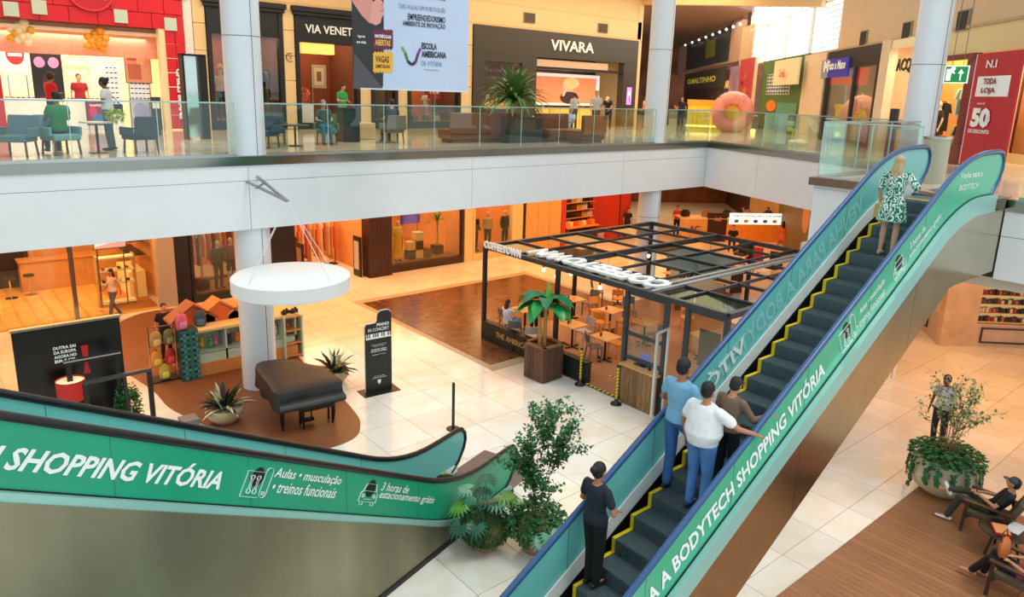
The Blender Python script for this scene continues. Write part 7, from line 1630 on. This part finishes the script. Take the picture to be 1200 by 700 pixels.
for i in range(4): tag(MB().cbox((0,0,.1),(.2,.2,.2)).build('shoe_box',mat('sbx%d'%i,((20,20,22),(236,90,80),(60,180,110),(30,30,34))[i],.5),bevel=.01),('black','coral','green','charcoal')[i]+' shoe box on the mahogany plinth','box').location=tuple(dp(21.6+i*.45,6.555,-.1))
# sale banner
sbn=dthing('sale_banner','tall red and white sale banner at the right edge','banner',24.6)
s0=dS(1168,70); s1=s0+2.1
drect('banner_board',s0,s1,6.1,9.05,mat('sale_red',(190,20,44),.5),.5,.05,sbn); drect('white_edge',s0-.03,s0,6.1,9.05,letterw,.505,.05,sbn)
drect('white_box',s0+.22,s0+1.75,7.93,8.45,letterw,.51,.01,sbn)
def stx(s,x,z,h,w,m_,b_=.04): lettering('lettering',s,dp(s0+x,z,.525),EE,(0,0,1),h,m_,sbn,width=w,bold=b_)
mr2=mat('letter_maroon',(150,14,34),.5)
stx('TODA',.55,8.24,.16,.62,mr2); stx('LOJA',.5,7.98,.18,.68,mr2); stx('50',.24,7.12,.52,.92,letterw,.06); stx('%',.98,7.28,.18,.2,letterw,.03); stx('DE DESCONTO',.20,6.97,.10,1.05,letterw,.03); stx('COM ATÉ',.42,7.72,.06,.4,letterw,.02); stx('N.I',.55,8.66,.2,.5,letterw,.02)
# exit sign hanging
qa=onp(1105,82,(1,0),18.5); es=thing('exit_sign','green emergency exit sign with running figure and up arrow','sign',(18.5,qa.y,8.2),0)
def XS(px,py): q=onp(px,py,(1,0),18.5); return V((18.5,q.y,q.z))
c0=XS(1106,96);c1=XS(1132,97);c2=XS(1134,79);c3=XS(1108,77)
yA,yB=c0.y,c1.y; zA=(c0.z+c1.z)/2; zB=(c2.z+c3.z)/2
gS=mat('exit_green',(20,130,66),.4,emit=.4); wS=mat('exit_white',(240,250,244),.4,emit=.6)
MB().box(18.5,min(yA,yB),zA,18.53,max(yA,yB),zB).build('board',gS,es,world=True)
MB().box(18.505,min(yA,yB)-.02,zA-.02,18.525,max(yA,yB)+.02,zB+.02).build('rim',wS,es,world=True)
w_=(yB-yA); h_=zB-zA
def EP(u_,v_): return (u_*abs(w_),v_*h_)
o_=V((18.495,yA,zA)); du=V((0,math.copysign(1,w_),0))
MB().prism([EP(*p_) for p_ in ((.68,.12),(.74,.12),(.74,.55),(.84,.55),(.71,.85),(.58,.55),(.68,.55))],o_,du,(0,0,1),(-.004,0,0)).build('arrow',wS,es,world=True)
MB().prism([EP(*p_) for p_ in ((.06,.1),(.28,.1),(.28,.85),(.06,.85))],o_,du,(0,0,1),(-.003,0,0)).build('door_symbol',wS,es,world=True)
MB().prism([EP(*p_) for p_ in ((.18,.15),(.26,.35),(.24,.5),(.36,.62),(.42,.52),(.46,.56),(.38,.72),(.3,.74),(.2,.66),(.14,.5),(.18,.48),(.2,.56),(.22,.38),(.12,.2))],o_+V((-.004,0,0)),du,(0,0,1),(-.004,0,0)).build('runner_symbol',wS,es,world=True)
MB().prism(blob(.35*abs(w_),.86*h_,.05,.05,10),o_+V((-.004,0,0)),du,(0,0,1),(-.004,0,0)).build('runner_head',wS,es,world=True)
for k in (.25,.75): MB().bar(o_+du*abs(w_)*k+V((.02,0,h_)),V((18.51,(o_+du*abs(w_)*k).y,13.2)),.012).build('hanger',joint,es,world=True)
# steel bin
q=onf(1086,217); tb_=thing('steel_bin','tall cylindrical stainless steel bin behind the escalator head','bin',(17.2,6.25,6.0)); MB().cyl(0,0,0,.95,.27,n=28).build('bin_body',mat('bin_steel',(186,178,154),.4,.3),tb_,smooth=True); MB().lathe([(.20,.95),(.285,.95),(.285,1.0),(.20,1.0),(.20,.95)],28,cap=False).build('rim',steel,tb_)
# small black stand by column
cbm=thing('notice_stand','slim black notice panel in front of the third column','sign',(19.9,8.35,6.0),R(60)); MB().box(-.14,-.03,.0,.14,.03,1.55).build('panel',mat('notice_black',(48,50,60),.4),cbm)
lettering('lettering','{ !',(0,-.035,1.15),(1,0,0),(0,0,1),.2,letterw,cbm,anchor='c',world=False)
# donut kiosk
kq=onf(804,152); kd2=V((.56,-.83,0)).normalized(); kL=1.85; kn2=V((kd2.y,-kd2.x,0)); kn2=kn2 if kn2.dot(V((-1,-1,0)))>0 else -kn2
ykm=mat('kiosk_yellow',(240,206,30),.4,emit=.05)
yk=thing('donut_kiosk','bright yellow kiosk with orange fringed counter on the upper gallery','kiosk',tuple(kq))
MB().prism([(0,0),(kL,0),(kL,1.35),(0,1.35)],(0,0,0),kd2,(0,0,1),-kn2*1.8).build('kiosk_body',ykm,yk); MB().prism([(-.05,1.35),(kL+.05,1.35),(kL+.05,1.62),(-.05,1.62)],kn2*.05,kd2,(0,0,1),-kn2*1.9).build('counter_band',mat('kiosk_orange',(246,170,40),.5,noise=.2,scale=8),yk)
MB().prism([(-.04,.18),(kL+.04,.18),(kL+.04,.28),(-.04,.28)],kn2*.02,kd2,(0,0,1),-kn2*.05).build('light_strip',mat('strip_lit',(255,246,140),.4,emit=1.2),yk)
lettering('kiosk_lettering','Candy bear',tuple(kd2*(kL*.12)+kn2*.03+V((0,0,.88))),tuple(kd2),(0,0,1),.26,letterw,yk,width=kL*.62,bold=.05,world=False,shear=.2); lettering('kiosk_lettering','donuts',tuple(kd2*(kL*.42)+kn2*.03+V((0,0,.6))),tuple(kd2),(0,0,1),.14,letterw,yk,width=kL*.22,bold=.03,world=False)
q=onf(856,155.5); dn=thing('giant_donut','giant pink iced donut sculpture with sprinkles beside the yellow kiosk','sculpture',(q.x,q.y,6.0),R(-56))
ring_=[(0+.85*math.cos(2*math.pi*k/28),0,1.0+.85*math.sin(2*math.pi*k/28)) for k in range(28)]
rr_=.72; ring_=[(rr_*math.cos(2*math.pi*k/28),0,1.02+rr_*math.sin(2*math.pi*k/28)) for k in range(28)]
MB().tube(ring_,.36,14,closed=True).build('icing',mat('donut_pink',(240,150,130),.4),dn,smooth=True); MB().tube([(a,b_+.12,c) for a,b_,c in ring_],.33,14,closed=True).build('dough',mat('donut_tan',(226,170,96),.6),dn,smooth=True)
sp=MB(); 
for k in range(60):
    a1=random.random()*6.28; a2=random.uniform(-1.2,1.2); c_=V((math.cos(a1)*(rr_+.36*math.sin(a2)),-.36*math.cos(a2),1.02+math.sin(a1)*(rr_+.36*math.sin(a2)))); sp.bar(c_,c_+rdir()*.07,.022)
sp.build('sprinkles',mat('sprinkle',(206,60,90),.4),dn,kind='stuff')
MB().lathe([(0,-.02),(.36,-.02),(.36,.02),(0,.02)],24,M=Matrix.Translation((0,.02,1.02))@Matrix.Rotation(math.pi/2,4,'X')).build('centre_disc',mat('centre_yellow',(236,200,40),.5),dn)
tag(MB().lathe([(0,0),(.12,0),(.14,.2),(0,.25)],14).build('floor_light',mat('floor_light',(255,236,140),.4,emit=1.5),smooth=True),'small glowing yellow floor lamp right of the giant donut','lamp').location=(q.x+kd2.x*1.1,q.y+kd2.y*1.1,6.0)
q=onf(935,170); tag(MB().lathe([(0,0),(.35,0),(.4,.12),(.3,.2),(0,.22)],20).build('floor_cushion',mat('cushion_cream',(240,226,180),.7),smooth=True),'cream floor cushion near the right balcony glass','cushion').location=(q.x,q.y,6.0)
# distant people and seating between middle column and kiosk
for i,(px,py,c,l) in enumerate(((755,150,(226,150,120),'person in peach top just left of the middle column'),(790,147,(60,80,110),'person in blue seated far behind the middle column'),(797,149,(30,30,34),'person in black far behind the middle column'))):
    q=onf(px,py); person(l,(q.x,q.y,6),R(60*i),'stand' if i!=1 else 'sit',1.75,hair=(30,22,20),top=c,bottom=(30,30,36),vox=.04)
# far end of the upper gallery
struct('wall_gallery_far',MB().prism([(0,6),(70,6),(70,15),(0,15)],(28,88,0),(.78,-.62,0),(0,0,1),(.2,.3,0)),mat('far_gallery',(170,110,80),.7,noise=.4,scale=.6),'far end of the upper gallery')
fs_=thing('far_food_sign','red lit sign far down the gallery beside the middle column','sign',(42,38,9.0)); MB().box(-1.6,-.1,0,1.6,.1,1.2).build('board',mat('far_red',(190,30,36),.5,emit=.3),fs_); MB().box(-.06,0,-3,.06,.08,0).build('post',steel,fs_)
for i in range(5):
    x=36+i*3; drect
# vents on right upper wall
for i,(px,py) in enumerate(((1013,45),(1064,36),(1130,24))):
    s_=dS(px,py); z_=dZ(px,py); l=('dark air vent above the blue-signed shop','dark air vent left of the third column top','dark air vent right of the third column top')[i]
    t=dthing('air_vent',l,'vent',s_,z_); drect('frame',s_-.36,s_+.36,z_-.3,z_+.3,mat('vent_frame',(150,134,104),.6),.05,.06,t)
    for k in range(7): drect('slat',s_-.28+k*.085,s_-.24+k*.085,z_-.26,z_+.26,mat('vent_dark',(70,64,54),.6),.08,.03,t)
for i,(px,py) in enumerate(((859,20),(835,30),(817,39),(803,46))):
    s_=dS(px,py); z_=dZ(px,py); t=dthing('air_vent','small dark air vent on the mauve wall, number %s from the right'%('one','two','three','four')[i],'vent',s_,z_); drect('frame',s_-.7,s_+.7,z_-.4,z_+.4,mat('vent_dark2',(110,80,66),.6),.05,.06,t)
# row of small bulbs along the far front
for i in range(9):
    px=810+i*8.5; py=53-i*3.05; s_=dS(px,py); z_=dZ(px,py); q=dp(s_,z_,.6); tag(MB().ell((0,0,0),(.10,.10,.10),8,6).build('festoon_bulb',mat('festoon',(255,244,214),.3,emit=2.5)),'small glowing bulb, %s from left in the row above the far green shop'%ORD[i],'lamp',group='row of bulbs above the far shop').location=tuple(q)
# roof: ceiling slabs and beams with open skylight
cm=mat('ceiling_tan',(206,172,136),.8); mv=mat('ceiling_mauve',(150,116,96),.8)
struct('ceiling_roof',MB().prism([(-8,19.5),(33,19.5),(33,34),(-8,34)],(0,0,14.6),(1,0,0),(0,1,0),(0,0,.3)),cm,'flat tan roof ceiling over the far gallery')
struct('ceiling_roof_far',MB().prism([(33,27),(44,28.4),(75,59),(75,90),(20,90),(33,34)],(0,0,13.4),(1,0,0),(0,1,0),(0,0,.3)),mv,'mauve ceiling over the far corridor')
struct('ceiling_roof_right',MB().prism([(24,-10),(75,-10),(75,59),(44,28.2),(31.5,15.7),(24,8.2)],(0,0,14.5),(1,0,0),(0,1,0),(0,0,.3)),cm)
pa=ony(757,4,28.0); pb=onp(1085,14,(1,-1),DD-.1)
bmA=V((32.7,28.2,0)); 
struct('trim_15',MB().bar((32.7,28.2,13.05),(33.5,17.9,12.3),.5,.7),mat('beam_tan',(222,184,132),.7),'tan beam across the corridor ceiling')
for i,x in enumerate((-6,2,10,18,26)): struct('trim_%d'%(16+i),MB().bar((x,-8,14.9),(x,19.5,14.9),.35,.6),offw)
for i,y in enumerate((-6,1,8,14)): struct('trim_%d'%(21+i),MB().bar((-8,y,14.9),(27,y,14.9),.25,.4),offw)

area('gallery_fill',(44,34,13.2),8,14,900,WM)  # added fill lamp without a fixture, brightens the dark mauve wall
